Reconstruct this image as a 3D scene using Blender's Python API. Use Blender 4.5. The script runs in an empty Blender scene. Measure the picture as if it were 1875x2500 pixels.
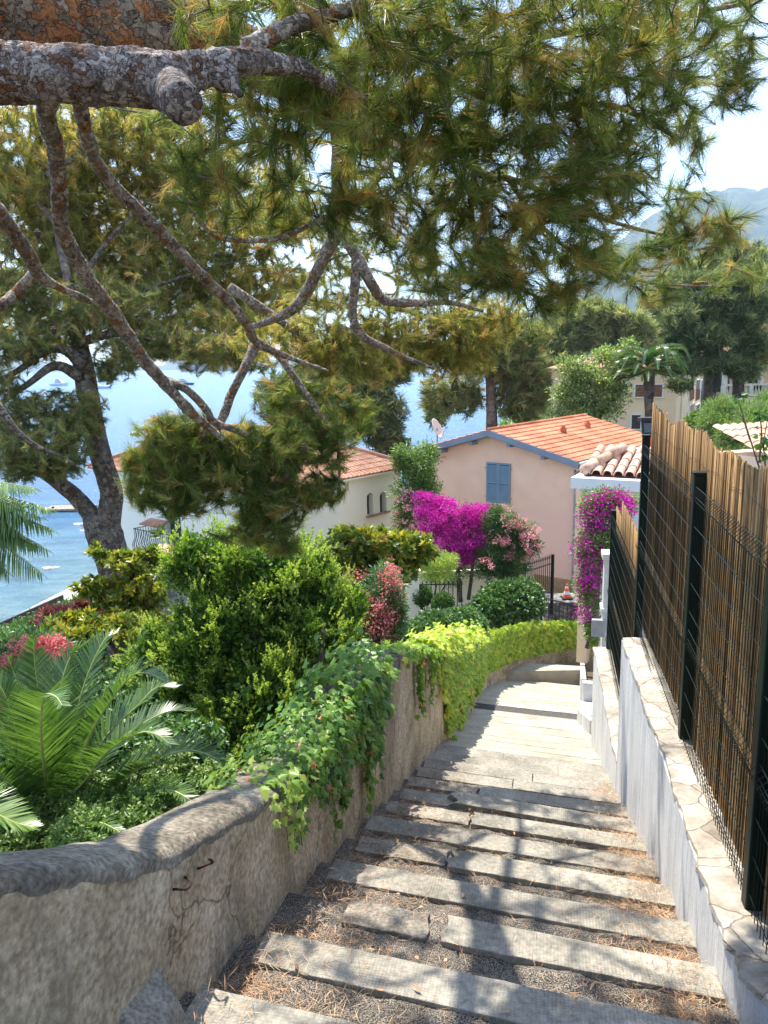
import bpy, bmesh, math, random
import numpy as np
from mathutils import Vector, Matrix
PI = math.pi
rng = np.random.default_rng(7)
random.seed(7)
C = bpy.context.scene.collection
scene = bpy.context.scene

# ------------------------------------------------------------------ camera
F = 1878.0; PITCH = math.radians(10.9); ROLL = 0.02
cp, sp = math.cos(PITCH), math.sin(PITCH)
cr, sr = math.cos(ROLL), math.sin(ROLL)
X = Vector((1, 0, 0)); UP = Vector((0, sp, cp)); FW = Vector((0, cp, -sp))
cam_d = bpy.data.cameras.new("camera"); cam = bpy.data.objects.new("camera", cam_d); C.objects.link(cam)
right = X * cr - UP * sr; up = X * sr + UP * cr
m = Matrix((right, up, -FW)).transposed()
cam.matrix_world = m.to_4x4()
cam_d.sensor_fit = 'VERTICAL'; cam_d.sensor_height = 36.0; cam_d.sensor_width = 27.0
cam_d.lens = F / 2500 * 36
cam_d.clip_start = 0.05; cam_d.clip_end = 30000
scene.camera = cam

def ray(px, py):
    u = px - 937.5; v = py - 1250.0
    a = u * cr - v * sr; b = u * sr + v * cr
    return np.array([a, F * cp - b * sp, -F * sp - b * cp])
def P(px, py, Y):
    r = ray(px, py); return r * (Y / r[1])
S = 1875 / 1659.0
def D(x, y, Y): return P(x * S, y * S, Y)
def DZ(x, y, Z):
    r = ray(x * S, y * S); return r * (Z / r[2])

# ------------------------------------------------------------------ world / sun
SUN_AZ = math.radians(-20); SUN_EL = math.radians(64)
sdir = Vector((math.sin(SUN_AZ) * math.cos(SUN_EL), math.cos(SUN_AZ) * math.cos(SUN_EL), math.sin(SUN_EL)))
w = bpy.data.worlds.new("World"); scene.world = w; w.use_nodes = True
nt = w.node_tree; bg = nt.nodes['Background']
sky = nt.nodes.new('ShaderNodeTexSky'); sky.sky_type = 'NISHITA'; sky.sun_disc = False
sky.sun_elevation = SUN_EL; sky.sun_rotation = SUN_AZ
sky.air_density = 1.0; sky.dust_density = 0.3; sky.ozone_density = 2.5; sky.altitude = 10
nt.links.new(sky.outputs[0], bg.inputs[0]); bg.inputs[1].default_value = 0.15
# thin clouds
tc = nt.nodes.new('ShaderNodeTexCoord'); mp = nt.nodes.new('ShaderNodeMapping'); mp.inputs['Scale'].default_value = (1.2, 1.2, 4)
nz = nt.nodes.new('ShaderNodeTexNoise'); nz.inputs['Scale'].default_value = 2.2; nz.inputs['Detail'].default_value = 7
cr_ = nt.nodes.new('ShaderNodeValToRGB'); cr_.color_ramp.elements[0].position = .42; cr_.color_ramp.elements[1].position = .70
cr_.color_ramp.elements[0].color = (0, 0, 0, 1); cr_.color_ramp.elements[1].color = (.7, .7, .7, 1)
mx = nt.nodes.new('ShaderNodeMixRGB'); mx.inputs[2].default_value = (3.6, 3.55, 3.5, 1)
nt.links.new(tc.outputs['Generated'], mp.inputs[0]); nt.links.new(mp.outputs[0], nz.inputs[0])
nt.links.new(nz.outputs[0], cr_.inputs[0]); nt.links.new(cr_.outputs[0], mx.inputs[0])
nt.links.new(sky.outputs[0], mx.inputs[1]); nt.links.new(mx.outputs[0], bg.inputs[0])
sun_d = bpy.data.lights.new("sun", 'SUN'); sun_d.energy = 3.6; sun_d.angle = math.radians(0.6); sun_d.color = (1, .93, .80)
sun = bpy.data.objects.new("sun", sun_d); C.objects.link(sun); sun.rotation_euler = (-sdir).to_track_quat('-Z', 'Y').to_euler()
vs = scene.view_settings; scene.display_settings.display_device = 'sRGB'
vs.view_transform = 'Standard'; vs.look = 'None'; vs.gamma = 1; vs.exposure = 1.7
scene.cycles.max_bounces = 8; scene.cycles.diffuse_bounces = 4; scene.cycles.glossy_bounces = 2
scene.cycles.transmission_bounces = 3; scene.cycles.volume_bounces = 0
scene.cycles.use_denoising = True
scene.cycles.caustics_reflective = False; scene.cycles.caustics_refractive = False
scene.cycles.sample_clamp_indirect = 6

# ------------------------------------------------------------------ materials
def newmat(name):
    m = bpy.data.materials.new(name); m.use_nodes = True
    nt = m.node_tree; b = nt.nodes['Principled BSDF']
    return m, nt, b
def N(nt, t, **kw):
    n = nt.nodes.new('ShaderNode' + t)
    for k, v in kw.items():
        if k in n.inputs: n.inputs[k].default_value = v
        else: setattr(n, k, v)
    return n
def ramp(nt, stops):
    r = nt.nodes.new('ShaderNodeValToRGB'); e = r.color_ramp.elements
    while len(e) < len(stops): e.new(.5)
    for i, (p, c) in enumerate(stops):
        e[i].position = p; e[i].color = (*c, 1)
    return r
def noisy(name, stops, scale=4, detail=6, rough=.85, bump=0, bscale=None, spec=.25, stretch=(1, 1, 1), rot=0, fine=None, metal=0, dist=0, bdist=.02):
    m, nt, b = newmat(name); L = nt.links
    tc = N(nt, 'TexCoord'); mp = N(nt, 'Mapping'); mp.inputs['Scale'].default_value = stretch; mp.inputs['Rotation'].default_value = (0, 0, rot)
    L.new(tc.outputs['Object'], mp.inputs[0])
    n = N(nt, 'TexNoise', Scale=scale, Detail=detail, Roughness=.6, Distortion=dist); L.new(mp.outputs[0], n.inputs[0])
    r = ramp(nt, stops); L.new(n.outputs[0], r.inputs[0]); col = r.outputs[0]
    if fine:   # (scale, amount): multiply with speckle
        f = N(nt, 'TexNoise', Scale=fine[0], Detail=3); L.new(mp.outputs[0], f.inputs[0])
        fr = ramp(nt, [(.3, (1 - fine[1],) * 3), (.7, (1 + fine[1] * .3,) * 3)]); L.new(f.outputs[0], fr.inputs[0])
        mm = N(nt, 'MixRGB', blend_type='MULTIPLY'); mm.inputs[0].default_value = 1
        L.new(col, mm.inputs[1]); L.new(fr.outputs[0], mm.inputs[2]); col = mm.outputs[0]
    L.new(col, b.inputs['Base Color']); b.inputs['Roughness'].default_value = rough
    b.inputs['Specular IOR Level'].default_value = spec; b.inputs['Metallic'].default_value = metal
    if bump:
        n2 = N(nt, 'TexNoise', Scale=bscale or scale * 6, Detail=8, Roughness=.7); L.new(mp.outputs[0], n2.inputs[0])
        bp = N(nt, 'Bump', Strength=bump, Distance=bdist); L.new(n2.outputs[0], bp.inputs['Height']); L.new(bp.outputs[0], b.inputs['Normal'])
    return m
def leafmat(name, stops, trans=.35, rough=.55, spec=.3, tcol=None, gain=1.25):
    stops = [(p, tuple(min(.85, x * gain) for x in c)) for p, c in stops]
    m, nt, b = newmat(name); L = nt.links
    a = N(nt, 'Attribute', attribute_name='rnd'); r = ramp(nt, stops); L.new(a.outputs['Fac'], r.inputs[0])
    L.new(r.outputs[0], b.inputs['Base Color']); b.inputs['Roughness'].default_value = rough
    b.inputs['Specular IOR Level'].default_value = spec
    t = N(nt, 'BsdfTranslucent')
    hs = N(nt, 'MixRGB', blend_type='MULTIPLY'); hs.inputs[0].default_value = 1; hs.inputs[2].default_value = (*(tcol or (1.3, 1.35, .6)), 1)
    L.new(r.outputs[0], hs.inputs[1]); L.new(hs.outputs[0], t.inputs[0])
    ms = N(nt, 'MixShader'); ms.inputs[0].default_value = trans
    L.new(b.outputs[0], ms.inputs[1]); L.new(t.outputs[0], ms.inputs[2])
    L.new(ms.outputs[0], nt.nodes['Material Output'].inputs[0])
    return m

def bark(name, plate, plate2, crack, scale=14, rough=.9, bump=.9, orange=None, orth=.55):
    m, nt, b = newmat(name); L = nt.links
    tc = N(nt, 'TexCoord'); n0 = N(nt, 'TexNoise', Scale=scale * .8, Detail=4); L.new(tc.outputs['Object'], n0.inputs[0])
    ad = N(nt, 'MixRGB', blend_type='ADD'); ad.inputs[0].default_value = .22
    L.new(tc.outputs['Object'], ad.inputs[1]); L.new(n0.outputs['Color'], ad.inputs[2])
    v = N(nt, 'TexVoronoi', Scale=scale, feature='DISTANCE_TO_EDGE'); L.new(ad.outputs[0], v.inputs['Vector'])
    vc = N(nt, 'TexVoronoi', Scale=scale); L.new(ad.outputs[0], vc.inputs['Vector'])
    sc_ = N(nt, 'SeparateColor'); L.new(vc.outputs['Color'], sc_.inputs[0]); dk_ = tuple(x * .5 for x in plate)
    pr_ = ramp(nt, [(0, dk_), (.35, plate), (.7, plate2), (1, plate)] if not orange else [(0, dk_), (.3, plate), (.66, plate2), (.86, plate), (.89, orange), (1, tuple(x * .75 for x in orange))]); L.new(sc_.outputs[0], pr_.inputs[0])
    ck_ = ramp(nt, [(0.0, (1, 1, 1)), (.012, (.9, .9, .9)), (.05, (0, 0, 0))]); L.new(v.outputs['Distance'], ck_.inputs[0])
    nk_ = N(nt, 'TexNoise', Scale=scale * .6, Detail=3); L.new(tc.outputs['Object'], nk_.inputs[0]); nkr = ramp(nt, [(.4, (.15, .15, .15)), (.6, (1, 1, 1))]); L.new(nk_.outputs[0], nkr.inputs[0])
    ckm = N(nt, 'MixRGB', blend_type='MULTIPLY'); ckm.inputs[0].default_value = 1; L.new(ck_.outputs[0], ckm.inputs[1]); L.new(nkr.outputs[0], ckm.inputs[2])
    cr2 = N(nt, 'MixRGB'); L.new(ckm.outputs[0], cr2.inputs[0]); L.new(pr_.outputs[0], cr2.inputs[1]); cr2.inputs[2].default_value = (*crack, 1)
    n1 = N(nt, 'TexNoise', Scale=scale * 3, Detail=8, Roughness=.7); L.new(tc.outputs['Object'], n1.inputs[0])
    mm = N(nt, 'MixRGB'); rr = ramp(nt, [(.4, (0, 0, 0)), (.62, (1, 1, 1))]); L.new(n1.outputs[0], rr.inputs[0])
    mm.blend_type = 'MULTIPLY'; mm.inputs[0].default_value = .8; rr.color_ramp.elements[0].color = (.58, .52, .48, 1); L.new(rr.outputs[0], mm.inputs[2]); L.new(cr2.outputs[0], mm.inputs[1])
    col = mm.outputs[0]
    if orange:
        nb = N(nt, 'TexNoise', Scale=scale * .45, Detail=5, Roughness=.65); L.new(tc.outputs['Object'], nb.inputs[0])
        ro = ramp(nt, [(orth, (0, 0, 0)), (orth + .06, (1, 1, 1))]); L.new(nb.outputs[0], ro.inputs[0])
        mo = N(nt, 'MixRGB'); L.new(ro.outputs[0], mo.inputs[0]); L.new(col, mo.inputs[1]); mo.inputs[2].default_value = (*orange, 1); col = mo.outputs[0]
    L.new(col, b.inputs['Base Color']); b.inputs['Roughness'].default_value = rough; b.inputs['Specular IOR Level'].default_value = .15
    rb = ramp(nt, [(0, (0, 0, 0)), (.12, (.8, .8, .8)), (1, (1, 1, 1))]); L.new(v.outputs['Distance'], rb.inputs[0])
    mh = N(nt, 'MixRGB', blend_type='MULTIPLY'); mh.inputs[0].default_value = .8; L.new(rb.outputs[0], mh.inputs[1]); L.new(n1.outputs[0], mh.inputs[2])
    bp = N(nt, 'Bump', Strength=bump, Distance=.03); L.new(mh.outputs[0], bp.inputs['Height']); L.new(bp.outputs[0], b.inputs['Normal'])
    return m

# ------------------------------------------------------------------ object helpers
def thing(name, label, cat, loc=(0, 0, 0), group=None):
    o = bpy.data.objects.new(name, None); C.objects.link(o); o.location = loc
    o['label'] = label; o['category'] = cat
    if group: o['group'] = group
    o.empty_display_size = .2
    return o
def tag(o, label=None, cat=None, group=None, kind=None):
    if label: o['label'] = label
    if cat: o['category'] = cat
    if group: o['group'] = group
    if kind: o['kind'] = kind
    return o
def link(name, me, mat, parent=None, smooth=False):
    me.materials.append(mat)
    o = bpy.data.objects.new(name, me); C.objects.link(o)
    if parent:
        o.parent = parent
        pp = parent; off = Vector((0, 0, 0))
        while pp:
            off += pp.location; pp = pp.parent
        o.location = -off          # vertex data is in world coordinates
    if smooth: me.shade_smooth()
    return o
class MB:
    """collects simple solids in world coordinates"""
    def __init__(s): s.v = []; s.f = []
    def add(s, vs, fs):
        n = len(s.v); s.v += [tuple(map(float, v)) for v in vs]; s.f += [tuple(i + n for i in f) for f in fs]; return s
    def box(s, c, sx, sy, sz, ax=(1, 0, 0), ay=None, az=(0, 0, 1)):
        c = np.array(c, float); ax = np.array(ax, float); az = np.array(az, float)
        ay = np.cross(az, ax) if ay is None else np.array(ay, float)
        vs = [c + ax * sx / 2 * i + ay * sy / 2 * j + az * sz / 2 * k for i in (-1, 1) for j in (-1, 1) for k in (-1, 1)]
        return s.add(vs, [(0, 1, 3, 2), (4, 6, 7, 5), (0, 4, 5, 1), (2, 3, 7, 6), (0, 2, 6, 4), (1, 5, 7, 3)])
    def prism(s, poly, z0, z1):
        """poly list (x,y); z0,z1 numbers or lists"""
        n = len(poly); a = z0 if hasattr(z0, '__len__') else [z0] * n; b = z1 if hasattr(z1, '__len__') else [z1] * n
        vs = [(p[0], p[1], a[i]) for i, p in enumerate(poly)] + [(p[0], p[1], b[i]) for i, p in enumerate(poly)]
        fs = [tuple(range(n))[::-1], tuple(range(n, 2 * n))] + [(i, (i + 1) % n, (i + 1) % n + n, i + n) for i in range(n)]
        return s.add(vs, fs)
    def plate(s, poly, nrm, t):
        """thick planar polygon: poly list of 3d, extruded by nrm*t"""
        n = len(poly); d = np.array(nrm, float) * t
        vs = [np.array(p, float) for p in poly] + [np.array(p, float) + d for p in poly]
        fs = [tuple(range(n))[::-1], tuple(range(n, 2 * n))] + [(i, (i + 1) % n, (i + 1) % n + n, i + n) for i in range(n)]
        return s.add(vs, fs)
    def tube(s, pts, rad, n=8, cap=True, wob=0):
        V, Fs = tube_arrays(pts, rad, n, wob); s.add(V, Fs)
        if cap:
            k = len(s.v) - len(V); s.f += [tuple(k + i for i in range(n))[::-1], tuple(len(s.v) - n + i for i in range(n))]
        return s
    def lathe(s, c, prof, n=16):
        c = np.array(c, float); vs = []
        for r, z in prof:
            for i in range(n): vs.append(c + np.array([r * math.cos(2 * PI * i / n), r * math.sin(2 * PI * i / n), z]))
        fs = [(j * n + i, j * n + (i + 1) % n, (j + 1) * n + (i + 1) % n, (j + 1) * n + i) for j in range(len(prof) - 1) for i in range(n)]
        fs += [tuple(range(n))[::-1], tuple(range(len(vs) - n, len(vs)))]
        return s.add(vs, fs)
    def build(s, name, mat, parent=None, smooth=False, bevel=0):
        me = bpy.data.meshes.new(name); me.from_pydata(s.v, [], s.f)
        bm = bmesh.new(); bm.from_mesh(me); bmesh.ops.recalc_face_normals(bm, faces=bm.faces); bm.to_mesh(me); bm.free(); me.update()
        o = link(name, me, mat, parent, smooth)
        if bevel:
            b = o.modifiers.new('bevel', 'BEVEL'); b.width = bevel; b.segments = 2; b.limit_method = 'ANGLE'
        return o
def smooth_path(pts, rad, sub=6):
    pts = np.array(pts, float); rad = np.array(rad, float) if hasattr(rad, '__len__') else np.full(len(pts), rad)
    if len(pts) < 3: return pts, rad
    q = np.vstack([2 * pts[0] - pts[1], pts, 2 * pts[-1] - pts[-2]]); out = []; ro = []
    for i in range(1, len(q) - 2):
        for t in np.arange(sub) / sub:
            p0, p1, p2, p3 = q[i - 1], q[i], q[i + 1], q[i + 2]
            out.append(.5 * ((2 * p1) + (-p0 + p2) * t + (2 * p0 - 5 * p1 + 4 * p2 - p3) * t * t + (-p0 + 3 * p1 - 3 * p2 + p3) * t ** 3))
            ro.append(rad[i - 1] * (1 - t) + rad[i] * t)
    out.append(pts[-1]); ro.append(rad[-1])
    return np.array(out), np.array(ro)
def tube_arrays(pts, rad, n=8, wob=0):
    pts = np.array(pts, float); k = len(pts); rad = np.array(rad, float) if hasattr(rad, '__len__') else np.full(k, rad)
    t = np.gradient(pts, axis=0); t /= np.linalg.norm(t, axis=1)[:, None] + 1e-9
    ref = np.array([0, 0, 1.]) if abs(t[0][2]) < .9 else np.array([1., 0, 0])
    a = np.cross(t[0], ref); a /= np.linalg.norm(a); V = []
    for i in range(k):
        a = a - t[i] * np.dot(a, t[i]); a /= np.linalg.norm(a) + 1e-9; b = np.cross(t[i], a)
        ang = np.arange(n) * 2 * PI / n
        r = rad[i] * (1 + (wob * (rng.random(n) - .5) if wob else 0))
        V.append(pts[i] + (np.cos(ang) * r)[:, None] * a + (np.sin(ang) * r)[:, None] * b)
    V = np.vstack(V)
    Fs = [(j * n + i, j * n + (i + 1) % n, (j + 1) * n + (i + 1) % n, (j + 1) * n + i) for j in range(k - 1) for i in range(n)]
    return V, Fs
def branch(name, pts, rad, mat, parent, n=10, sub=6, wob=.12, jit=0, rug=0):
    if rug: return rugged(name, pts, rad, mat, parent, n, sub, rug)
    p, r = smooth_path(pts, rad, sub)
    if jit: p = p + rng.normal(0, 1, p.shape) * (r * jit)[:, None]
    b = MB(); b.tube(p, r, n, True, wob)
    return b.build(name, mat, parent, smooth=True)
def bulk(name, V, tris, mat, parent=None, rnd=None, smooth=False):
    """big mesh from numpy: V (n,3), tris (m,3)"""
    V = np.asarray(V, np.float32).reshape(-1, 3); tris = np.asarray(tris, np.int32).reshape(-1, 3)
    me = bpy.data.meshes.new(name); me.vertices.add(len(V)); me.vertices.foreach_set('co', V.ravel())
    me.loops.add(tris.size); me.loops.foreach_set('vertex_index', tris.ravel())
    me.polygons.add(len(tris)); me.polygons.foreach_set('loop_start', np.arange(0, tris.size, 3, dtype=np.int32))
    me.polygons.foreach_set('loop_total', np.full(len(tris), 3, np.int32))
    if rnd is not None:
        a = me.attributes.new('rnd', 'FLOAT', 'POINT'); a.data.foreach_set('value', np.asarray(rnd, np.float32).ravel())
    me.update(calc_edges=True)
    return link(name, me, mat, parent, smooth)
from mathutils import noise as mnoise
def rugged(name, pts, rad, mat, parent, n, sub, rug):
    p, r = smooth_path(pts, rad, sub); V, Fs = tube_arrays(p, r, n, 0); V = np.array(V); cc = np.repeat(p, n, 0)
    for i in range(len(V)):
        d_ = V[i] - cc[i]; q_ = Vector(V[i])
        lump = mnoise.fractal(q_ * 7, 1, 2, 4) * .9; dd, _ = mnoise.voronoi(q_ * 26 + Vector((lump, 0, lump))); pl = min(1, (dd[1] - dd[0]) * 4) * .75 + mnoise.noise(q_ * 60) * .25
        V[i] = cc[i] + d_ * (1 + rug * lump) + d_ / (np.linalg.norm(d_) + 1e-9) * .008 * (pl - .6)
    b = MB(); b.add(V, Fs); k = len(p); b.f += [tuple(range(n))[::-1], tuple(len(V) - n + i for i in range(n))]
    return b.build(name, mat, parent, True)
def unit(v): return v / (np.linalg.norm(v, axis=-1, keepdims=True) + 1e-9)
def rdirs(n): return unit(rng.normal(size=(n, 3)))
def perp(d): return unit(np.cross(d, rdirs(len(d))))

# leaf generators: each returns V, T, rnd
def join(parts):
    V = []; T = []; R = []; k = 0
    for v, t, r in parts:
        V.append(v); T.append(t + k); R.append(r); k += len(v)
    return np.vstack(V), np.vstack(T), np.concatenate(R)
def diamonds(c, d, nrm, L, W, rnd, fold=.25):
    """c base points, d leaf direction, nrm leaf normal, L length, W width (arrays or numbers)"""
    n = len(c); L = np.broadcast_to(L, n)[:, None]; W = np.broadcast_to(W, n)[:, None]
    s = unit(np.cross(d, nrm)); nn = np.cross(s, d)
    p0 = c; p1 = c + d * L * .45 + s * W / 2 + nn * W * fold; p2 = c + d * L; p3 = c + d * L * .45 - s * W / 2 + nn * W * fold
    V = np.stack([p0, p1, p2, p3], 1).reshape(-1, 3); k = np.arange(n)[:, None] * 4
    T = np.concatenate([k + [0, 1, 2], k + [0, 2, 3]], 1).reshape(-1, 3)
    return V, T, np.repeat(rnd, 4)
IVY = np.array([(0, 0), (.22, .02), (.5, .2), (.34, .38), (.62, .62), (.28, .66), (0, 1.1), (-.28, .66), (-.62, .62), (-.34, .38), (-.5, .2), (-.22, .02)])
def ivyleaves(c, d, nrm, L, rnd):
    n = len(c); L = np.broadcast_to(L, n)[:, None, None]; s = unit(np.cross(d, nrm)); nn = np.cross(s, d)
    x = IVY[None, :, 0:1] * L; y = IVY[None, :, 1:2] * L; sag = -np.abs(IVY[None, :, 0:1]) * .45 * L
    V = c[:, None, :] + s[:, None, :] * x + d[:, None, :] * y + nn[:, None, :] * sag
    mid = (c + d * L[:, :, 0] * .45)[:, None, :]
    V = np.concatenate([V, mid], 1); m_ = len(IVY)
    T = np.array([(i, (i + 1) % m_, m_) for i in range(m_)])
    T = (np.arange(n)[:, None, None] * (m_ + 1) + T[None]).reshape(-1, 3)
    return V.reshape(-1, 3), T, np.repeat(rnd, m_ + 1)
def needles(c, d, npt, L, W, spread=(.25, 1.1), back=.12, base=None, rvar=.25):
    """tufts: for each centre c with axis d, npt needles set along the last stretch of twig"""
    n = len(c); base = rng.random(n) if base is None else base
    cc = np.repeat(c, npt, 0); dd = np.repeat(d, npt, 0); k = len(cc)
    t = rng.random(k)[:, None]; o = cc - dd * back * t
    s = perp(dd); ang = rng.uniform(spread[0], spread[1], k)[:, None] * (.55 + .45 * t)
    nd = unit(dd * np.cos(ang) + s * np.sin(ang)); nd = unit(nd + np.array([0, 0, -.08]))
    Ls = (L * rng.uniform(.7, 1.1, k))[:, None]; wv = perp(nd) * W / 2
    V = np.stack([o + wv, o - wv, o + nd * Ls - wv * .3, o + nd * Ls + wv * .3], 1).reshape(-1, 3)
    kk = np.arange(k)[:, None] * 4; T = np.concatenate([kk + [0, 1, 2], kk + [0, 2, 3]], 1).reshape(-1, 3)
    r = np.clip(np.repeat(base, npt) + rng.normal(0, rvar * .4, k), 0, 1)
    br = rng.random(k) < .05; r[br] = 1.0
    return V, T, np.repeat(r, 4)
def blob_pts(c, rad, n, shell=.45, axes=None):
    """points in an ellipsoid, most of them near the surface; rad = (a,b,c)"""
    d = rdirs(n); r = 1 - shell * rng.random(n) ** 1.3; r = np.where(rng.random(n) < .2, rng.random(n), r)
    p = d * r[:, None]; rad = np.array(rad)
    if axes is None: return np.array(c) + p * rad, d
    return np.array(c) + (p * rad) @ np.array(axes), d @ np.array(axes)

# ------------------------------------------------------------------ SETTING
AZ = math.radians(12.168)
HD = np.array([math.sin(AZ), math.cos(AZ), 0]); SD = np.array([HD[1], -HD[0], 0])
def zpath(s):
    return -1.55 - .378 * s if s < 11.5 else (-5.897 - .34 * (s - 11.5) if s < 20 else -8.787 - .3 * (s - 20))
def SR(s, r, z=None): 
    p = HD * s + SD * r; p[2] = zpath(s) if z is None else z; return p

def xcoast(y):
    return np.interp(y, [-50, 0, 28, 38.8, 48, 62, 80, 110, 150, 230, 400, 1000], [-45, -30, -23.5, -20.6, -18, -6, 4, 14, 30, 42, 100, 500])
ctrl = np.array([(-3, 2, -3.3), (-6, 5, -4.8), (-2.6, 6, -4.9), (-6, 10, -7), (-3, 15, -8.6), (-8, 20, -9.6), (-15, 30, -11.9), (-20, 38, -12.7), (-5, 25, -10),
    (-4, 33, -10.6), (2, 30, -10.2), (8, 33, -10.0), (14, 33, -10.0), (5, 25, -10.2), (20, 45, -9.6), (25, 60, -9.8), (40, 80, -8.5), (60, 130, -7), (0, 50, -12.3), (6, 70, -12.8),
    (4, 3, -3.3), (5, 6, -3.5), (6.5, 10, -4.8), (7.5, 14, -5.8), (9, 20, -8.8), (12, 26, -9.9), (0, 0, -2.6), (.8, 3, -3.3), (1.2, 6, -4.5), (2.1, 10, -6.0), (2.6, 13, -7.2), (3.3, 16, -8.2), (4.2, 20, -9.5), (6, 23, -10.3),
    (-.8, 6, -4.6), (0, 10, -6.2), (.6, 13, -7.6), (1.6, 17, -8.9), (3.8, 3.5, -3.3), (100, 200, 2), (300, 400, 30), (120, 60, 5), (60, 40, -4), (30, 10, -3), (30, -20, 3), (0, -10, 1), (-30, -10, -9), (-14, 12, -9.5), (-10, 5, -6.5)])
def zground(x, y):
    x = np.asarray(x, float); y = np.asarray(y, float)
    d2 = (x[..., None] - ctrl[:, 0]) ** 2 + (y[..., None] - ctrl[:, 1]) ** 2 + .05
    wt = d2 ** -1.6; z = (wt * ctrl[:, 2]).sum(-1) / wt.sum(-1)
    d = x - xcoast(y); k = np.clip((d + 1) / 5, 0, 1); k = k * k * (3 - 2 * k)
    return np.where(d < -1, -13.0 + np.maximum((d + 1) * .12, -4), (-13.05) * (1 - k) + z * k)
gx = np.concatenate([np.linspace(-70, -30, 12), np.linspace(-29, 16, 110), np.linspace(17, 60, 36), np.linspace(65, 420, 30)])
gy = np.concatenate([np.linspace(-30, -2, 10), np.linspace(-1, 45, 110), np.linspace(46, 130, 60), np.linspace(135, 700, 40)])
GX, GY = np.meshgrid(gx, gy); GZ = zground(GX, GY)
GZ = np.where((GX > 2) | (GY < 40), GZ, GZ)
nx, ny = len(gx), len(gy)
idx = np.arange(nx * ny).reshape(ny, nx)
q = np.stack([idx[:-1, :-1], idx[:-1, 1:], idx[1:, 1:], idx[1:, :-1]], -1).reshape(-1, 4)
tr = np.vstack([q[:, [0, 1, 2]], q[:, [0, 2, 3]]])
m_ground = noisy('soil', [(.3, (.05, .035, .02)), (.5, (.10, .075, .045)), (.7, (.05, .06, .02))], 1.2, 8, .95, .6, 20)
# beach pebbles close to the waterline: blend by height
nt = m_ground.node_tree; b = nt.nodes['Principled BSDF']; L = nt.links
geo = N(nt, 'NewGeometry'); sx = N(nt, 'SeparateXYZ'); L.new(geo.outputs['Position'], sx.inputs[0])
mr = N(nt, 'MapRange'); mr.inputs['From Min'].default_value = -12.6; mr.inputs['From Max'].default_value = -12.3; L.new(sx.outputs['Z'], mr.inputs[0])
oldc = b.inputs['Base Color'].links[0].from_socket
mxx = N(nt, 'MixRGB'); L.new(mr.outputs[0], mxx.inputs[0]); mxx.inputs[1].default_value = (.42, .38, .33, 1); L.new(oldc, mxx.inputs[2]); L.new(mxx.outputs[0], b.inputs['Base Color'])
o = bulk('ground', np.stack([GX, GY, GZ], -1), tr, m_ground, smooth=True); o['kind'] = 'structure'

# sea
m_sea, nt, b = newmat('sea_water'); L = nt.links
geo = N(nt, 'NewGeometry')
vl = N(nt, 'VectorMath', operation='DISTANCE'); L.new(geo.outputs['Position'], vl.inputs[0]); vl.inputs[1].default_value = (-6, 30, -13)
rd = N(nt, 'MapRange'); rd.inputs['From Min'].default_value = 14; rd.inputs['From Max'].default_value = 75; L.new(vl.outputs['Value'], rd.inputs[0])
nz = N(nt, 'TexNoise', Scale=.12, Detail=5); L.new(geo.outputs['Position'], nz.inputs[0])
ad = N(nt, 'Math', operation='MULTIPLY_ADD'); L.new(nz.outputs[0], ad.inputs[0]); ad.inputs[1].default_value = .5; L.new(rd.outputs[0], ad.inputs[2])
r = ramp(nt, [(.2, (.20, .27, .27)), (.4, (.10, .20, .25)), (.7, (.055, .155, .27)), (.97, (.045, .13, .27))]); L.new(ad.outputs[0], r.inputs[0]); ms_ = N(nt, 'Mapping'); ms_.inputs['Scale'].default_value = (.35, 1, 1); L.new(geo.outputs['Position'], ms_.inputs[0]); nn_ = N(nt, 'TexNoise', Scale=.55, Detail=9, Roughness=.7); L.new(ms_.outputs[0], nn_.inputs[0]); rn_ = ramp(nt, [(.38, (.62, .66, .72)), (.62, (1.3, 1.25, 1.2))]); L.new(nn_.outputs[0], rn_.inputs[0])
mu_ = N(nt, 'MixRGB', blend_type='MULTIPLY'); mu_.inputs[0].default_value = 1; L.new(r.outputs[0], mu_.inputs[1]); L.new(rn_.outputs[0], mu_.inputs[2]); L.new(mu_.outputs[0], b.inputs['Base Color'])  # ripple light and dark put into the base colour
b.inputs['Roughness'].default_value = .18; b.inputs['IOR'].default_value = 1.33; b.inputs['Specular IOR Level'].default_value = .3
mp = N(nt, 'Mapping'); mp.inputs['Scale'].default_value = (1, .55, 1); mp.inputs['Rotation'].default_value = (0, 0, .5); L.new(geo.outputs['Position'], mp.inputs[0])
n1 = N(nt, 'TexNoise', Scale=1.1, Detail=10, Roughness=.7); L.new(mp.outputs[0], n1.inputs[0])
bp = N(nt, 'Bump', Strength=1, Distance=.7); L.new(n1.outputs[0], bp.inputs['Height']); L.new(bp.outputs[0], b.inputs['Normal'])
ms = MB(); ms.add([(-9000, -400, -13), (9000, -400, -13), (9000, 9500, -13), (-9000, 9500, -13)], [(0, 1, 2, 3)])
tag(ms.build('sea', m_sea), kind='structure')

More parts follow.
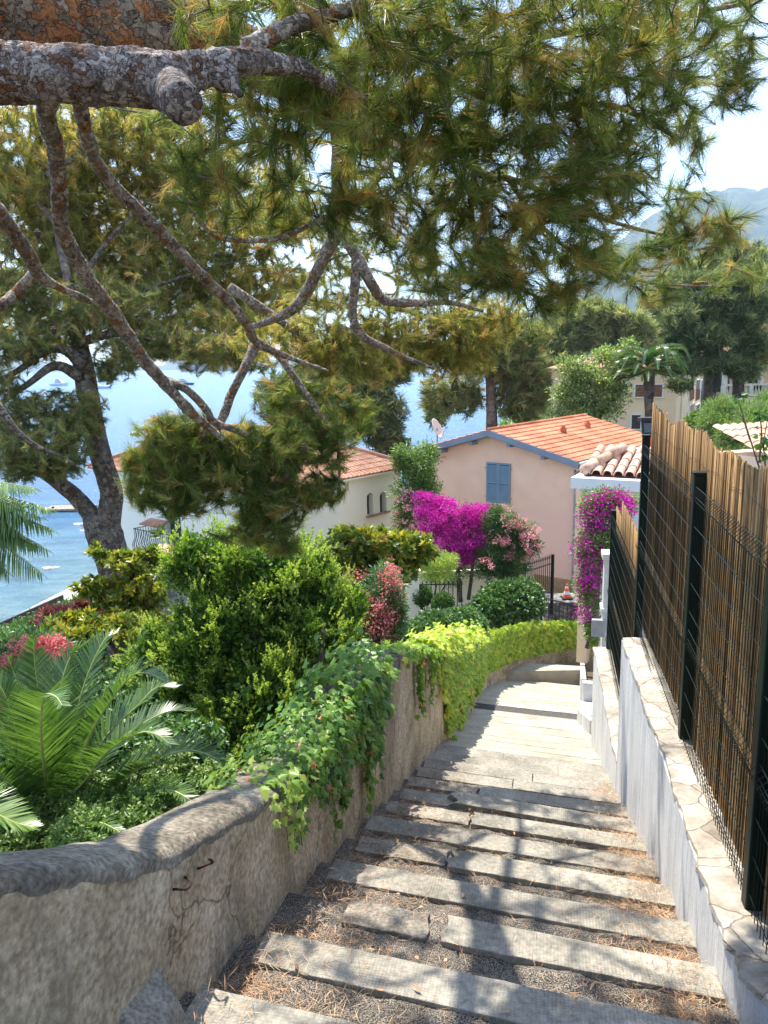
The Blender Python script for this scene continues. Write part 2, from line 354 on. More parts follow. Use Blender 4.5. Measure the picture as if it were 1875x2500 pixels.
# far hills
def ridge(name, pts, depth, mat, base=-14, seed=1, rough=.12, label=None, rows=14):
    """pts: list of (x px, y px) skyline with distance Y -> a hill body with real depth"""
    r_ = np.random.default_rng(seed); xs = np.linspace(pts[0][0], pts[-1][0], 90)
    ys = np.interp(xs, [p[0] for p in pts], [p[1] for p in pts]); V = []
    for j in range(rows + 1):
        t = j / rows
        for i, x in enumerate(xs):
            Y = depth[0] + (depth[1] - depth[0]) * t
            top = P(x, ys[i], depth[0] * .5 + depth[1] * .5)
            prof = math.sin(min(t, 1) * PI) ** .75
            z = base + (top[2] - base) * prof * (1 + rough * (r_.random() - .5) * (1 if 0 < t < .45 else .25))
            V.append((P(x, 900, Y)[0], Y, z))
    n = len(xs); ii = np.arange((rows + 1) * n).reshape(rows + 1, n)
    q = np.stack([ii[:-1, :-1], ii[:-1, 1:], ii[1:, 1:], ii[1:, :-1]], -1).reshape(-1, 4)
    o = bulk(name, np.array(V), np.vstack([q[:, [0, 1, 2]], q[:, [0, 2, 3]]]), mat, smooth=True); o['kind'] = 'structure'
m_hill = noisy('wooded_hill', [(.35, (.02, .035, .018)), (.5, (.045, .06, .03)), (.62, (.08, .09, .05)), (.75, (.2, .18, .15))], .012, 10, 1, .5, .02, bdist=20)
ridge('hill', [(1290, 790), (1340, 735), (1400, 690), (1500, 600), (1580, 535), (1660, 480), (1760, 476), (1830, 474), (1890, 478), (1990, 440), (2200, 420), (2500, 520), (2700, 700)], (2200, 4200), m_hill, seed=3, rough=.045)
ridge('far_headland', [(-250, 880), (-60, 885), (20, 882), (60, 876), (110, 884), (180, 890), (215, 884), (250, 886), (290, 893), (400, 892), (425, 876), (470, 868), (540, 866), (620, 874), (700, 880), (800, 872), (950, 850), (1200, 820), (1400, 780)], (5200, 7600), m_hill, seed=5, rough=.05)

# ---------------- stairway
m_gravel = noisy('gravel_asphalt', [(.40, (.035, .03, .026)), (.5, (.12, .105, .09)), (.60, (.42, .37, .31))], 170, 3, .95, .9, 190, fine=(5, .45), bdist=.012)
def slabmat(name, c1, c2, c3):
    m = noisy(name, [(.3, c1), (.5, c2), (.68, c3)], 2.2, 9, .9, .25, 60, fine=(35, .35), bdist=.006)
    nt = m.node_tree; L = nt.links; b = nt.nodes['Principled BSDF']
    tc = N(nt, 'TexCoord'); mp = N(nt, 'Mapping'); mp.inputs['Rotation'].default_value = (0, 0, AZ); L.new(tc.outputs['Object'], mp.inputs[0])
    w1 = N(nt, 'TexWave', Scale=19); w1.bands_direction = 'X'; w2 = N(nt, 'TexWave', Scale=19); w2.bands_direction = 'Y'
    L.new(mp.outputs[0], w1.inputs[0]); L.new(mp.outputs[0], w2.inputs[0])
    mm = N(nt, 'Math', operation='MULTIPLY'); L.new(w1.outputs[1], mm.inputs[0]); L.new(w2.outputs[1], mm.inputs[1])
    old = b.inputs['Normal'].links[0].from_node
    bp = N(nt, 'Bump', Strength=.55, Distance=.006); L.new(mm.outputs[0], bp.inputs['Height']); L.new(old.outputs[0], bp.inputs['Normal']); L.new(bp.outputs[0], b.inputs['Normal'])
    oc = b.inputs['Base Color'].links[0].from_socket
    rr = ramp(nt, [(.0, (.72, .72, .72)), (.5, (1, 1, 1))]); L.new(mm.outputs[0], rr.inputs[0])
    nn = N(nt, 'TexNoise', Scale=2.5, Detail=4); L.new(tc.outputs['Object'], nn.inputs[0]); rn = ramp(nt, [(.4, (0, 0, 0)), (.6, (1, 1, 1))]); L.new(nn.outputs[0], rn.inputs[0])
    mu = N(nt, 'MixRGB', blend_type='MULTIPLY'); L.new(rn.outputs[0], mu.inputs[0]); L.new(oc, mu.inputs[1]); L.new(rr.outputs[0], mu.inputs[2]); L.new(mu.outputs[0], b.inputs['Base Color'])
    return m
m_slab = slabmat('concrete_slab', (.20, .185, .155), (.31, .287, .24), (.41, .38, .32))
m_patch = noisy('rough_concrete', [(.3, (.15, .13, .105)), (.5, (.3, .265, .215)), (.7, (.44, .395, .33))], 6, 8, .95, .9, 45, fine=(60, .5), bdist=.015)
m_cream = noisy('pale_concrete', [(.28, (.27, .24, .19)), (.5, (.38, .345, .275)), (.7, (.46, .42, .345))], 1.6, 9, .9, .3, 50, fine=(30, .2), bdist=.006)
st = bpy.data.objects.new('stairway', None); C.objects.link(st); st['kind'] = 'structure'
SK = -.09
def sk(s, r): return s + SK * (r - .2)
nos = [2.88 + .6 * k for k in range(-3, 9)] + [8.3, 8.95, 9.6, 10.2, 10.8, 11.4, 12.2, 13.0, 13.8, 14.55, 15.55, 16.3, 17.0, 17.7, 18.4, 19.1, 19.8, 20.5, 21.2, 21.9]
zz = [zpath(s) for s in nos]
g = MB(); RL, RR = -1.5, .86
nr = 26
def tread(mb, s0, s1, z0, z1, zdrop, r0=RL, r1=RR, amp=.01):
    """tread surface from back s0 to nosing s1 then the riser"""
    rs = np.linspace(r0, r1, nr); ss = np.linspace(0, 1, 8); vs = []
    for i, t in enumerate(ss):
        for r in rs:
            s = s0 + (s1 - s0) * t; p = SR(sk(s, r), r, z0 + (z1 - z0) * t + rng.normal(0, amp) * (.3 < t < .95)); vs.append(p)
    for r in rs: vs.append(SR(sk(s1 + .012, r), r, zdrop))
    n = nr; fs = [(j * n + i, j * n + i + 1, (j + 1) * n + i + 1, (j + 1) * n + i) for j in range(len(ss)) for i in range(n - 1)]
    mb.add(vs, fs)
for k in range(1, 13): tread(g, nos[k - 1], nos[k], zz[k] + .075, zz[k] - .03, zz[k] - .2 if k < 12 else zz[k] - .3)
g.add([SR(0, RL, -1.9), SR(0, RR, -1.9), SR(nos[0], RR, zz[0]), SR(nos[0], RL, zz[0])], [(0, 1, 2, 3)])
g.build('gravel_treads', m_gravel, st)
g = MB()
for k in range(13, len(nos)):
    if k == 22: continue
    tread(g, nos[k - 1], nos[k], zz[k] + .03, zz[k], zz[k] - .3, amp=.001, r1=RR if nos[k] < 12.4 else 1.25)
g.build('smooth_treads', m_cream, st)
g = MB(); tread(g, nos[21], nos[22], zz[22] + .03, zz[22] - .004, zz[22] - .3, amp=.003, r1=1.2); g.build('asphalt_tread', noisy('asphalt', [(.35, (.05, .045, .042)), (.65, (.11, .1, .095))], 30, 6, .95, .5, 80), st)
g = MB()
for k in range(13, len(nos)):
    if nos[k] > 20.4: break
    r1_ = RR if nos[k] < 12.4 else 1.1; rs = np.linspace(RL, r1_, 40); w0 = .012 + .03 * np.clip(np.sin(rs * 3 + k * 2.1) + rng.normal(0, .4, len(rs)), 0, 1.2); vs = []
    for r, w_ in zip(rs, w0): vs += [SR(sk(nos[k] - .02, r), r, zz[k] + .004), SR(sk(nos[k] - .02 - w_ * .5, r), r, zz[k] + .006)]
    g.add(vs, [(2 * i, 2 * i + 1, 2 * i + 3, 2 * i + 2) for i in range(len(rs) - 1)])
    vs = []
    for r, w_ in zip(rs, w0): vs += [SR(sk(nos[k - 1] + .015, r), r, zz[k] + .036), SR(sk(nos[k - 1] + .02 + w_ * 3.2, r), r, zz[k] + .034)]
    g.add(vs, [(2 * i, 2 * i + 1, 2 * i + 3, 2 * i + 2) for i in range(len(rs) - 1)])
g.build('dirt_joints', noisy('step_grime', [(.38, (.20, .18, .145)), (.5, (.33, .30, .24)), (.6, (.42, .385, .31))], 5, 8, .95, .5, 60), st)
# winding lower treads turning right behind the planter
g = MB(); pv = SR(22.6, 2.6); 
for j in range(9):
    a0 = PI + AZ * 0 - j * .2; a1 = a0 - .2; z = -9.05 - .16 * j
    def ww(a, rr_): return (pv[0] + math.cos(a) * rr_, pv[1] + math.sin(a) * rr_ * 1.0)
    if a1 < PI / 2 - .4: break
    poly = [ww(a0, 1.5), ww(a0, 5.4), ww(a1, 5.4), ww(a1, 1.5)]
    g.prism(poly, z - .6, z)
g.build('winding_treads', m_cream, st)
# slabs at the nosings: (index, r0, r1, kind, raise)
def slab(k, r0, r1, mat, dep=.31, rise=.0, jag0=.0, jag1=.0, tilt=0, name='step_slab', rag=0):
    s1 = nos[k] + .012; dep = dep * .72; s0 = s1 - dep; b = MB(); nn = max(4, int((r1 - r0) / .06)); rs = np.linspace(r0, r1, nn); top = []; n2 = 3
    z = zz[k] + .006 + rise
    poly = []
    for r in rs: poly.append((s1 + rng.normal(0, .0018 + rag * .6), r))
    e = [(s1 - dep * t, r1 + rng.normal(0, 1) * jag1) for t in (.2, .4, .6, .8)]; poly += e
    for r in rs[::-1]: poly.append((s0 + rng.normal(0, .0018 + rag * .6), r))
    poly += [(s0 + dep * t, r0 + rng.normal(0, 1) * jag0) for t in (.2, .4, .6, .8)]
    n = len(poly); vs = [SR(sk(s, r), r, z + tilt * (r - r0) + .1 * (s1 - s)) for s, r in poly] + [SR(sk(s, r), r, z - .07) for s, r in poly]
    fs = [tuple(range(n)), tuple(range(n, 2 * n))[::-1]] + [(i, (i + 1) % n, (i + 1) % n + n, i + n) for i in range(n)]
    b.add(vs, fs); o = b.build(name, mat, st, bevel=.006); return o
slab(0, -1.3, .86, m_slab); slab(1, -1.3, .86, m_slab); slab(2, -1.3, .86, m_slab)
slab(3, -1.26, .86, m_slab, .31)                                   # A
slab(4, -1.0, -.56, m_patch, .30, .0, .012, .01, name='step_patch', rag=.006); slab(4, -.47, .83, m_slab, .31, .012, .02, 0)      # B
slab(5, -1.27, .84, m_slab)                                         # C
slab(6, -1.25, -.62, m_patch, .27, -.004, .01, .01, name='step_patch', rag=.006); slab(6, -.6, .83, m_slab, .31, .012, .02, 0)   # D
slab(7, -1.33, .84, m_slab)                                         # E
slab(8, -1.3, -.58, m_patch, .29, -.006, .01, .01, name='step_patch', rag=.006); slab(8, -.56, .82, m_slab, .3, .012, .015)     # F
slab(9, -1.3, -.84, m_slab, .3, -.01, .02, .03); slab(9, -.78, .83, m_slab, .33, .045, .03, 0, -.02)                            # G
slab(10, -1.34, -.62, m_patch, .29, 0, .01, .01, name='step_patch', rag=.005); slab(10, -.6, .83, m_slab, .31, .01)
slab(11, -1.34, -.3, m_slab, .32); slab(11, -.29, .83, m_slab, .32, .006)
slab(13, -1.36, .2, m_slab, .42, .0); slab(13, .21, .85, m_slab, .42, .004); slab(14, -1.36, -.5, m_slab, .42, .003); slab(14, -.49, .85, m_slab, .42, -.0)
slab(12, -1.36, -.1, m_slab, .36, .004); slab(12, -.09, .84, m_slab, .36, .008)

# ---------------- walls along the stairs
m_render = noisy('old_render', [(.24, (.26, .19, .115)), (.42, (.50, .39, .25)), (.56, (.64, .51, .345)), (.72, (.78, .67, .50))], 2.6, 12, .95, .8, 26, fine=(38, .5), stretch=(1, 1, 1), dist=.2, bdist=.028)
def add_stains(m, sc=1.1, dark=(.16, .135, .10)):
    nt = m.node_tree; L = nt.links; b = nt.nodes['Principled BSDF']; oc = b.inputs['Base Color'].links[0].from_socket
    tc = N(nt, 'TexCoord'); mp = N(nt, 'Mapping'); mp.inputs['Scale'].default_value = (1.6, 1.6, .55); mp.inputs['Location'].default_value = (3, 1, 2); L.new(tc.outputs['Object'], mp.inputs[0])
    n = N(nt, 'TexNoise', Scale=sc, Detail=9, Roughness=.7, Distortion=.6); L.new(mp.outputs[0], n.inputs[0])
    r = ramp(nt, [(.50, (0, 0, 0)), (.64, (.78, .78, .78))]); L.new(n.outputs[0], r.inputs[0])
    mm = N(nt, 'MixRGB'); L.new(r.outputs[0], mm.inputs[0]); L.new(oc, mm.inputs[1]); mm.inputs[2].default_value = (*dark, 1)
    v = N(nt, 'TexVoronoi', Scale=1.1, feature='DISTANCE_TO_EDGE'); n3 = N(nt, 'TexNoise', Scale=3, Detail=6); L.new(tc.outputs['Object'], n3.inputs[0])
    a = N(nt, 'MixRGB', blend_type='ADD'); a.inputs[0].default_value = .5; L.new(tc.outputs['Object'], a.inputs[1]); L.new(n3.outputs['Color'], a.inputs[2]); L.new(a.outputs[0], v.inputs['Vector'])
    cr_ = ramp(nt, [(0, (.25, .22, .18)), (.003, (.35, .3, .25)), (.009, (1, 1, 1))]); L.new(v.outputs['Distance'], cr_.inputs[0])
    m2 = N(nt, 'MixRGB', blend_type='MULTIPLY'); m2.inputs[0].default_value = .8; L.new(mm.outputs[0], m2.inputs[1]); L.new(cr_.outputs[0], m2.inputs[2])
    L.new(m2.outputs[0], b.inputs['Base Color'])
add_stains(m_render)
m_cope = noisy('weathered_coping', [(.28, (.14, .12, .095)), (.48, (.33, .285, .22)), (.66, (.58, .51, .40))], 3, 10, .95, 1, 38, fine=(45, .6), bdist=.03)
m_white = noisy('white_render', [(.3, (.52, .53, .55)), (.5, (.66, .66, .66)), (.75, (.74, .74, .73))], 1.5, 8, .9, .5, 70, fine=(60, .12), bdist=.006)
nt = m_white.node_tree; L = nt.links; bb = nt.nodes['Principled BSDF']; tc = N(nt, 'TexCoord'); mp = N(nt, 'Mapping'); mp.inputs['Scale'].default_value = (5.5, 5.5, .22); L.new(tc.outputs['Object'], mp.inputs[0])
n5 = N(nt, 'TexNoise', Scale=1.0, Detail=9, Roughness=.68); L.new(mp.outputs[0], n5.inputs[0]); bo = bb.inputs['Normal'].links[0].from_node; b2 = N(nt, 'Bump', Strength=.9, Distance=.06); L.new(n5.outputs[0], b2.inputs['Height']); L.new(bo.outputs[0], b2.inputs['Normal']); L.new(b2.outputs[0], bb.inputs['Normal'])
oc = bb.inputs['Base Color'].links[0].from_socket; r5 = ramp(nt, [(.38, (.72, .69, .64)), (.55, (1, 1, 1))]); L.new(n5.outputs[0], r5.inputs[0]); m5 = N(nt, 'MixRGB', blend_type='MULTIPLY'); m5.inputs[0].default_value = .5; L.new(oc, m5.inputs[1]); L.new(r5.outputs[0], m5.inputs[2]); L.new(m5.outputs[0], bb.inputs['Base Color'])  # the ridges' streaky light and shade is also put into the colour
def wallstrip(mb, pts, th, side, sub=1, amp=0.0, rows=1):
    """pts: (s,r,ztop,zbot) along inner face; body thickness th away from the stairs (side=+1 to larger r)"""
    P0 = np.array(pts, float)
    t = np.linspace(0, len(P0) - 1, (len(P0) - 1) * sub + 1); Q = np.stack([np.interp(t, range(len(P0)), P0[:, k]) for k in range(4)], 1)
    dr = np.gradient(Q[:, :2], axis=0); dr /= np.linalg.norm(dr, axis=1)[:, None]; nrm = np.stack([-dr[:, 1], dr[:, 0]], 1)
    nrm *= side * np.sign(1)
    n = len(Q); vs = []; R = rows
    for i in range(n):
        s, r, zt, zb = Q[i]
        for j in range(R + 1):
            z = zb + (zt - zb) * j / R; k = rng.normal(0, amp) if amp else 0
            vs.append(SR(s + nrm[i][0] * k, r + nrm[i][1] * k, z))
        vs.append(SR(s + nrm[i][0] * th, r + nrm[i][1] * th, zt)); vs.append(SR(s + nrm[i][0] * th, r + nrm[i][1] * th, zb))
    m_ = R + 3; fs = []
    for i in range(n - 1):
        for j in range(m_): fs.append((i * m_ + j, i * m_ + (j + 1) % m_, (i + 1) * m_ + (j + 1) % m_, (i + 1) * m_ + j))
    fs += [tuple(range(m_)), tuple((n - 1) * m_ + i for i in range(m_))[::-1]]
    mb.add(vs, fs)
    return Q, nrm
# left wall
lw = thing('garden_wall', 'long low rendered wall stained brown and cracked, left of the steps, hung with ivy and creeper', 'wall', tuple(SR(2.6, -1.5, zpath(2.6))))
top = [(.4, -1.02), (1.2, -1.13), (1.52, -1.28), (1.94, -1.52), (2.34, -1.75), (2.68, -1.9), (3.08, -2.04), (3.52, -2.18), (3.95, -2.28), (4.6, -2.36), (5.0, -2.42)]
LWP = [(s, -1.37, z - .055, zpath(s) - .6) for s, z in top] + [(5.02, -1.37, -2.34, -4), (6.0, -1.38, -2.62, -4.4), (6.9, -1.39, -2.93, -4.8), (6.92, -1.39, -2.80, -4.8), (8.5, -1.4, -3.36, -5.5), (10, -1.4, -3.95, -6), (11.5, -1.4, -4.5, -6.6), (14, -1.42, -5.35, -7.5), (16, -1.45, -6.05, -8.2), (18, -1.5, -6.75, -8.9), (20, -1.5, -7.4, -9.6), (21.5, -1.2, -7.85, -10), (22.8, -.5, -8.1, -10.3), (23.5, .5, -8.25, -10.6), (23.9, 1.8, -8.4, -11), (24, 4.5, -8.5, -11)]
b = MB(); wallstrip(b, LWP, .30, -1, 4, 0, 1); b.build('wall_face', m_render, lw)
# rough coping on the near part
b = MB(); prof = [(-.008, -.028), (-.014, .012), (.02, .048), (.10, .06), (.2, .062), (.28, .05), (.33, .0), (.32, -.06)]
cs = np.linspace(.4, 11.4, 260); vs = []
zt = lambda s: np.interp(s, [p[0] for p in LWP[:22]], [p[2] for p in LWP[:22]])
for s in cs:
    for (r_, z_) in prof:
        e_ = .012 * math.sin(s * 5) + .007 * math.sin(s * 17 + 1) + .004 * math.sin(s * 41); vs.append(SR(s, -1.375 - r_ + rng.normal(0, .0015) - (e_ * .3 if r_ < 0 else 0), zt(s) + z_ + (e_ if z_ < 0 and r_ < 0 else e_ * .25) + rng.normal(0, .0015)))
n = len(prof); fs = [(i * n + j, i * n + j + 1, (i + 1) * n + j + 1, (i + 1) * n + j) for i in range(len(cs) - 1) for j in range(n - 1)]
fs += [tuple(range(n)), tuple((len(cs) - 1) * n + i for i in range(n))]
b.add(vs, fs); b.build('coping', m_cope, lw, True)
m_iron = noisy('rusty_iron', [(.4, (.02, .014, .012)), (.7, (.06, .03, .02))], 20, 5, .8, .4, 80)
def onw(px, py, r0):
    q_ = ray(px, py); t = r0 / np.dot(q_, SD); p = q_ * t; return np.dot(p, HD), p[2]
for pxs in ([(415, 2171, -1.40), (436, 2171, -1.33), (455, 2170, -1.30), (465, 2160, -1.30), (462, 2148, -1.32), (447, 2139, -1.39)], [(478, 2123, -1.40), (492, 2117, -1.33), (508, 2110, -1.30), (519, 2106, -1.29), (517, 2101, -1.29), (510, 2097, -1.29)]):
    pts = []
    for (x_, y_, r0) in pxs: s0, z0 = onw(x_, y_, r0); pts.append(SR(s0, r0, z0))
    b = MB(); p_, r_ = smooth_path(pts, .0055, 5); b.tube(p_, r_, 8); b.build('iron_hook', m_iron, lw, True)
# concrete stub at the foot of the wall
b = MB(); s0 = 2.05
b.add([SR(1.95, -1.40, -2.75), SR(1.95, -1.12, -2.75), SR(2.3, -1.16, -2.75), SR(2.36, -1.40, -2.75), SR(1.97, -1.39, -2.12), SR(1.97, -1.22, -2.2), SR(2.2, -1.28, -2.25), SR(2.26, -1.39, -2.16)],
      [(0, 3, 2, 1), (4, 5, 6, 7), (0, 1, 5, 4), (1, 2, 6, 5), (2, 3, 7, 6), (3, 0, 4, 7)])
tag(b.build('concrete_block', m_patch, bevel=.02), 'rough wedge of old concrete at the foot of the brown stained wall', 'concrete block')

# right wall (white) in two stepped sections
RW1 = [(7.95, .79, -2.87, -5.6), (6.5, .80, -2.76, -5), (5, .81, -2.69, -4.3), (4.0, .82, -2.65, -4), (3.3, .83, -2.61, -3.6), (3.02, .89, -2.60, -3.5), (2.82, 1.04, -2.60, -3.4), (2.68, 1.28, -2.60, -3.3), (2.6, 1.7, -2.60, -3.3)]
rw = thing('retaining_wall', 'higher white rendered wall with a ragged stone top, carrying the tall fence on the right of the steps', 'wall', tuple(SR(5.5, .9, zpath(5.5))))
b = MB(); wallstrip(b, RW1, .30, -1, 3, .0, 1); b.build('wall_face', m_white, rw)
m_stone = noisy('crazy_paving', [(.3, (.3, .26, .22)), (.5, (.48, .45, .4)), (.7, (.62, .6, .56))], 3.5, 8, .8, .6, 30, fine=(25, .25), bdist=.015)
nt = m_stone.node_tree; L = nt.links; bb = nt.nodes['Principled BSDF']; oc = bb.inputs['Base Color'].links[0].from_socket
tc = N(nt, 'TexCoord'); v = N(nt, 'TexVoronoi', Scale=3.6, feature='DISTANCE_TO_EDGE'); L.new(tc.outputs['Object'], v.inputs['Vector'])
r = ramp(nt, [(0, (.66, .6, .52)), (.005, (.66, .6, .52)), (.016, (1, 1, 1))]); nw = N(nt, 'TexNoise', Scale=6, Detail=6); L.new(tc.outputs['Object'], nw.inputs[0]); aw_ = N(nt, 'MixRGB', blend_type='ADD'); aw_.inputs[0].default_value = .09; L.new(tc.outputs['Object'], aw_.inputs[1]); L.new(nw.outputs['Color'], aw_.inputs[2]); L.new(aw_.outputs[0], v.inputs['Vector']); L.new(v.outputs['Distance'], r.inputs[0])
mm = N(nt, 'MixRGB', blend_type='MULTIPLY'); mm.inputs[0].default_value = 1; L.new(oc, mm.inputs[1]); L.new(r.outputs[0], mm.inputs[2])
vc_ = N(nt, 'TexVoronoi', Scale=3.6); L.new(aw_.outputs[0], vc_.inputs['Vector']); s3 = N(nt, 'SeparateColor'); L.new(vc_.outputs['Color'], s3.inputs[0]); r3 = ramp(nt, [(0, (.55, .5, .46)), (.5, (.85, .8, .74)), (1, (1, 1, 1))]); L.new(s3.outputs[0], r3.inputs[0])
m3 = N(nt, 'MixRGB', blend_type='MULTIPLY'); m3.inputs[0].default_value = .9; L.new(mm.outputs[0], m3.inputs[1]); L.new(r3.outputs[0], m3.inputs[2]); L.new(m3.outputs[0], bb.inputs['Base Color'])
bo = bb.inputs['Normal'].links[0].from_node; b2 = N(nt, 'Bump', Strength=.8, Distance=.02); L.new(r.outputs[0], b2.inputs['Height']); L.new(bo.outputs[0], b2.inputs['Normal']); L.new(b2.outputs[0], bb.inputs['Normal'])
def stonecap(pts, parent, th=.33):
    P0 = np.array(pts, float); t = np.linspace(0, len(P0) - 1, (len(P0) - 1) * 14 + 1); Q = np.stack([np.interp(t, range(len(P0)), P0[:, k]) for k in range(3)], 1)
    dr = np.gradient(Q[:, :2], axis=0); dr /= np.linalg.norm(dr, axis=1)[:, None]; nr_ = np.stack([dr[:, 1], -dr[:, 0]], 1); vs = []
    jj = np.interp(np.arange(len(Q)), np.arange(0, len(Q) + 6, 3), rng.normal(0, .014, len(np.arange(0, len(Q) + 6, 3)))) + rng.normal(0, .004, len(Q))
    for i in range(len(Q)):
        s, r, z = Q[i]; e = -.010 + jj[i] * .8
        for (o_, dz) in ((e, -.003), (e + .004, .022), (.12, .03), (th, .03), (th, -.003)):
            vs.append(SR(s + nr_[i][0] * o_, r + nr_[i][1] * o_, z + dz + (rng.normal(0, .003) if dz > 0 else 0)))
    n = 5; fs = [(i * n + j, i * n + (j + 1) % n, (i + 1) * n + (j + 1) % n, (i + 1) * n + j) for i in range(len(Q) - 1) for j in range(n)]
    fs += [tuple(range(n)), tuple((len(Q) - 1) * n + i for i in range(n))[::-1]]
    b = MB(); b.add(vs, fs); return b.build('stone_cap', m_stone, parent)
stonecap([(p[0], p[1], p[2] + .002) for p in RW1], rw)
rw2 = thing('retaining_wall', 'lower white rendered wall with a stone top, standing beyond the higher white wall', 'wall', tuple(SR(10, .9, zpath(10))))
RW2 = [(12.05, .78, -4.52, -7), (10, .79, -4.40, -6.4), (7.97, .79, -4.28, -5.7)]
b = MB(); wallstrip(b, RW2, .30, -1, 3, .0, 1); b.build('wall_face', m_white, rw2)
stonecap([(p[0], p[1], p[2] + .002) for p in RW2], rw2)

# fences
m_green = noisy('green_paint', [(.3, (.003, .009, .006)), (.7, (.005, .014, .009))], 3, 4, .5, spec=.2)
def fencepost(s, r, z0, z1, parent, w_=.088):
    b = MB(); b.box(SR(s, r, (z0 + z1) / 2), w_, w_ * .85, z1 - z0, ax=HD)
    o = b.build('post', m_green, parent, bevel=.008)
    b = MB(); b.box(SR(s, r, z1 + .011), w_ + .012, w_ * .85 + .012, .022, ax=HD); b.build('post_cap', m_green, o, bevel=.005)
def meshpanel(s0, s1, r, z0, z1, parent, beams, fold=-.05):
    """welded wire panel: verticals every 5 cm with folds, horizontals every 20 cm"""
    b = MB(); w_ = .0024
    for s in np.arange(min(s0, s1) + .03, max(s0, s1), .05):
        zs = [z0]; rs = [0]
        for zb in beams: zs += [zb - .05, zb, zb + .05]; rs += [0, fold, 0]
        zs.append(z1); rs.append(0)
        o_ = np.argsort(zs); pts = [SR(s, r + rs[i], zs[i]) for i in o_]
        b.tube(pts, w_, 4, False)
    hz = list(np.arange(z0 + .06, z1 - .05, .2))
    for zb in beams: hz += [zb - .05, zb + .05]
    for z in hz: b.tube([SR(s0, r - .004, z), SR(s1, r - .004, z)], .0026, 4, False)
    return b.build('mesh_panel', m_green, parent)
FR_ = 1.0
f1 = thing('mesh_fence', 'tall dark green wire mesh fence with square posts on the higher white wall', 'fence', tuple(SR(5.5, FR_, -2.85)))
for s, z0, z1 in [(8.42, -2.93, -.80), (5.46, -2.86, -.775), (3.56, -2.84, -.75), (2.3, -2.84, -.75)]: fencepost(s, FR_, z0, z1, f1)
meshpanel(8.38, 5.52, FR_ - .02, -2.82, -.87, f1, [-.93, -1.95, -2.74])
meshpanel(5.42, 3.60, FR_ - .02, -2.78, -.84, f1, [-.90, -1.9, -2.70])
meshpanel(3.52, 2.34, FR_ - .02, -2.76, -.82, f1, [-.88, -1.88, -2.68])
f2 = thing('mesh_fence', 'short green wire mesh fence on the lower white wall, beyond the tall one', 'fence', tuple(SR(10, FR_, -4.4)))
fencepost(12.0, FR_, -4.5, -2.28, f2); meshpanel(11.96, 8.4, FR_ - .02, -4.36, -2.3, f2, [-2.38, -3.5, -4.28])
fencepost(8.55, FR_ + .01, -4.5, -2.3, f2)
m_reed = leafmat('reed', [(0, (.06, .034, .014)), (.35, (.20, .12, .055)), (.7, (.40, .27, .125)), (1, (.60, .45, .25))], trans=.42, rough=.6, tcol=(1.15, .95, .62))
def reeds(s0, s1, r, z0, z1, label, topfun=None, step=.0088):
    t = thing('reed_screen', label, 'reed screen', tuple(SR((s0 + s1) / 2, r, z0)))
    ss = np.arange(s0, s1, step); Vs = []; Ts = []; Rs = []; k = 0
    for s in ss:
        if rng.random() < .035: continue
        rr_ = r + rng.normal(0, .004); rad = rng.uniform(.0032, .0058); zt_ = (topfun(s) if topfun else z1) + rng.normal(0, .009); ln = rng.normal(0, .006)
        n = 5; zs = np.linspace(z0 + rng.uniform(-.02, .02), zt_, 6); V = []
        for j, z in enumerate(zs):
            q_ = SR(s + ln * j / 5 + rng.normal(0, .0015), rr_ + rng.normal(0, .001), z)
            for a in range(n): V.append(q_ + HD * math.cos(a * 2 * PI / n) * rad + SD * math.sin(a * 2 * PI / n) * rad)
        V = np.array(V); T = [];
        for j in range(5):
            for a in range(n):
                i0, i1, i2, i3 = j * n + a, j * n + (a + 1) % n, (j + 1) * n + (a + 1) % n, (j + 1) * n + a; T += [(i0, i1, i2), (i0, i2, i3)]
        for a in range(1, n - 1): T.append((5 * n, 5 * n + a, 5 * n + a + 1))
        Vs.append(V); Ts.append(np.array(T) + k); k += len(V); Rs.append(np.full(len(V), np.clip(rng.beta(2.2, 2) + 0 * s, 0, 1)))
    bulk('reeds', np.vstack(Vs), np.vstack(Ts), m_reed, t, np.concatenate(Rs))
    b = MB(); m_w = m_iron
    for z in np.arange(z0 + .12, z1 - .03, .2):
        pts = [SR(s, r - .011 + .004 * math.sin(s * 40), z + .010 * math.sin(s * 9)) for s in np.arange(s0, s1, .06)]; b.tube(pts, .0011, 4, False)
    b.build('binding_wire', m_w, t)
reeds(2.2, 8.36, FR_ + .045, -2.84, -.5, 'tall golden reed screen tied behind the high green mesh fence', lambda s: -.535 + .03 * math.sin(s * 2.3) + .02 * math.sin(s * 7) + (.06 if s > 7.4 else 0) * 1)
hb = thing('hedge', 'unseen laurel hedge added behind the tall reed screen to darken its lower part', 'hedge', tuple(SR(5.5, 1.5, -3.3)))  # added to block the light behind the lower reeds
n_ = 5000; s_ = rng.uniform(2.3, 8.3, n_); r_ = 1.16 + np.abs(rng.normal(0, .12, n_)); z_ = rng.uniform(-2.9, -1.12, n_) - .12 * np.sin(s_ * 3); c_ = HD * s_[:, None] + SD * r_[:, None]; c_[:, 2] = z_
LATER = (hb, c_)
reeds(8.45, 11.98, FR_ + .045, -4.46, -2.0, 'golden reed screen behind the lower green mesh fence', lambda s: -1.98 + (-.22 if s > 11.2 else .0), step=.0105)

# planter and low white walls beyond the second white wall
pw = thing('planter_wall', 'low white planter walls and kerb beside the pale lower steps', 'planter', tuple(SR(14, .8, zpath(14))))
b = MB()

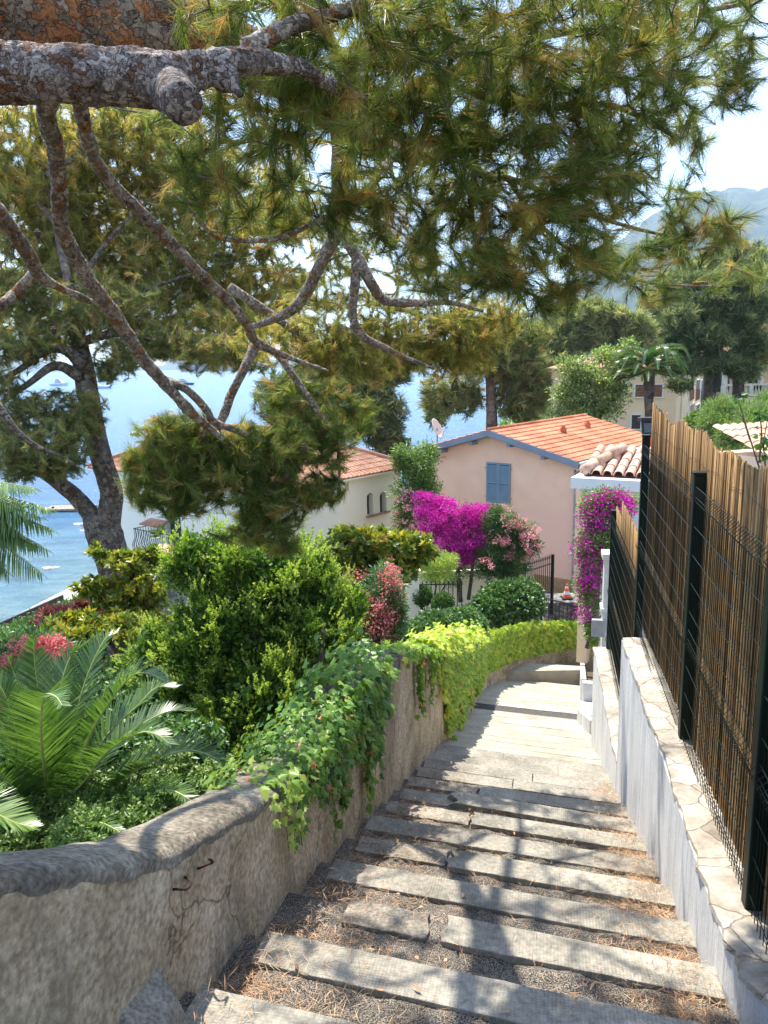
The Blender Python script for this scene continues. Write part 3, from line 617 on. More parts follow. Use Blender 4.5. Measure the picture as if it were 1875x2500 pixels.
def lowwall(a_, c_, w_, h_):
    p0, p1 = SR(*a_), SR(*c_); d_ = unit((p1 - p0) * [1, 1, 0]); n_ = np.array([d_[1], -d_[0], 0]) * w_
    b.add([p0 - [0, 0, .5], p0 + n_ - [0, 0, .5], p1 + n_ - [0, 0, .5], p1 - [0, 0, .5], p0 + [0, 0, h_], p0 + n_ + [0, 0, h_], p1 + n_ + [0, 0, h_], p1 + [0, 0, h_]], [(3, 2, 1, 0), (4, 5, 6, 7), (0, 1, 5, 4), (1, 2, 6, 5), (2, 3, 7, 6), (3, 0, 4, 7)])
lowwall((17.4, .86), (23.6, 1.12), .12, .62); lowwall((17.2, .86), (17.34, 1.5), .16, .60); lowwall((14.6, .70), (17.1, .84), .55, .10); lowwall((12.9, .80), (14.5, .66), .10, .22)
b.build('white_wall', m_white, pw, bevel=.01)
b = MB(); b.box(SR(20.4, 1.5, zpath(20.4) + .1), 6, .7, .5, ax=unit(HD + np.array([0, 0, -.32]))); b.build('soil', m_ground, pw)
m_pier = noisy('pale_stone', [(.3, (.5, .48, .44)), (.7, (.68, .66, .62))], 4, 6, .85, .4, 30)
gp = thing('gate_pier', 'white stone gate pier with a grey letter box beside the green mesh fence', 'pier', tuple(SR(13.2, 1.12, -6.8)))
b = MB(); b.box(SR(13.2, 1.12, -5.0), .3, .3, 3.4, ax=HD); b.build('pier', m_pier, gp, bevel=.012)
b = MB(); b.box(SR(13.2, 1.12, -3.26), .38, .38, .10, ax=HD); b.build('capstone', m_pier, gp, bevel=.01)
b = MB(); b.box(SR(13.2, 1.12, -4.2), .37, .37, .07, ax=HD); b.build('string_course', m_pier, gp, bevel=.01)
b = MB(); b.box(SR(13.0, .9, -4.5), .1, .22, .3, ax=HD); b.build('letter_box', noisy('grey_metal', [(.4, (.25, .26, .27)), (.6, (.32, .33, .34))], 3, 3, .5), gp, bevel=.01)
# ------------------------------------------------------------------ BUILDINGS
def roof_tiles(name, A, B, Cc, Dd, mat, parent, cols, rows, amp=.05, step=.02, thick=.06):
    """barrel tiled slope: A,B eave ends, Cc above B, Dd above A; corrugated across, stepped up the slope"""
    A, B, Cc, Dd = [np.array(p, float) for p in (A, B, Cc, Dd)]
    nrm = np.cross(B - A, Dd - A); nrm /= np.linalg.norm(nrm); nrm *= np.sign(nrm[2]); vs = []; sub = 6
    us = np.linspace(0, 1, cols * sub + 1); tl = []
    for j in range(rows):
        tl += [(j / rows, step), ((j + .98) / rows, 0)]
    for t, h in tl:
        for u in us:
            p = (A * (1 - u) + B * u) * (1 - t) + (Dd * (1 - u) + Cc * u) * t
            c_ = abs(math.sin(u * cols * PI)) ** .8
            vs.append(p + nrm * (amp * c_ + h + thick + .006 * math.sin(j_hash(u * cols, t * rows))))
    n = len(us); fs = [(j * n + i, j * n + i + 1, (j + 1) * n + i + 1, (j + 1) * n + i) for j in range(len(tl) - 1) for i in range(n - 1)]
    k = len(vs)
    for u in us: vs.append(A * (1 - u) + B * u)      # closed eave face
    fs += [(i, k + i, k + i + 1, i + 1) for i in range(n - 1)]
    b = MB(); b.add(vs, fs); return b.build(name, mat, parent)
def j_hash(a, b): return (int(a) * 12.9898 + int(b) * 78.233) * 43.7
def tilemat(name, a, b_, c_):
    m = noisy(name, [(.3, a), (.5, b_), (.7, c_)], .9, 8, .85, .3, 30, fine=(9, .3), bdist=.01)
    return m
m_tile = tilemat('terracotta', (.34, .105, .05), (.50, .17, .085), (.60, .25, .14))
m_tile_old = tilemat('old_terracotta', (.28, .13, .08), (.44, .22, .14), (.55, .36, .25))
m_pink = noisy('pink_render', [(.3, (.83, .555, .41)), (.52, (.87, .60, .45)), (.7, (.89, .65, .50))], .35, 8, .92, .15, 40, fine=(1.6, .07), bdist=.01)
# patches of newer pink lower down
nt = m_pink.node_tree; L = nt.links; bb = nt.nodes['Principled BSDF']; oc = bb.inputs['Base Color'].links[0].from_socket
tc = N(nt, 'TexCoord'); sx = N(nt, 'SeparateXYZ'); L.new(tc.outputs['Object'], sx.inputs[0]); n_ = N(nt, 'TexNoise', Scale=.5, Detail=6); L.new(tc.outputs['Object'], n_.inputs[0])
ma = N(nt, 'Math', operation='MULTIPLY_ADD'); L.new(n_.outputs[0], ma.inputs[0]); ma.inputs[1].default_value = 3; L.new(sx.outputs['Z'], ma.inputs[2])
mr = N(nt, 'MapRange'); mr.inputs['From Min'].default_value = -5.6; mr.inputs['From Max'].default_value = -4.2; mr.inputs['To Min'].default_value = 1; mr.inputs['To Max'].default_value = 0; L.new(ma.outputs[0], mr.inputs[0])
mm = N(nt, 'MixRGB'); L.new(mr.outputs[0], mm.inputs[0]); L.new(oc, mm.inputs[1]); mm.inputs[2].default_value = (.82, .55, .45, 1); L.new(mm.outputs[0], bb.inputs['Base Color'])
m_peach = noisy('peach_render', [(.3, (.78, .57, .38)), (.7, (.84, .64, .45))], .5, 6, .92, .15, 40, bdist=.01)
m_blue = noisy('blue_paint', [(.3, (.16, .26, .34)), (.7, (.20, .31, .40))], 2, 5, .6, .1, 30, bdist=.004)
m_fascia = noisy('grey_blue_paint', [(.3, (.17, .21, .28)), (.7, (.23, .28, .35))], 2, 5, .6)
m_wpaint = noisy('white_paint', [(.3, (.68, .70, .73)), (.7, (.78, .79, .80))], 1, 4, .5)
m_metal = noisy('zinc', [(.4, (.28, .29, .3)), (.6, (.38, .39, .40))], 3, 4, .45, metal=.3)
m_glass, nt, bb = newmat('window_glass'); bb.inputs['Base Color'].default_value = (.02, .03, .035, 1); bb.inputs['Roughness'].default_value = .06; bb.inputs['Specular IOR Level'].default_value = .8
m_dark, nt, bb = newmat('dark_interior'); bb.inputs['Base Color'].default_value = (.015, .013, .012, 1)
m_brown = noisy('brown_wood', [(.3, (.16, .07, .04)), (.7, (.24, .11, .07))], 4, 5, .7)
m_black = noisy('black_iron', [(.3, (.008, .008, .009)), (.7, (.02, .02, .022))], 5, 4, .45)

# pink house
Rc = np.array([8.16, 31.0]); fd = np.array([-.78, .626]); sd_ = np.array([.626, .78]); FWD = 8.3; SDL = 9.4; ZE = -4.05; ZB = -10.9
def H(a, b_, z): q_ = Rc + fd * a + sd_ * b_; return np.array([q_[0], q_[1], z])
ph = thing('pink_house', 'pink gabled house with an orange tiled roof and closed blue shutters', 'house', tuple(H(4, 4, ZB)))
apex = ZE + 1.12
A_ = .38     # overhang
b = MB(); pts = [H(A_, 0, ZB), H(FWD - A_, 0, ZB), H(FWD - A_, 0, ZE - .02), H(FWD / 2, 0, apex - .12), H(A_, 0, ZE - .02)]
b.plate(pts, np.array([sd_[0], sd_[1], 0]), SDL - .5); b.build('wall', m_pink, ph)
SLP = (apex - ZE) / (FWD / 2)
roofs = []
for sg in (0, 1):
    e0 = -.0 if sg == 0 else FWD; 
    A0 = H(e0, -.55, ZE - .02); B0 = H(e0, SDL, ZE - .02); C0 = H(FWD / 2, SDL, apex - .02); D0 = H(FWD / 2, -.55, apex - .02)
    b = MB()
    rows = 11; cols = 34; nrm = np.cross(B0 - A0, D0 - A0); nrm /= np.linalg.norm(nrm); nrm *= np.sign(nrm[2]); vs = []; tl = []
    for j in range(rows): tl += [(j / rows, .035), ((j + .97) / rows, 0.0)]
    us = np.linspace(0, 1, cols * 6 + 1)
    for t, h in tl:
        for u in us:
            p = (A0 * (1 - u) + B0 * u) * (1 - t) + (D0 * (1 - u) + C0 * u) * t; vs.append(p + nrm * (.06 + h + .022 * abs(math.sin(u * cols * PI))))
    n = len(us); fs = [(j * n + i, j * n + i + 1, (j + 1) * n + i + 1, (j + 1) * n + i) for j in range(len(tl) - 1) for i in range(n - 1)]
    k = len(vs)
    for u in us: vs.append(A0 * (1 - u) + B0 * u)
    fs += [(i, k + i, k + i + 1, i + 1) for i in range(n - 1)]
    b.add(vs, fs)
    b.plate([A0, B0, C0, D0], nrm, .05)
    roofs.append(b.build('roof', m_tile, ph))
b = MB(); b.tube([H(FWD / 2, -.58, apex + .06), H(FWD / 2, SDL, apex + .06)], .09, 10); b.build('ridge_tiles', m_tile, ph, True)
for y_, a_ in ((.38, .36), (.68, .34)):
    b = MB(); c0 = H(FWD / 2 * (1 - a_), SDL * y_, ZE + SLP * FWD / 2 * (1 - a_) + .2)
    b.box(c0 + np.array([0, 0, -.02]), .26, .22, .22); b.box(c0 + np.array([0, 0, .14]), .16, .14, .14); b.build('roof_vent', m_tile, ph)
# fascia boards on the gable
for sg in (0, 1):
    e0 = -.02 if sg == 0 else FWD + .02
    P0 = H(e0, -.58, ZE); P1 = H(FWD / 2, -.58, apex); b = MB()
    b.plate([P0 + [0, 0, .05], P1 + [0, 0, .05], P1 + [0, 0, -.21], P0 + [0, 0, -.21]], np.array([-sd_[0], -sd_[1], 0]), .04); b.build('fascia', m_fascia, ph)
    b = MB(); b.plate([H(e0, -.56, ZE - .2), H(FWD / 2, -.56, apex - .2), H(FWD / 2, -.56, apex - .24), H(e0, -.56, ZE - .24)], np.array([sd_[0], sd_[1], 0]), .54); b.build('soffit', m_fascia, ph)
for a in (1.6, 3.2, 5.1, 6.7):
    z = ZE + (1 - abs(a - FWD / 2) / (FWD / 2)) * (apex - ZE) - .32; b = MB(); b.box(H(a, -.28, z), .16, .5, .16, ax=(fd[0], fd[1], 0)); b.build('rafter', m_fascia, ph)
b = MB(); b.tube([H(-.07, -.55, ZE - .03), H(-.07, SDL, ZE - .03)], .065, 8); b.build('gutter', m_wpaint, ph, True)
b = MB(); p_, r_ = smooth_path([H(-.07, -.3, ZE - .08), H(.02, -.25, ZE - .3), H(.34, -.06, ZE - .55), H(.34, -.06, ZE - .9), H(.34, -.06, ZB)], .045, 4); b.tube(p_, r_, 8); b.build('downpipe', m_metal, ph, True)
# shutters: located on the gable plane
def on_plane(px, py, p0, nx_, ny_):
    q_ = ray(px, py); t = (p0[0] * nx_ + p0[1] * ny_) / (q_[0] * nx_ + q_[1] * ny_); return q_ * t
def onH(x, y): return on_plane(x * S, y * S, Rc, sd_[0], sd_[1])
tl_, br_ = onH(1052, 998), onH(1103, 1090); ac = [np.dot(p[:2] - Rc, fd) for p in (tl_, br_)]
a1, a0 = ac; zt_, zb_ = tl_[2], br_[2] + .02
for i in range(2):
    lo = a0 + (a1 - a0) * i / 2; hi = a0 + (a1 - a0) * (i + 1) / 2; mid = (lo + hi) / 2; wd = hi - lo - .012
    b = MB(); fr = .07; ax = (fd[0], fd[1], 0)
    for s_ in (-1, 1): b.box(H(mid + s_ * (wd / 2 - fr / 2), -.045, (zt_ + zb_) / 2), fr, .045, zt_ - zb_, ax=ax)
    for z in (zt_ - fr / 2, zb_ + fr / 2, (zt_ + zb_) / 2): b.box(H(mid, -.045, z), wd - 2 * fr, .044, fr * 1.1, ax=ax)
    o = b.build('shutter', m_blue, ph)
    b = MB()
    for z in np.arange(zb_ + .1, zt_ - .08, .05):
        if abs(z - (zt_ + zb_) / 2) > .05: b.box(H(mid, -.04, z), wd - 2 * fr, .012, .045, ax=ax, az=unit(np.array([sd_[0] * .5, sd_[1] * .5, 1.])), ay=unit(np.array([sd_[0], sd_[1], -.5])))
    b.build('slats', m_blue, o)
    for z in (zb_ + .25, zt_ - .25):
        b = MB(); b.box(H(a0 - .03 if i == 0 else a1 + .03, -.05, z), .1, .02, .03, ax=ax); b.build('hinge', m_blue, o)
b = MB(); b.box(H((a0 + a1) / 2, -.04, zb_ - .04), a1 - a0 + .16, .14, .05, ax=(fd[0], fd[1], 0)); b.build('sill', m_pink, ph)
b = MB(); b.box(H((a0 + a1) / 2, .0, (zt_ + zb_) / 2), a1 - a0 - .02, .03, zt_ - zb_ - .02, ax=(fd[0], fd[1], 0)); b.build('window', m_glass, ph)
for y_, z in ((2.3, ZE - .65), (3.7, ZE - .6)):
    b = MB(); b.box(H(A_ - .02, y_, z), .5, .05, .45, ax=(sd_[0], sd_[1], 0)); o = b.build('window', m_wpaint, ph)
    b = MB(); b.box(H(A_ - .045, y_, z), .38, .02, .33, ax=(sd_[0], sd_[1], 0)); b.build('pane', m_glass, o)
b = MB()
m_plinth = noisy('stone_tiles', [(.3, (.30, .20, .11)), (.7, (.45, .32, .19))], 3, 5, .8, .4, 20)
b.box(H(1.3, -.03, ZB + 1.0), 1.7, .07, 1.6, ax=(fd[0], fd[1], 0)); b.build('plinth', m_plinth, ph)
# lower terrace strip
# satellite dish
dc = onH(961, 928); a_ = np.dot(dc[:2] - Rc, fd)
dt = thing('satellite_dish', 'pale satellite dish on a bracket at the left corner of the pink house', 'satellite dish', tuple(H(a_, -.3, dc[2] - 1)))
c0 = H(a_ - .0, -.75, dc[2] + .05); axis = unit(np.array([.78, -.35, .42])); u_ = unit(np.cross(axis, [0, 0, 1])); v_ = np.cross(u_, axis); vs = []
for j in range(7):
    for i in range(20):
        rr_ = .5 * j / 6; vs.append(c0 + u_ * math.cos(i * PI / 10) * rr_ * .92 + v_ * math.sin(i * PI / 10) * rr_ + axis * (rr_ ** 2 * .55))
fs = [(j * 20 + i, j * 20 + (i + 1) % 20, (j + 1) * 20 + (i + 1) % 20, (j + 1) * 20 + i) for j in range(6) for i in range(20)]
n = len(vs); vs += [v - axis * .02 for v in vs]; fs += [tuple(n + i for i in f)[::-1] for f in fs] + [(120 + i, 120 + (i + 1) % 20, n + 120 + (i + 1) % 20, n + 120 + i) for i in range(20)]
m_dish = noisy('dish_paint', [(.3, (.62, .5, .42)), (.7, (.7, .58, .5))], 2, 3, .6)
b = MB(); b.add(vs, fs); b.build('reflector', m_dish, dt, True)
b = MB(); m0 = H(a_, -.62, dc[2] + .1); b.tube([m0, H(a_, -.62, dc[2] - 1.35)], .03, 8); b.tube([H(a_, -.62, dc[2] - .6), H(a_ - .05, .02, dc[2] - .6)], .022, 6); b.tube([H(a_, -.62, dc[2] - 1.25), H(a_ - .05, .02, dc[2] - 1.25)], .022, 6); b.build('bracket', m_metal, dt)
b = MB(); b.tube([c0 - v_ * .48, c0 + axis * .5 - v_ * .15], .015, 6); b.box(c0 + axis * .52 - v_ * .14, .1, .08, .08, ax=axis); b.build('receiver_arm', m_metal, dt)

# carport / porch with white fascia and barrel tiles
def gd(x, y): return D(x, y, 22.0)
cpo = thing('tiled_porch', 'flat white porch edge with a few pale barrel tiles on top, beside the pink house', 'porch roof', (7.2, 22, -9))
pL = D(1233, 1032, 20.5); pR = D(1500, 1054, 19.0); dirp = unit(np.array([pR[0] - pL[0], pR[1] - pL[1], 0])); nb = np.array([-dirp[1], dirp[0], 0]); Lp = 3.2
zf = pL[2]
b = MB(); b.box(pL + dirp * Lp / 2 + nb * 1.5 + [0, 0, -.14], Lp, 3.0, .30, ax=dirp); b.build('fascia', m_wpaint, cpo, bevel=.01)
b = MB(); b.box(pL + dirp * (Lp / 2 + .12) + nb * 1.6 + [0, 0, -.38], Lp - .2, 2.8, .18, ax=dirp); b.build('soffit', m_wpaint, cpo, bevel=.01)
b = MB(); b.box(pL + dirp * .35 + nb * .5 + [0, 0, -2.9], .3, .3, 4.9, ax=dirp); b.build('pillar', m_peach, cpo, bevel=.01)
b = MB(); b.box(pL + dirp * 1.9 + nb * .9 + [0, 0, -2.9], 2.4, .2, 4.9, ax=dirp); b.build('wall', m_wpaint, cpo, bevel=.01)
m_tile_pale = tilemat('pale_tiles', (.46, .27, .18), (.60, .38, .27), (.68, .50, .38))
e0_ = pL + dirp * .3 + nb * .35 + [0, 0, .05]
for i in range(8):
    b = MB(); base = e0_ + dirp * (i * .29)
    for j in range(4):
        q0 = base + nb * (j * .42) + [0, 0, .02 + j * .13]; q1 = base + nb * (j * .42 + .5) + [0, 0, .02 + (j + 1.15) * .13]
        vs = []; nn = 9
        for (qq, rr_) in ((q0, .135), (q1, .11)):
            for kx in range(nn):
                a = PI * kx / (nn - 1); vs.append(qq + dirp * math.cos(a) * rr_ + np.array([0, 0, 1]) * math.sin(a) * rr_ * .95)
            for kx in range(nn):
                a = PI * kx / (nn - 1); vs.append(qq + dirp * math.cos(a) * (rr_ - .018) + np.array([0, 0, 1]) * math.sin(a) * (rr_ - .018) * .95)
        fs = []
        for kx in range(nn - 1): fs += [(kx, kx + 1, 2 * nn + kx + 1, 2 * nn + kx), (nn + kx, nn + kx + 1, 3 * nn + kx + 1, 3 * nn + kx), (kx, kx + 1, nn + kx + 1, nn + kx), (2 * nn + kx, 2 * nn + kx + 1, 3 * nn + kx + 1, 3 * nn + kx)]
        b.add(vs, fs)
    b.build('tile_row', m_tile_pale, cpo)
b = MB(); ra = e0_ - dirp * .05 + [0, 0, .12]
for j in range(3): b.tube([ra + nb * (j * .45) + dirp * (j * .25) + [0, 0, j * .17], ra + nb * (j * .45 + .5) + dirp * (j * .25 + .27) + [0, 0, j * .17 + .18]], [.15, .12], 12)
b.build('hip_tiles', m_tile_pale, cpo, True)
b = MB(); b.prism([tuple((e0_ + nb * 0 + dirp * 0)[:2]), tuple((e0_ + dirp * 2.2)[:2]), tuple((e0_ + dirp * 2.2 + nb * 1.6)[:2]), tuple((e0_ + nb * 1.6 + dirp * .5)[:2])], [zf + .0] * 4, [zf + .03, zf + .03, zf + .55, zf + .55]); b.build('roof_board', noisy('dark_red_board', [(.4, (.09, .03, .025)), (.6, (.13, .05, .04))], 4, 4), cpo)

# cream house
Nc = np.array([-3.65, 27.9]); rdv = np.array([.63, .777]); ldv = np.array([-.79, .613]); RLN = 7.0; LLN = 11.9; ZE2 = -4.45; ZB2 = -11.5
m_creamw = noisy('cream_render', [(.3, (.86, .77, .58)), (.7, (.88, .80, .64))], .5, 6, .92, .12, 40, bdist=.008)
m_whitew = noisy('off_white_render', [(.3, (.84, .80, .70)), (.7, (.87, .84, .76))], .5, 6, .92, .12, 40, bdist=.008)
ch = thing('cream_house', 'cream house with hipped terracotta roof, two arched windows and an iron balcony', 'house', (Nc[0], Nc[1] + 4, ZB2))
def Q2(a, b__, z): q_ = Nc + rdv * a + ldv * b__; return np.array([q_[0], q_[1], z])
# right (arched) wall with real openings
def onC(x, y): 
    p = on_plane(x * S, y * S, Nc, -rdv[1], rdv[0]); return np.dot(p[:2] - Nc, rdv), p[2]
arches = []
for xa, xb, ya, yb in ((792, 807, 1066, 1111), (820, 835, 1064, 1108)):
    s0_, zt2 = onC(xa, ya); s1_, zb2 = onC(xb, yb); arches.append((s0_, s1_, zb2, zt2))
bm = bmesh.new(); 
def holes_wall(name, origin, du, umax, z0, z1, holes, mat, parent, nvec, depth=.25):
    """wall face with arched/rect holes cut by strips, reveals of given depth; holes: (u0,u1,z0,z1,arch)"""
    b = MB(); us = [0] + sorted([x for h in holes for x in (h[0], h[1])]) + [umax]
    def pt(u, z, d=0): return np.array([origin[0] + du[0] * u - nvec[0] * d, origin[1] + du[1] * u - nvec[1] * d, z])
    for i in range(0, len(us) - 1, 2): b.add([pt(us[i], z0), pt(us[i + 1], z0), pt(us[i + 1], z1), pt(us[i], z1)], [(0, 1, 2, 3)])
    for (u0, u1, h0, h1, arch) in holes:
        b.add([pt(u0, z0), pt(u1, z0), pt(u1, h0), pt(u0, h0)], [(0, 1, 2, 3)])
        R_ = (u1 - u0) / 2; n = 12; top_ = [(u0 + R_ - math.cos(PI * k / n) * R_, (h1 - R_) + math.sin(PI * k / n) * R_) if arch else (u0 + 2 * R_ * k / n, h1) for k in range(n + 1)]
        for k in range(n): b.add([pt(*top_[k]), pt(*top_[k + 1]), pt(top_[k + 1][0], z1), pt(top_[k][0], z1)], [(0, 1, 2, 3)])
        lp = [(u0, h0)] + top_ + [(u1, h0)]
        for k in range(len(lp)): a_, c_ = lp[k], lp[(k + 1) % len(lp)]; b.add([pt(*a_), pt(*c_), pt(*c_, depth), pt(*a_, depth)], [(0, 1, 2, 3)])
    return b.build(name, mat, parent)
# thick reveal: nvec points outwards
nr2 = np.array([rdv[1], -rdv[0]])
holes_wall('wall', Nc, rdv, RLN, ZB2, ZE2 + .05, [(a[0], a[1], a[2], a[3], True) for a in arches], m_creamw, ch, nr2, .28)
for a in arches:
    b = MB(); c_ = Nc + rdv * (a[0] + a[1]) / 2 - nr2 * .27; b.box((c_[0], c_[1], (a[2] + a[3]) / 2), a[1] - a[0] + .1, .04, a[3] - a[2] + .1, ax=(rdv[0], rdv[1], 0)); o = b.build('window', m_glass, ch)
    b = MB(); c_ = Nc + rdv * (a[0] + (a[1] - a[0]) * .3) - nr2 * .23; b.box((c_[0], c_[1], (a[2] + a[3]) / 2), .07, .05, a[3] - a[2], ax=(rdv[0], rdv[1], 0)); b.build('window_frame', m_brown, o)
c_ = Nc + rdv * (arches[0][0] + arches[1][1]) / 2 + nr2 * .04
b = MB(); b.box((c_[0], c_[1], arches[0][2] - .03), arches[1][1] - arches[0][0] + .2, .16, .07, ax=(rdv[0], rdv[1], 0)); b.build('sill', m_tile_old, ch)
nl2 = np.array([-ldv[1], ldv[0]]) * -1; nl2 = np.array([ldv[1] * -1, ldv[0]]); 
if nl2[1] > 0: nl2 = -nl2
holes_wall('wall', Nc, ldv, LLN, ZB2, ZE2 + .05, [(1.2, 2.0, ZE2 - 2.2, ZE2 - .9, False), (6.2, 7.2, -7.6, -5.6, False)], m_whitew, ch, nl2, .25)
for u0, u1, z0, z1 in ((1.2, 2.0, ZE2 - 2.2, ZE2 - .9), (6.2, 7.2, -7.6, -5.6)):
    b = MB(); c_ = Nc + ldv * (u0 + u1) / 2 - nl2 * .22; b.box((c_[0], c_[1], (z0 + z1) / 2), u1 - u0, .04, z1 - z0, ax=(ldv[0], ldv[1], 0)); b.build('window', m_glass, ch)
b = MB(); c1 = Q2(RLN, 0, 0); c2 = Q2(RLN, LLN, 0); c3 = Q2(0, LLN, 0)
b.add([(c1[0], c1[1], ZB2), (c2[0], c2[1], ZB2), (c2[0], c2[1], ZE2), (c1[0], c1[1], ZE2), (c3[0], c3[1], ZB2), (c3[0], c3[1], ZE2)], [(0, 1, 2, 3), (1, 4, 5, 2)]); b.build('wall', m_creamw, ch)
ov = .35; E0 = Q2(-ov, -ov, ZE2); E1 = Q2(RLN + ov, -ov, ZE2); E2 = Q2(RLN + ov, LLN + ov, ZE2); E3 = Q2(-ov, LLN + ov, ZE2)
R1 = Q2(RLN / 2, RLN / 2, ZE2 + 1.75); R2 = Q2(RLN / 2, LLN - RLN / 2, ZE2 + 1.75)
b = MB(); b.add([E0, E1, E2, E3, E0 + [0, 0, -.06], E1 + [0, 0, -.06], E2 + [0, 0, -.06], E3 + [0, 0, -.06]], [(0, 1, 2, 3), (4, 5, 6, 7), (0, 1, 5, 4), (1, 2, 6, 5), (2, 3, 7, 6), (3, 0, 4, 7)]); b.build('eaves', m_creamw, ch)
roof_tiles('roof', E0, E1, R1 + .001, R1, m_tile_old, ch, 30, 12, .06, .02, .02)
roof_tiles('roof', E0, E3, R2, R1, m_tile_old, ch, 50, 12, .06, .02, .02)
roof_tiles('roof', E3, E2, R2 + .001, R2, m_tile, ch, 30, 12, .06, .02, .02)
roof_tiles('roof', E1, E2, R2, R1, m_tile, ch, 50, 12, .06, .02, .02)
b = MB()
for a_, c_ in ((E0, R1), (E1, R1), (E2, R2), (E3, R2), (R1, R2)): b.tube([a_ + [0, 0, .1], c_ + [0, 0, .1]], .1, 8)
b.build('hip_tiles', m_tile_old, ch, True)
# balcony on the left wall
b = MB(); bx0, bx1 = 5.2, 8.2; nv3 = np.array([nl2[0], nl2[1], 0]); zb3 = -7.7
def LB(u, d, z): q_ = Nc + ldv * u + nl2 * d; return np.array([q_[0], q_[1], z])
b.plate([LB(bx0, 0, zb3), LB(bx1, 0, zb3), LB(bx1, 1.0, zb3), LB(bx0, 1.0, zb3)], (0, 0, -1), .15); bal = b.build('balcony', m_tile_old, ch)
b = MB()
def baluster(u, d): 
    o_ = nv3; pts = [LB(u, d, zb3), LB(u, d + .10, zb3 + .18), LB(u, d + .12, zb3 + .35), LB(u, d - .02, zb3 + .65), LB(u, d, zb3 + 1.0)]; p_, r_ = smooth_path(pts, .012, 4); b.tube(p_, r_, 5)
for u in np.arange(bx0, bx1 + .01, .13): baluster(u, .95)
for d in np.arange(.1, .9, .13): baluster(bx1, d); baluster(bx0, d)
b.tube([LB(bx0, 0, zb3 + 1), LB(bx0, .95, zb3 + 1), LB(bx1, .95, zb3 + 1), LB(bx1, 0, zb3 + 1)], .018, 6)
b.build('railing', m_black, bal)
b = MB(); b.plate([LB(7.0, 0, -6.4), LB(8.3, 0, -6.4), LB(8.3, .6, -6.55), LB(7.0, .6, -6.55)], (0, 0, -1), .05); b.build('canopy', m_tile_old, ch)
# little stone outhouse with tile coping by the balcony
so = thing('stone_annex', 'small stone wall with terracotta coping below the iron balcony', 'annex', (-8.9, 29.2, -11))
cc_ = D(362, 1222, 29.2)
m_rub = noisy('rubble_stone', [(.35, (.16, .15, .14)), (.6, (.42, .39, .35))], 3.5, 7, .95, .9, 9, bdist=.05)
b = MB(); b.box(cc_ + [0.3, .8, -1.6], 1.9, 1.6, 3.0, ax=unit(np.array([.9, .3, 0]))); b.build('stone_wall', m_rub, so)
ca = unit(np.array([.9, .3, 0])); cb = np.array([-ca[1], ca[0], 0]); e = cc_ + [.3, .8, -.05] - cb * .95
roof_tiles('coping', e - ca * 1.05, e + ca * 1.05, e + ca * 1.05 + cb * 1.8 + [0, 0, .55], e - ca * 1.05 + cb * 1.8 + [0, 0, .55], m_tile_old, so, 9, 4, .06, .03, .03)

# apartment block, far right
ap = thing('apartment_block', 'peach apartment block with brown blinds and white windows among the pines', 'building', (28, 62, -10))
K0 = D(1240 + 0, 1000, 58); cA = D(1454, 1000, 60)[:2]   # near corner at px 1508
lA = unit(np.array([-.985, .17])); rA = unit(np.array([.45, .893])); ZA0 = -11.5; ZA1 = -.6
def apt(u, v_, z): q_ = cA + lA * u + rA * v_; return np.array([q_[0], q_[1], z])
b = MB(); b.prism([tuple(apt(0, 0, 0)[:2]), tuple(apt(0, 14, 0)[:2]), tuple(apt(9.5, 14, 0)[:2]), tuple(apt(9.5, 0, 0)[:2])], ZA0, ZA1); b.build('wall', m_peach, ap)
b = MB(); c_ = apt(4.75, 7, ZA1); hx = [apt(-.5, -.5, ZA1), apt(-.5, 14.5, ZA1), apt(10, 14.5, ZA1), apt(10, -.5, ZA1)]
r1_, r2_ = apt(4.75, 4, ZA1 + 1.5), apt(4.75, 10, ZA1 + 1.5)
b.add(hx + [r1_, r2_] + [h - [0, 0, .15] for h in hx], [(0, 1, 5, 4), (1, 2, 5), (2, 3, 4, 5), (3, 0, 4), (0, 1, 7, 6), (1, 2, 8, 7), (2, 3, 9, 8), (3, 0, 6, 9), (6, 7, 8, 9)]); b.build('roof', m_tile_old, ap)
nL_ = np.array([lA[1], -lA[0]]); nL_ = nL_ if nL_[1] < 0 else -nL_; nR_ = np.array([rA[1], -rA[0]])
def aw(face, u, z, w_, h_, mat, blind=None, name='window'):
    d_, n_ = (lA, nL_) if face == 'L' else (rA, nR_)
    q_ = cA + d_ * u + n_ * .02; ax = (d_[0], d_[1], 0)
    b = MB()
    for s_ in (-1, 1): b.box((q_[0] + d_[0] * s_ * w_ / 2, q_[1] + d_[1] * s_ * w_ / 2, z), .09, .14, h_ + .12, ax=ax)
    b.box((q_[0], q_[1], z + h_ / 2), w_, .14, .09, ax=ax); b.box((q_[0], q_[1], z - h_ / 2), w_ + .2, .2, .08, ax=ax)
    o = b.build(name, m_wpaint, ap)
    b = MB(); b.box((q_[0], q_[1], z), w_, .06, h_, ax=ax); b.build('pane', mat, o)
    if blind:
        b = MB(); q2 = q_ + n_ * .08; b.box((q2[0], q2[1], z - h_ / 2 + h_ * .25), w_ * 1.02, .05, h_ * .5, ax=ax); b.build('blind', blind, o)
def apx(face, px, py):
    d_ = lA if face == 'L' else rA; p = on_plane(px, py, cA, -d_[1], d_[0]); return abs(np.dot(p[:2] - cA, d_)), p[2]
def aw2(face, xa, xb, ya, yb, mat, blind=None):
    ua, za = apx(face, xa, ya); ub, zb_ = apx(face, xb, yb); aw(face, (ua + ub) / 2, (za + zb_) / 2, abs(ua - ub), abs(za - zb_), mat, blind)
aw2('L', 1550, 1573, 938, 970, m_brown); aw2('L', 1592, 1617, 938, 970, m_brown); aw2('L', 1541, 1564, 1012, 1048, m_glass)
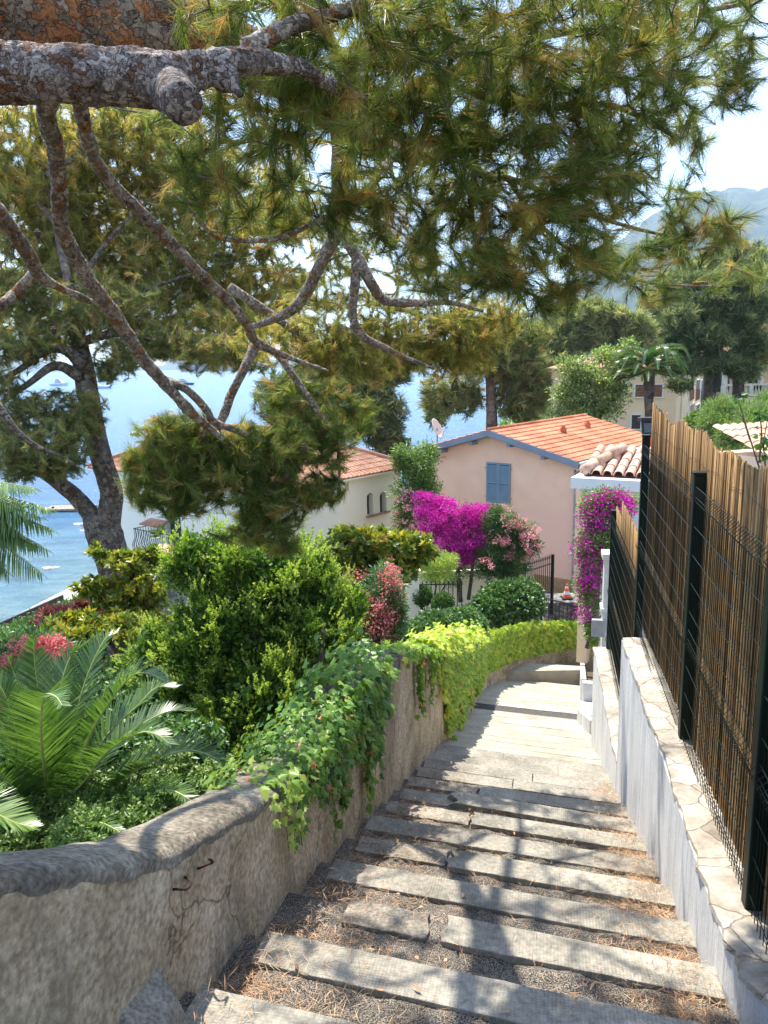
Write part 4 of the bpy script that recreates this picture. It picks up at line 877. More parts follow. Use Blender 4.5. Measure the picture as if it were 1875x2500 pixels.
for xa, xb in ((1683, 1691), (1698, 1705), (1711, 1718)): aw2('R', xa, xb, 929, 974, m_glass, m_brown); aw2('R', xa, xb, 990, 1012, m_glass)
for xa in (1694, 1662):
    u_, _z = apx('R', xa, 960); q_ = cA + rA * u_ + nR_ * .1; b = MB(); b.tube([(q_[0], q_[1], ZA0), (q_[0], q_[1], ZA1)], .06, 6); b.build('downpipe', m_peach, ap)
# villa with balustrade
vl_ = thing('balustrade_villa', 'peach villa with a white stone balustrade and covered terrace at the right edge', 'house', (42, 84, -8))
vb = D(1562, 855, 78); vx = unit(np.array([1, .12, 0])); vy = np.array([-vx[1], vx[0], 0]); VZ = vb[2]
b = MB(); b.box(vb + vx * 9 + vy * 4 + [0, 0, -3.1], 18, 8, 5.8, ax=vx); b.box(vb + vx * 9 + vy * 6.5 + [0, 0, 2], 18, 4, 4.2, ax=vx); b.build('wall', m_peach, vl_)
m_bstone = noisy('balustrade_stone', [(.3, (.5, .44, .36)), (.7, (.64, .58, .48))], 2, 5, .85)
b = MB(); b.box(vb + vx * 8.8 + [0, 0, 1.05], 17.6, .35, .2, ax=vx); b.box(vb + vx * 8.8 + [0, 0, .02], 17.6, .4, .25, ax=vx)
for x_ in np.arange(0, 17.7, 2.9): b.box(vb + vx * x_ + [0, 0, .55], .4, .38, .9, ax=vx)
bl = b.build('balustrade', m_bstone, vl_)
b = MB()
for x_ in np.arange(.4, 17.5, .34): b.lathe(vb + vx * x_ + [0, 0, .12], [(.05, 0), (.1, .2), (.11, .32), (.05, .55), (.05, .7), (.08, .85)], 7)
tag(b.build('balusters', m_bstone, bl))
for x_ in (.3, 4.2, 8.1, 12): b = MB(); b.box(vb + vx * x_ + vy * .4 + [0, 0, 2.5], .4, .4, 3, ax=vx); b.build('pillar', m_bstone, vl_)
b = MB(); e = vb - vy * .6 + vx * -.6 + [0, 0, 4.1]; b.box(e + vx * 9 + vy * 3, 18.5, 6.5, .3, ax=vx); b.build('roof_slab', m_bstone, vl_)
roof_tiles('roof', e + [0, 0, .15], e + vx * 18.5 + [0, 0, .15], e + vx * 18.5 + vy * 5 + [0, 0, 1.9], e + vy * 5 + [0, 0, 1.9], m_tile_pale, vl_, 50, 8, .08, .03, .02)
for x_ in (2.4, 6.2, 10): b = MB(); b.box(vb + vx * x_ + vy * 4.42 + [0, 0, 1.5], 1.6, .1, 2.6, ax=vx); b.build('window', m_glass, vl_)
# tiled roof just over the reed screen
tr_ = thing('garden_shed', 'low building with a pale pink tiled roof just beyond the reed screen', 'shed', (15.5, 27, -6))
e0 = D(1655, 985, 20); ex = unit(np.array([1, .35, 0])); ey = np.array([-ex[1], ex[0], 0])
roof_tiles('roof', e0 + [0, 0, -.05], e0 + ex * 6.5 + [0, 0, -.05], e0 + ex * 6.5 + ey * 2 + [0, 0, .62], e0 + ey * 2 + [0, 0, .62], m_tile_pale, tr_, 22, 5, .07, .03, .02)
b = MB(); b.box(e0 + ex * 3.25 + ey * 1.2 + [0, 0, -2.8], 6.1, 1.7, 5.4, ax=ex); b.build('wall', m_peach, tr_)
# far villas up the slope
for i, (x_, y_, Y_, lab) in enumerate([(1440, 760, 120, 'tiny terracotta roofed villa seen between far pine crowns'), (1395, 735, 150, 'tiny pale villa on the far slope above the umbrella pine')]):
    vv = thing('villa', lab, 'house', tuple(D(x_, y_, Y_) + [0, 0, -8]), group=None); c_ = D(x_, y_, Y_)
    b = MB(); b.box(c_ + [0, 4, -4], 9, 8, 8); b.build('wall', m_creamw, vv)
    b = MB(); b.add([c_ + [-5, -.5, 0], c_ + [5, -.5, 0], c_ + [5, 8.5, 0], c_ + [-5, 8.5, 0], c_ + [-2, 4, 1.6], c_ + [2, 4, 1.6]], [(0, 1, 5, 4), (1, 2, 5), (2, 3, 4, 5), (3, 0, 4), (0, 1, 2, 3)]); b.build('roof', m_tile_old, vv)

# work lamp on a red mast beyond the reed fence
wl = thing('work_lamp', 'black work lamp on a red mast, just left of the reed screen top', 'lamp', tuple(D(1398, 1000, 24) + [0, 0, -6]))
c_ = D(1398, 925, 24); m_red = noisy('red_paint', [(.4, (.5, .04, .02)), (.6, (.6, .06, .03))], 3, 3, .4)
b = MB(); b.box(c_ + [0.06, 0, -3.3], .16, .16, 6.4); b.box(c_ + [-.02, -.0, -3.1], .05, .1, 6); b.build('mast', m_red, wl, bevel=.01)
b = MB(); b.box(c_ + [0, 0, .28], .52, .4, .12); b.box(c_ + [-.03, -.16, .02], .38, .12, .46, az=unit(np.array([0, .35, 1.]))); b.box(c_ + [.35, 0, .42], .34, .2, .16, ax=unit(np.array([1, 0, -.2]))); b.build('lamp_head', m_black, wl, bevel=.015)
b = MB(); b.box(c_ + [-.03, -.235, .03], .3, .02, .3, az=unit(np.array([0, .35, 1.]))); b.build('lens', m_glass, wl)
b = MB(); p_, r_ = smooth_path([c_ + [.1, 0, .4], c_ + [.2, 0, .6], c_ + [.4, 0, .55], c_ + [.5, 0, .35]], .012, 5); b.tube(p_, r_, 5); b.build('cable', m_black, wl)

# iron gates and cone
def barrow(name, label, p0, p1, z0, z1, step=.13, spear=True):
    t = thing(name, label, 'gate', (p0[0], p0[1], z0)); d_ = unit(np.array([p1[0] - p0[0], p1[1] - p0[1], 0])); Lg = math.hypot(p1[0] - p0[0], p1[1] - p0[1])
    b = MB()
    for z in (z0 + .15, z1 - .28): b.tube([np.array([p0[0], p0[1], z]), np.array([p1[0], p1[1], z])], .022, 6)
    for u in (0, Lg): b.box(np.array([p0[0], p0[1], (z0 + z1) / 2]) + d_ * u, .09, .09, z1 - z0 + .1, ax=d_)
    b.build('gate_frame', m_black, t)
    b = MB()
    for u in np.arange(step, Lg, step): q_ = np.array([p0[0], p0[1], 0]) + d_ * u; b.lathe(q_ + [0, 0, z0 + .1], [(.014, 0), (.014, z1 - z0 - .2), (.03, z1 - z0 - .14), (.002, z1 - z0)], 6)
    b.build('pickets', m_black, t); return t
g0 = D(1132, 1228, 26.4); g1 = D(1194, 1204, 27.6); zt_ = D(1165, 1210, 27)[2]; barrow('picket_gate', 'black spear-topped iron gate standing open against the pink house', (g0[0], g0[1]), (g1[0], g1[1]), zt_ - 2.2, zt_, .12)
mg = thing('mesh_gate', 'low black gate of square mesh with scrollwork across the dark driveway', 'gate', tuple(D(1210, 1340, 25.5)))
q0 = D(1170, 1290, 25.8); q1 = D(1258, 1310, 24.6); gz1 = q0[2]; gz0 = gz1 - 1.25; gdv = unit(np.array([q1[0] - q0[0], q1[1] - q0[1], 0])); gl = 1.9
b = MB(); b.box([q0[0], q0[1], (gz0 + gz1) / 2], .06, .06, 1.3, ax=gdv); b.tube([[q0[0], q0[1], gz1], np.array([q0[0], q0[1], gz1]) + gdv * gl], .022, 6); b.tube([[q0[0], q0[1], gz0], np.array([q0[0], q0[1], gz0]) + gdv * gl], .022, 6); b.box(np.array([q0[0], q0[1], (gz0 + gz1) / 2]) + gdv * gl, .06, .06, 1.3, ax=gdv); b.build('gate_frame', m_black, mg)
b = MB()
for u in np.arange(.15, gl, .15): b.tube([np.array([q0[0], q0[1], gz0]) + gdv * u, np.array([q0[0], q0[1], gz1]) + gdv * u], .011, 5)
for z in np.arange(gz0 + .15, gz1, .15): b.tube([[q0[0], q0[1], z], np.array([q0[0], q0[1], z]) + gdv * gl], .011, 5)
b.build('bars', m_black, mg)
b = MB()
for u in np.arange(.075, gl, .15):
    for z in np.arange(gz0 + .08, gz0 + .8, .15):
        c_ = np.array([q0[0], q0[1], z]) + gdv * u; b.tube([c_ + gdv * math.cos(a) * .045 + np.array([0, 0, 1]) * math.sin(a) * .045 for a in np.linspace(0, 2 * PI, 9)], .007, 4, False)
b.build('scrollwork', m_black, mg)
gpp = thing('gate_pier', 'short white capped gate pier at the end of the rounded ivy hedge', 'pier', tuple(q0 + [-.3, 0, -1.6])); c_ = q0 + [-.28, .05, 0]
b = MB(); b.box(c_ + [0, 0, -.8], .34, .34, 1.9, ax=gdv); b.build('pier', m_pier, gpp, bevel=.01)
b = MB(); b.box(c_ + [0, 0, .2], .46, .46, .1, ax=gdv); b.build('capstone', m_pier, gpp, bevel=.01)
# driveway surface
m_drive = noisy('dark_driveway', [(.35, (.05, .05, .055)), (.5, (.14, .14, .14)), (.65, (.3, .29, .28))], 5, 6, .9, .6, 20)
b = MB(); gx_ = [(3.6, 25.4), (9.5, 23.5), (11, 31), (7, 33), (2.5, 31), (1.4, 27)]; b.prism(gx_, -11.2, [-9.78] * 6); o = b.build('driveway', m_drive); o['kind'] = 'structure'
cn = D(1224, 1290, 28.2); cone = thing('traffic_cone', 'small orange traffic cone with white bands by the pink house wall', 'traffic cone', tuple(cn + [0, 0, -.3]))
zc = cn[2]
m_or = noisy('orange_plastic', [(.4, (.75, .12, .03)), (.6, (.8, .16, .05))], 3, 2, .5)
b = MB(); b.lathe((cn[0], cn[1], zc), [(.15, 0), (.118, .13)], 16); b.lathe((cn[0], cn[1], zc), [(.09, .25), (.065, .36)], 16); b.lathe((cn[0], cn[1], zc), [(.045, .44), (.03, .52)], 16); b.build('cone_body', m_or, cone)
b = MB(); b.lathe((cn[0], cn[1], zc), [(.118, .131), (.09, .249)], 16); b.build('band', m_wpaint, cone)
b = MB(); b.lathe((cn[0], cn[1], zc), [(.065, .361), (.045, .439)], 16); b.build('band', m_wpaint, cone)
b = MB(); b.box((cn[0], cn[1], zc - .02), .4, .4, .04); b.build('base', m_black, cone)
b = MB(); b.box((cn[0], cn[1] + .1, zc - .75), 1.6, 1.2, 1.4); o = b.build('doorstep', m_drive); tag(o, 'dark raised paving under the orange traffic cone', 'doorstep')

# garden gate posts and border behind the rose oleander
gw = thing('garden_pier', 'cream square pier and dark railing behind the pink-red oleander', 'pier', tuple(D(890, 1330, 22)))
c_ = D(891, 1262, 22); b = MB(); b.box(c_ + [0, 0, -.75], .38, .38, 2.3); b.build('pier', m_creamw, gw, bevel=.01); b = MB(); b.box(c_ + [0, 0, .43], .46, .46, .08); b.build('capstone', m_creamw, gw)
b = MB()
for u in np.arange(.3, 1.5, .13): b.tube([c_ + [u, .1, -1.6], c_ + [u, .1, .05]], .014, 5)
b.tube([c_ + [.2, .1, -.05], c_ + [1.5, .1, -.05]], .02, 5); b.build('railing', m_black, gw)
pwl = thing('block_wall', 'beige block wall behind the bougainvillea trunk', 'wall', tuple(D(1010, 1290, 27.5)))
c_ = D(1060, 1280, 27.6); b = MB(); b.box(c_ + [-1, .3, -.3], 5.2, .2, 2.2, ax=unit(np.array([1, .12, 0]))); b.build('wall_face', m_creamw, pwl)
# ------------------------------------------------------------------ PLANTS
m_bark_near = bark('pine_bark', (.44, .37, .31), (.66, .59, .52), (.04, .026, .018), 21, orange=(.50, .24, .11), orth=.63, bump=1)
m_bark_limb = bark('grey_pine_bark', (.36, .30, .28), (.62, .56, .53), (.03, .02, .016), 24, orange=(.26, .14, .09), orth=.68, bump=1)  # greyer bark for the sawn limb and its stubs
m_bark_dark = bark('dark_bark', (.19, .155, .13), (.32, .28, .24), (.05, .04, .033), 13, orange=(.16, .085, .05), orth=.62)
m_bark_trunk = bark('orange_pine_bark', (.34, .26, .20), (.50, .41, .34), (.05, .03, .02), 19, orange=(.46, .20, .09), orth=.5, bump=1)
for nd_ in m_bark_trunk.node_tree.nodes:
    if nd_.type == 'VALTORGB' and len(nd_.color_ramp.elements) == 6: nd_.color_ramp.elements[4].position = .70; nd_.color_ramp.elements[3].position = .64
m_twig = noisy('twig_bark', [(.3, (.09, .065, .05)), (.7, (.2, .155, .12))], 12, 5, .9)
m_needle = leafmat('pine_needles', [(0, (.030, .060, .012)), (.3, (.065, .105, .022)), (.6, (.12, .16, .036)), (.85, (.20, .23, .065)), (.955, (.25, .25, .09)), (.97, (.30, .16, .06)), (1, (.30, .16, .06))], trans=.5, rough=.42, spec=.4, gain=1.7, tcol=(1.22, 1.15, .62))
m_needle_backlit = leafmat('pine_needles_backlit', [(0, (.065, .085, .018)), (.35, (.14, .155, .038)), (.7, (.25, .245, .075)), (.93, (.34, .31, .13)), (.97, (.29, .17, .07)), (1, (.30, .17, .07))], trans=.52, rough=.5, spec=.3, tcol=(1.35, 1.25, .65), gain=1.75)  # paler, yellower needle copy with the backlight put into the colour

class Tree:
    def __init__(s, name, label, cat, base, group=None, bark=m_bark_near, twig=m_twig):
        s.t = thing(name, label, cat, tuple(base), group); s.nodes = []; s.bark = bark; s.twig = twig; s.tw = MB()
    def limb(s, pts, rad, name='branch', n=10, wob=.12, jit=.0, sub=6, mat=None, rug=0):
        o = branch(name, pts, rad, mat or s.bark, s.t, n, sub, wob, jit, rug); p, r = smooth_path(pts, rad, sub); s.nodes += list(p); return o
    def grow(s, tips, radius=.004, maxr=.012, sag=.05, sub=3, step=.12):
        """connect tips with curved twigs to the nearest wood; returns tip directions"""
        tips = np.array(tips); nd = np.array(s.nodes)
        d = np.min(np.linalg.norm(tips[:, None, :] - nd[None], axis=2), 1) if len(tips) * len(nd) < 4e7 else np.array([np.min(np.linalg.norm(nd - t, axis=1)) for t in tips])
        order = np.argsort(d); dirs = np.zeros_like(tips)
        cap = len(nd) + len(tips) * 6; buf = np.zeros((cap, 3)); buf[:len(nd)] = nd; n = len(nd)
        for i in order:
            t = tips[i]; dd = buf[:n] - t; j = np.argmin((dd * dd).sum(1)); q_ = buf[j]; L_ = np.linalg.norm(t - q_)
            if L_ < .02: dirs[i] = rdirs(1)[0]; continue
            k = int(min(5, max(2, L_ / step))); mid = (t + q_) / 2 + rng.normal(0, .12, 3) * L_ + np.array([0, 0, -sag * L_])
            tt = np.linspace(0, 1, k + 1)[:, None]; pth = (1 - tt) ** 2 * q_ + 2 * tt * (1 - tt) * mid + tt ** 2 * t
            r0 = min(maxr, radius * (1 + L_ * 2)); s.tw.tube(pth, np.linspace(r0, radius * .6, k + 1), 4, False)
            dirs[i] = unit(pth[-1] - pth[-2]); buf[n:n + k] = pth[1:]; n += k
        s.nodes = list(buf[:n]); return unit(dirs)
    def twigs(s):
        if s.tw.v: s.tw.build('twigs', s.twig, s.t)
def blobs_px(lst, yfac=1.0):
    """(cx,cy,rx,ry,Y,n[,depth]) in picture measure -> points"""
    out = []
    for e in lst:
        cx, cy, rx, ry, Y, n = e[:6]; dep = e[6] if len(e) > 6 else None
        c = D(cx, cy, Y); kx = Y / F * S; p, _ = blob_pts(c, (rx * kx, dep if dep else max(rx, ry) * kx * .8, ry * kx), n, .6); out.append(p)
    return np.vstack(out)

# ---- the big near pine
base = np.array([-3.6, 3.3, -4.2])
tr1 = Tree('pine_tree', 'big pine overhead with scaly orange bark and a sawn-off limb, crown filling the top', 'tree', base)
TY = 3.5
tr1.limb([base + [0, 0, -.4], base + [.1, 0, 1.5], (-3.2, 3.4, -1), (-2.7, 3.5, .4), D(-120, -90, TY), D(60, 20, TY), D(230, 62, TY), D(390, 75, TY + .1), D(480, 95, TY + .2), D(620, 170, TY + .5), D(740, 260, TY + .9), D(830, 320, TY + 1.2)],
         [.34, .32, .29, .26, .25, .235, .19, .15, .12, .10, .085, .07], 'trunk', 90, .05, 0, 26, m_bark_trunk, .10)
# horizontal sawn limb in front
HB = [(-2.6, 3.1, -.2), D(-160, 165, 2.7), D(-40, 156, 2.6), D(60, 160, 2.6), D(200, 163, 2.6), D(340, 172, 2.62), D(400, 160, 2.66), D(450, 145, 2.7), D(525, 132, 2.75), D(600, 138, 2.85), D(660, 150, 2.95), D(720, 190, 3.1), D(800, 215, 3.25)]
tr1.limb(HB, [.12, .1, .088, .086, .083, .084, .066, .05, .042, .034, .028, .02, .014], 'branch', 64, .07, .02, 16, m_bark_limb, .12)
def stub(c0, c1, r0, r1, nm):
    b = MB(); p_ = np.linspace(0, 1, 6)[:, None]; pts = np.array(c0) * (1 - p_) + np.array(c1) * p_; b.tube(pts, [r0 * 1.25, r0 * 1.1, r0, (r0 + r1) / 2, r1, r1 * .97], 16, True, .06); return b.build(nm, m_bark_limb, tr1.t, True)
stub(D(365, 190, 2.62), D(396, 226, 2.42), .062, .060, 'sawn_stub'); stub(D(183, 165, 2.6), D(182, 160, 2.47), .036, .033, 'sawn_stub')
stub(D(470, 150, 2.72), D(520, 205, 2.66), .045, .012, 'broken_stub')
# hanging boughs behind
def PL(pts, Ys): return [P(p[0], p[1], y) for p, y in zip(pts, Ys)]
b1 = [(150, 60), (130, 200), (113, 283), (136, 362), (144, 453), (147, 544), (175, 612), (227, 700), (270, 755), (308, 814), (350, 877), (405, 940), (464, 1004), (505, 1040)]
tr1.limb(PL(b1, np.linspace(3.6, 6.0, len(b1))), [.053, .05, .047, .046, .044, .043, .044, .046, .047, .046, .047, .044, .039, .03], 'branch', 26, .14, .03, 12, m_bark_near, .2)
b2 = [(120, 80), (190, 200), (193, 243), (215, 340), (249, 419), (317, 493), (397, 572), (470, 651), (521, 700), (561, 738), (603, 793), (625, 835), (675, 860), (740, 885), (800, 905)]
tr1.limb(PL(b2, np.linspace(3.6, 6.4, len(b2))), [.04, .04, .038, .037, .037, .036, .036, .036, .036, .035, .034, .034, .024, .018, .012], 'branch', 26, .14, .03, 12, m_bark_near, .2)
tr1.limb(PL([(625, 840), (591, 911), (565, 962), (549, 1008), (530, 1060), (560, 1120)], [6.2, 6.1, 6.1, 6.1, 6.1, 6.2]), [.045, .034, .036, .038, .028, .015], 'branch', 10, .15)
tr1.limb(PL([(400, 930), (445, 945), (477, 970), (506, 1004), (523, 1029), (600, 1060), (680, 1090)], [5.7, 5.7, 5.8, 5.9, 6, 6, 6.1]), [.04, .03, .032, .03, .03, .02, .012], 'branch', 10, .12)
b3 = [(-160, 430), (-60, 470), (0, 527), (40, 580), (74, 629), (95, 670), (140, 700), (200, 725), (240, 745)]
tr1.limb(PL(b3, np.linspace(4.2, 5.3, len(b3))), [.065, .056, .05, .045, .043, .04, .025, .02, .015], 'branch', 10, .14, .03)
tr1.limb(PL([(95, 660), (40, 715), (0, 745), (-80, 770)], [4.9, 4.9, 4.8, 4.7]), [.04, .034, .034, .03], 'branch', 10, .12)
tr1.limb(PL([(505, 1040), (600, 1120), (640, 1180), (620, 1260)], [6.0, 6.1, 6.2, 6.2]), [.03, .022, .018, .01], 'branch', 8)
tr1.limb(PL([(505, 1040), (460, 1130), (440, 1200)], [6.0, 6.1, 6.1]), [.03, .018, .01], 'branch', 8)
tr1.limb(PL([(675, 860), (760, 980), (820, 1080), (830, 1180)], [6.3, 6.3, 6.4, 6.4]), [.03, .024, .016, .01], 'branch', 8)
# right hand limb with its fork
l1 = [(845, 330), (838, 400), (831, 450), (833, 550)]
tr1.limb(PL(l1, [4.9, 5.6, 6.2, 6.6]), [.09, .085, .07, .072], 'branch', 14, .1, .02)
tr1.limb(PL([(833, 550), (800, 610), (765, 680), (735, 735), (700, 765), (640, 790), (600, 800)], [6.6, 6.7, 6.8, 7, 7.1, 7.2, 7.2]), [.07, .055, .05, .05, .045, .03, .02], 'branch', 12, .12, .02)
tr1.limb(PL([(833, 560), (868, 620), (905, 690), (935, 730), (997, 740), (1094, 738), (1180, 760)], [6.6, 6.6, 6.6, 6.7, 6.7, 6.8, 6.9]), [.06, .05, .045, .042, .036, .024, .012], 'branch', 12, .12, .02)
tr1.limb(PL([(870, 630), (866, 700), (862, 776), (887, 822), (937, 848), (980, 869), (1060, 900)], [6.6, 6.6, 6.7, 6.8, 6.9, 7, 7.1]), [.042, .038, .036, .036, .03, .022, .012], 'branch', 12, .12, .02)
tr1.limb(PL([(459, 504), (499, 555), (550, 584), (669, 584), (754, 550), (838, 510), (906, 453), (940, 414), (960, 370)], [3.7, 3.7, 3.75, 3.8, 3.9, 4, 4.2, 4.4, 4.6]), [.005, .008, .010, .012, .013, .015, .017, .02, .026], 'branch', 8, .1)
tr1.limb(PL([(960, 250), (1048, 266), (1111, 317), (1156, 351), (1161, 408), (1196, 436), (1241, 436), (1330, 470), (1430, 520), (1560, 560), (1700, 590)], [4.2, 4.0, 3.9, 3.9, 3.9, 4, 4.1, 4.2, 4.4, 4.6, 4.9]), [.03, .026, .024, .022, .02, .018, .016, .014, .012, .01, .006], 'branch', 10, .12)
tr1.limb(PL([(900, 345), (935, 340), (992, 368), (1031, 334), (1054, 272), (1090, 200), (1180, 120), (1300, 90), (1480, 60), (1700, 30), (1860, 0)], [4.6, 4.3, 4.1, 4, 4, 3.9, 3.9, 4, 4.1, 4.3, 4.6]), [.02, .02, .022, .022, .024, .026, .024, .022, .02, .014, .01], 'branch', 10, .12)
tr1.limb(PL([(793, 215), (900, 230), (960, 250), (1060, 190), (1200, 240), (1340, 260), (1500, 260), (1640, 330)], [3.3, 3.6, 3.9, 3.9, 3.9, 4, 4.1, 4.2]), [.02, .024, .03, .024, .02, .018, .014, .008], 'branch', 10, .12)
tr1.limb(PL([(600, 120), (720, 60), (860, 20), (1000, -40), (1300, -120)], [2.9, 3, 3.2, 3.4, 3.6]), [.035, .03, .025, .022, .015], 'branch', 10, .12)
tr1.limb(PL([(1161, 408), (1150, 500), (1170, 600), (1230, 680), (1340, 740)], [3.9, 4, 4.1, 4.2, 4.3]), [.018, .015, .012, .009, .006], 'branch', 8, .12)
tr1.limb(PL([(1241, 436), (1330, 560), (1440, 640), (1580, 690), (1760, 700)], [4.1, 4.3, 4.5, 4.7, 5]), [.016, .012, .010, .008, .005], 'branch', 8, .12)

near = [(760, 40, 300, 90, 3.3, 150), (1150, 60, 330, 110, 3.5, 210), (1420, 60, 170, 100, 3.8, 110), (680, 210, 170, 80, 3.2, 70), (950, 180, 220, 110, 3.6, 130), (1260, 220, 240, 120, 3.8, 190),
        (560, 330, 150, 90, 3.4, 60), (890, 320, 200, 80, 3.8, 80), (1150, 360, 240, 110, 3.8, 170), (1310, 400, 130, 90, 4, 90), (1000, 470, 200, 80, 4, 85), (1170, 520, 190, 90, 4, 120),
        (1070, 600, 110, 60, 4.2, 45), (430, 400, 90, 80, 3.6, 22), (540, 430, 90, 60, 3.8, 26), (1330, 560, 120, 60, 4.4, 40), (1530, 490, 90, 50, 4.5, 40), (1470, 540, 120, 50, 4.5, 36), (1600, 90, 70, 100, 4.5, 38), (1570, 190, 80, 60, 4.5, 30),
        (1590, 590, 60, 40, 5, 14), (1180, 650, 60, 45, 4.2, 22), (850, 230, 120, 60, 3.9, 40), (1400, 640, 70, 25, 4.6, 10), (480, 40, 90, 60, 3.1, 16), (470, 215, 50, 30, 3.3, 12), (820, 480, 120, 50, 4.2, 30),
        (1450, 200, 70, 120, 4, 45), (1480, 420, 60, 40, 4.5, 12), (980, 590, 130, 70, 4.1, 55), (900, 520, 90, 50, 4.1, 26), (640, 470, 110, 60, 4.0, 30), (1250, 590, 90, 60, 4.2, 40), (760, 420, 110, 50, 4.0, 34), (1500, 300, 50, 40, 4.2, 14), (620, 120, 90, 90, 3.2, 30)]
pts = blobs_px(near); dirs = tr1.grow(pts, .0035, .011, .06)
dirs = unit(dirs + rng.normal(0, .35, dirs.shape) + np.array([.1, -.1, -.1]))
G1 = needles(pts, dirs, 92, .11, .0021, (.15, .95), .15)
# above the picture: the rest of the crown overhead, which shades the steps
over = []
for _ in range(19):
    over.append((rng.uniform(-1.8, 2.4), rng.uniform(2.2, 6.6), rng.uniform(1.2, 2.9)))
ov = []
tr1.limb([D(830, 320, 4.7), (.4, 4.6, 1.2), (.9, 4.9, 1.9), (1.6, 5.4, 2.5)], [.07, .06, .045, .02], 'branch', 10)
tr1.limb([(-2.3, 3.5, .7), (-1.6, 3.9, 1.7), (-.6, 4.4, 2.3), (.4, 5.0, 2.8)], [.2, .1, .07, .02], 'branch', 10)
tr1.limb([(-.6, 4.4, 2.3), (-.4, 6, 2.4), (0, 8, 2.3), (.2, 9.6, 2.1)], [.06, .05, .035, .02], 'branch', 10)
for c in over: p_, _ = blob_pts(c, (.45, .45, .28), 9, .7); ov.append(p_)
for _ in range(58):  # extra crown tufts added along the sun line to dapple the steps
    s_ = rng.uniform(1.6, 7.6); r_ = rng.uniform(-1.6, 1.1); q_ = SR(s_, r_); zt_ = rng.uniform(1.3, 2.7); c = q_ + np.array(sdir) * ((zt_ - q_[2]) / sdir[2])
    p_, _ = blob_pts(c, (.34, .34, .2), 9, .7); ov.append(p_)
ov = np.vstack(ov); d2 = tr1.grow(ov, .005, .014, .03)
G2 = needles(ov, unit(d2 + rng.normal(0, .3, d2.shape)), 64, .10, .0042, (.15, 1.0), .2)
# hanging bough in mid air (lower left-centre)
bough = [(380, 925, 90, 38, 6.1, 90), (340, 1030, 85, 75, 6.0, 190), (330, 990, 60, 50, 6.0, 70), (560, 960, 120, 70, 6.2, 210), (600, 1060, 100, 80, 6.2, 200), (480, 1040, 90, 60, 6.1, 110), (560, 1140, 90, 45, 6.2, 90), (690, 960, 90, 60, 6.4, 120), (690, 1060, 55, 40, 6.4, 55),
         (640, 860, 90, 60, 6.6, 100), (760, 900, 70, 45, 6.8, 60), (440, 980, 80, 50, 6.1, 80), (620, 1180, 40, 25, 6.3, 22), (400, 1090, 60, 30, 6.0, 50)]
pb = blobs_px(bough); db = tr1.grow(pb, .004, .014, .05); db = unit(db + rng.normal(0, .35, db.shape) + np.array([0, -.1, .12]))
G3 = needles(pb, db, 84, .105, .0038, (.15, 1.05), .16)
# foliage further back in the same crown, backlight put into its yellower colour
back = [(90, 330, 170, 130, 8, 330), (70, 450, 130, 90, 7.5, 160), (300, 290, 150, 90, 8, 230), (260, 470, 190, 130, 8, 380), (120, 600, 160, 90, 7.6, 240), (430, 540, 150, 110, 8.4, 280), (570, 640, 130, 80, 8.6, 200), (60, 720, 90, 45, 7.6, 80), (340, 660, 170, 80, 8.4, 260), (500, 700, 120, 50, 8.6, 110),
        (700, 650, 100, 40, 9, 60), (650, 740, 150, 60, 8.6, 190), (860, 700, 150, 60, 8.8, 170), (990, 720, 120, 75, 9, 180), (920, 780, 100, 45, 9, 110), (1050, 680, 90, 50, 9, 90), (780, 780, 130, 60, 8.6, 170), (420, 380, 120, 80, 8.4, 150), (590, 480, 80, 60, 8.8, 60), (200, 560, 120, 80, 8, 140), (560, 420, 120, 80, 8.6, 110), (700, 520, 60, 50, 9, 24), (820, 640, 60, 30, 8.8, 22), (1010, 790, 70, 30, 9.1, 50), (740, 575, 70, 50, 9.2, 60), (900, 590, 80, 50, 9.2, 70), (820, 520, 60, 40, 9.4, 30), (450, 760, 90, 40, 7.4, 70), (300, 750, 60, 30, 7.6, 30)]
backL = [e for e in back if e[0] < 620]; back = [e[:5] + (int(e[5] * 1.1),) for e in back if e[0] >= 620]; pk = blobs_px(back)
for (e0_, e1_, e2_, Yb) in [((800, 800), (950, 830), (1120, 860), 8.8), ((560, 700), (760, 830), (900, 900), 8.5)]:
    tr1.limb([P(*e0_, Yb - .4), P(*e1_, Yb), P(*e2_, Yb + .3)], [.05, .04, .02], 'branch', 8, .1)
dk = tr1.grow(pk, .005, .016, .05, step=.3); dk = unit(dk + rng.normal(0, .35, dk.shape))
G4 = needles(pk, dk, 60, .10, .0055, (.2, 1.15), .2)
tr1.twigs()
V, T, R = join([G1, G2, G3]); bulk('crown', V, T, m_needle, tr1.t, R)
V, T, R = G4; bulk('back_crown', V, T, m_needle_backlit, tr1.t, R)
# pine cones
m_cone = noisy('pine_cone', [(.3, (.03, .018, .012)), (.7, (.10, .06, .04))], 20, 4, .8)
def pinecone(c, L_, R_, parent):
    b = MB(); prof = []
    for j in range(11): t = j / 10; prof.append((max(.002, R_ * math.sin(PI * (.12 + .85 * t)) * (1.12 if j % 2 else .88)), -L_ * t))
    b.lathe(c, prof, 10); b.build('pine_cone', m_cone, parent)
for (x, y, Yc, L_) in [(655, 958, 6.0, .085), (620, 962, 6.05, .07), (1590, 545, 4.6, .055), (620, 1020, 6.0, .08), (80, 495, 6, .07), (115, 705, 6.6, .07)]: pinecone(D(x, y, Yc), L_, L_ * .36, tr1.t)

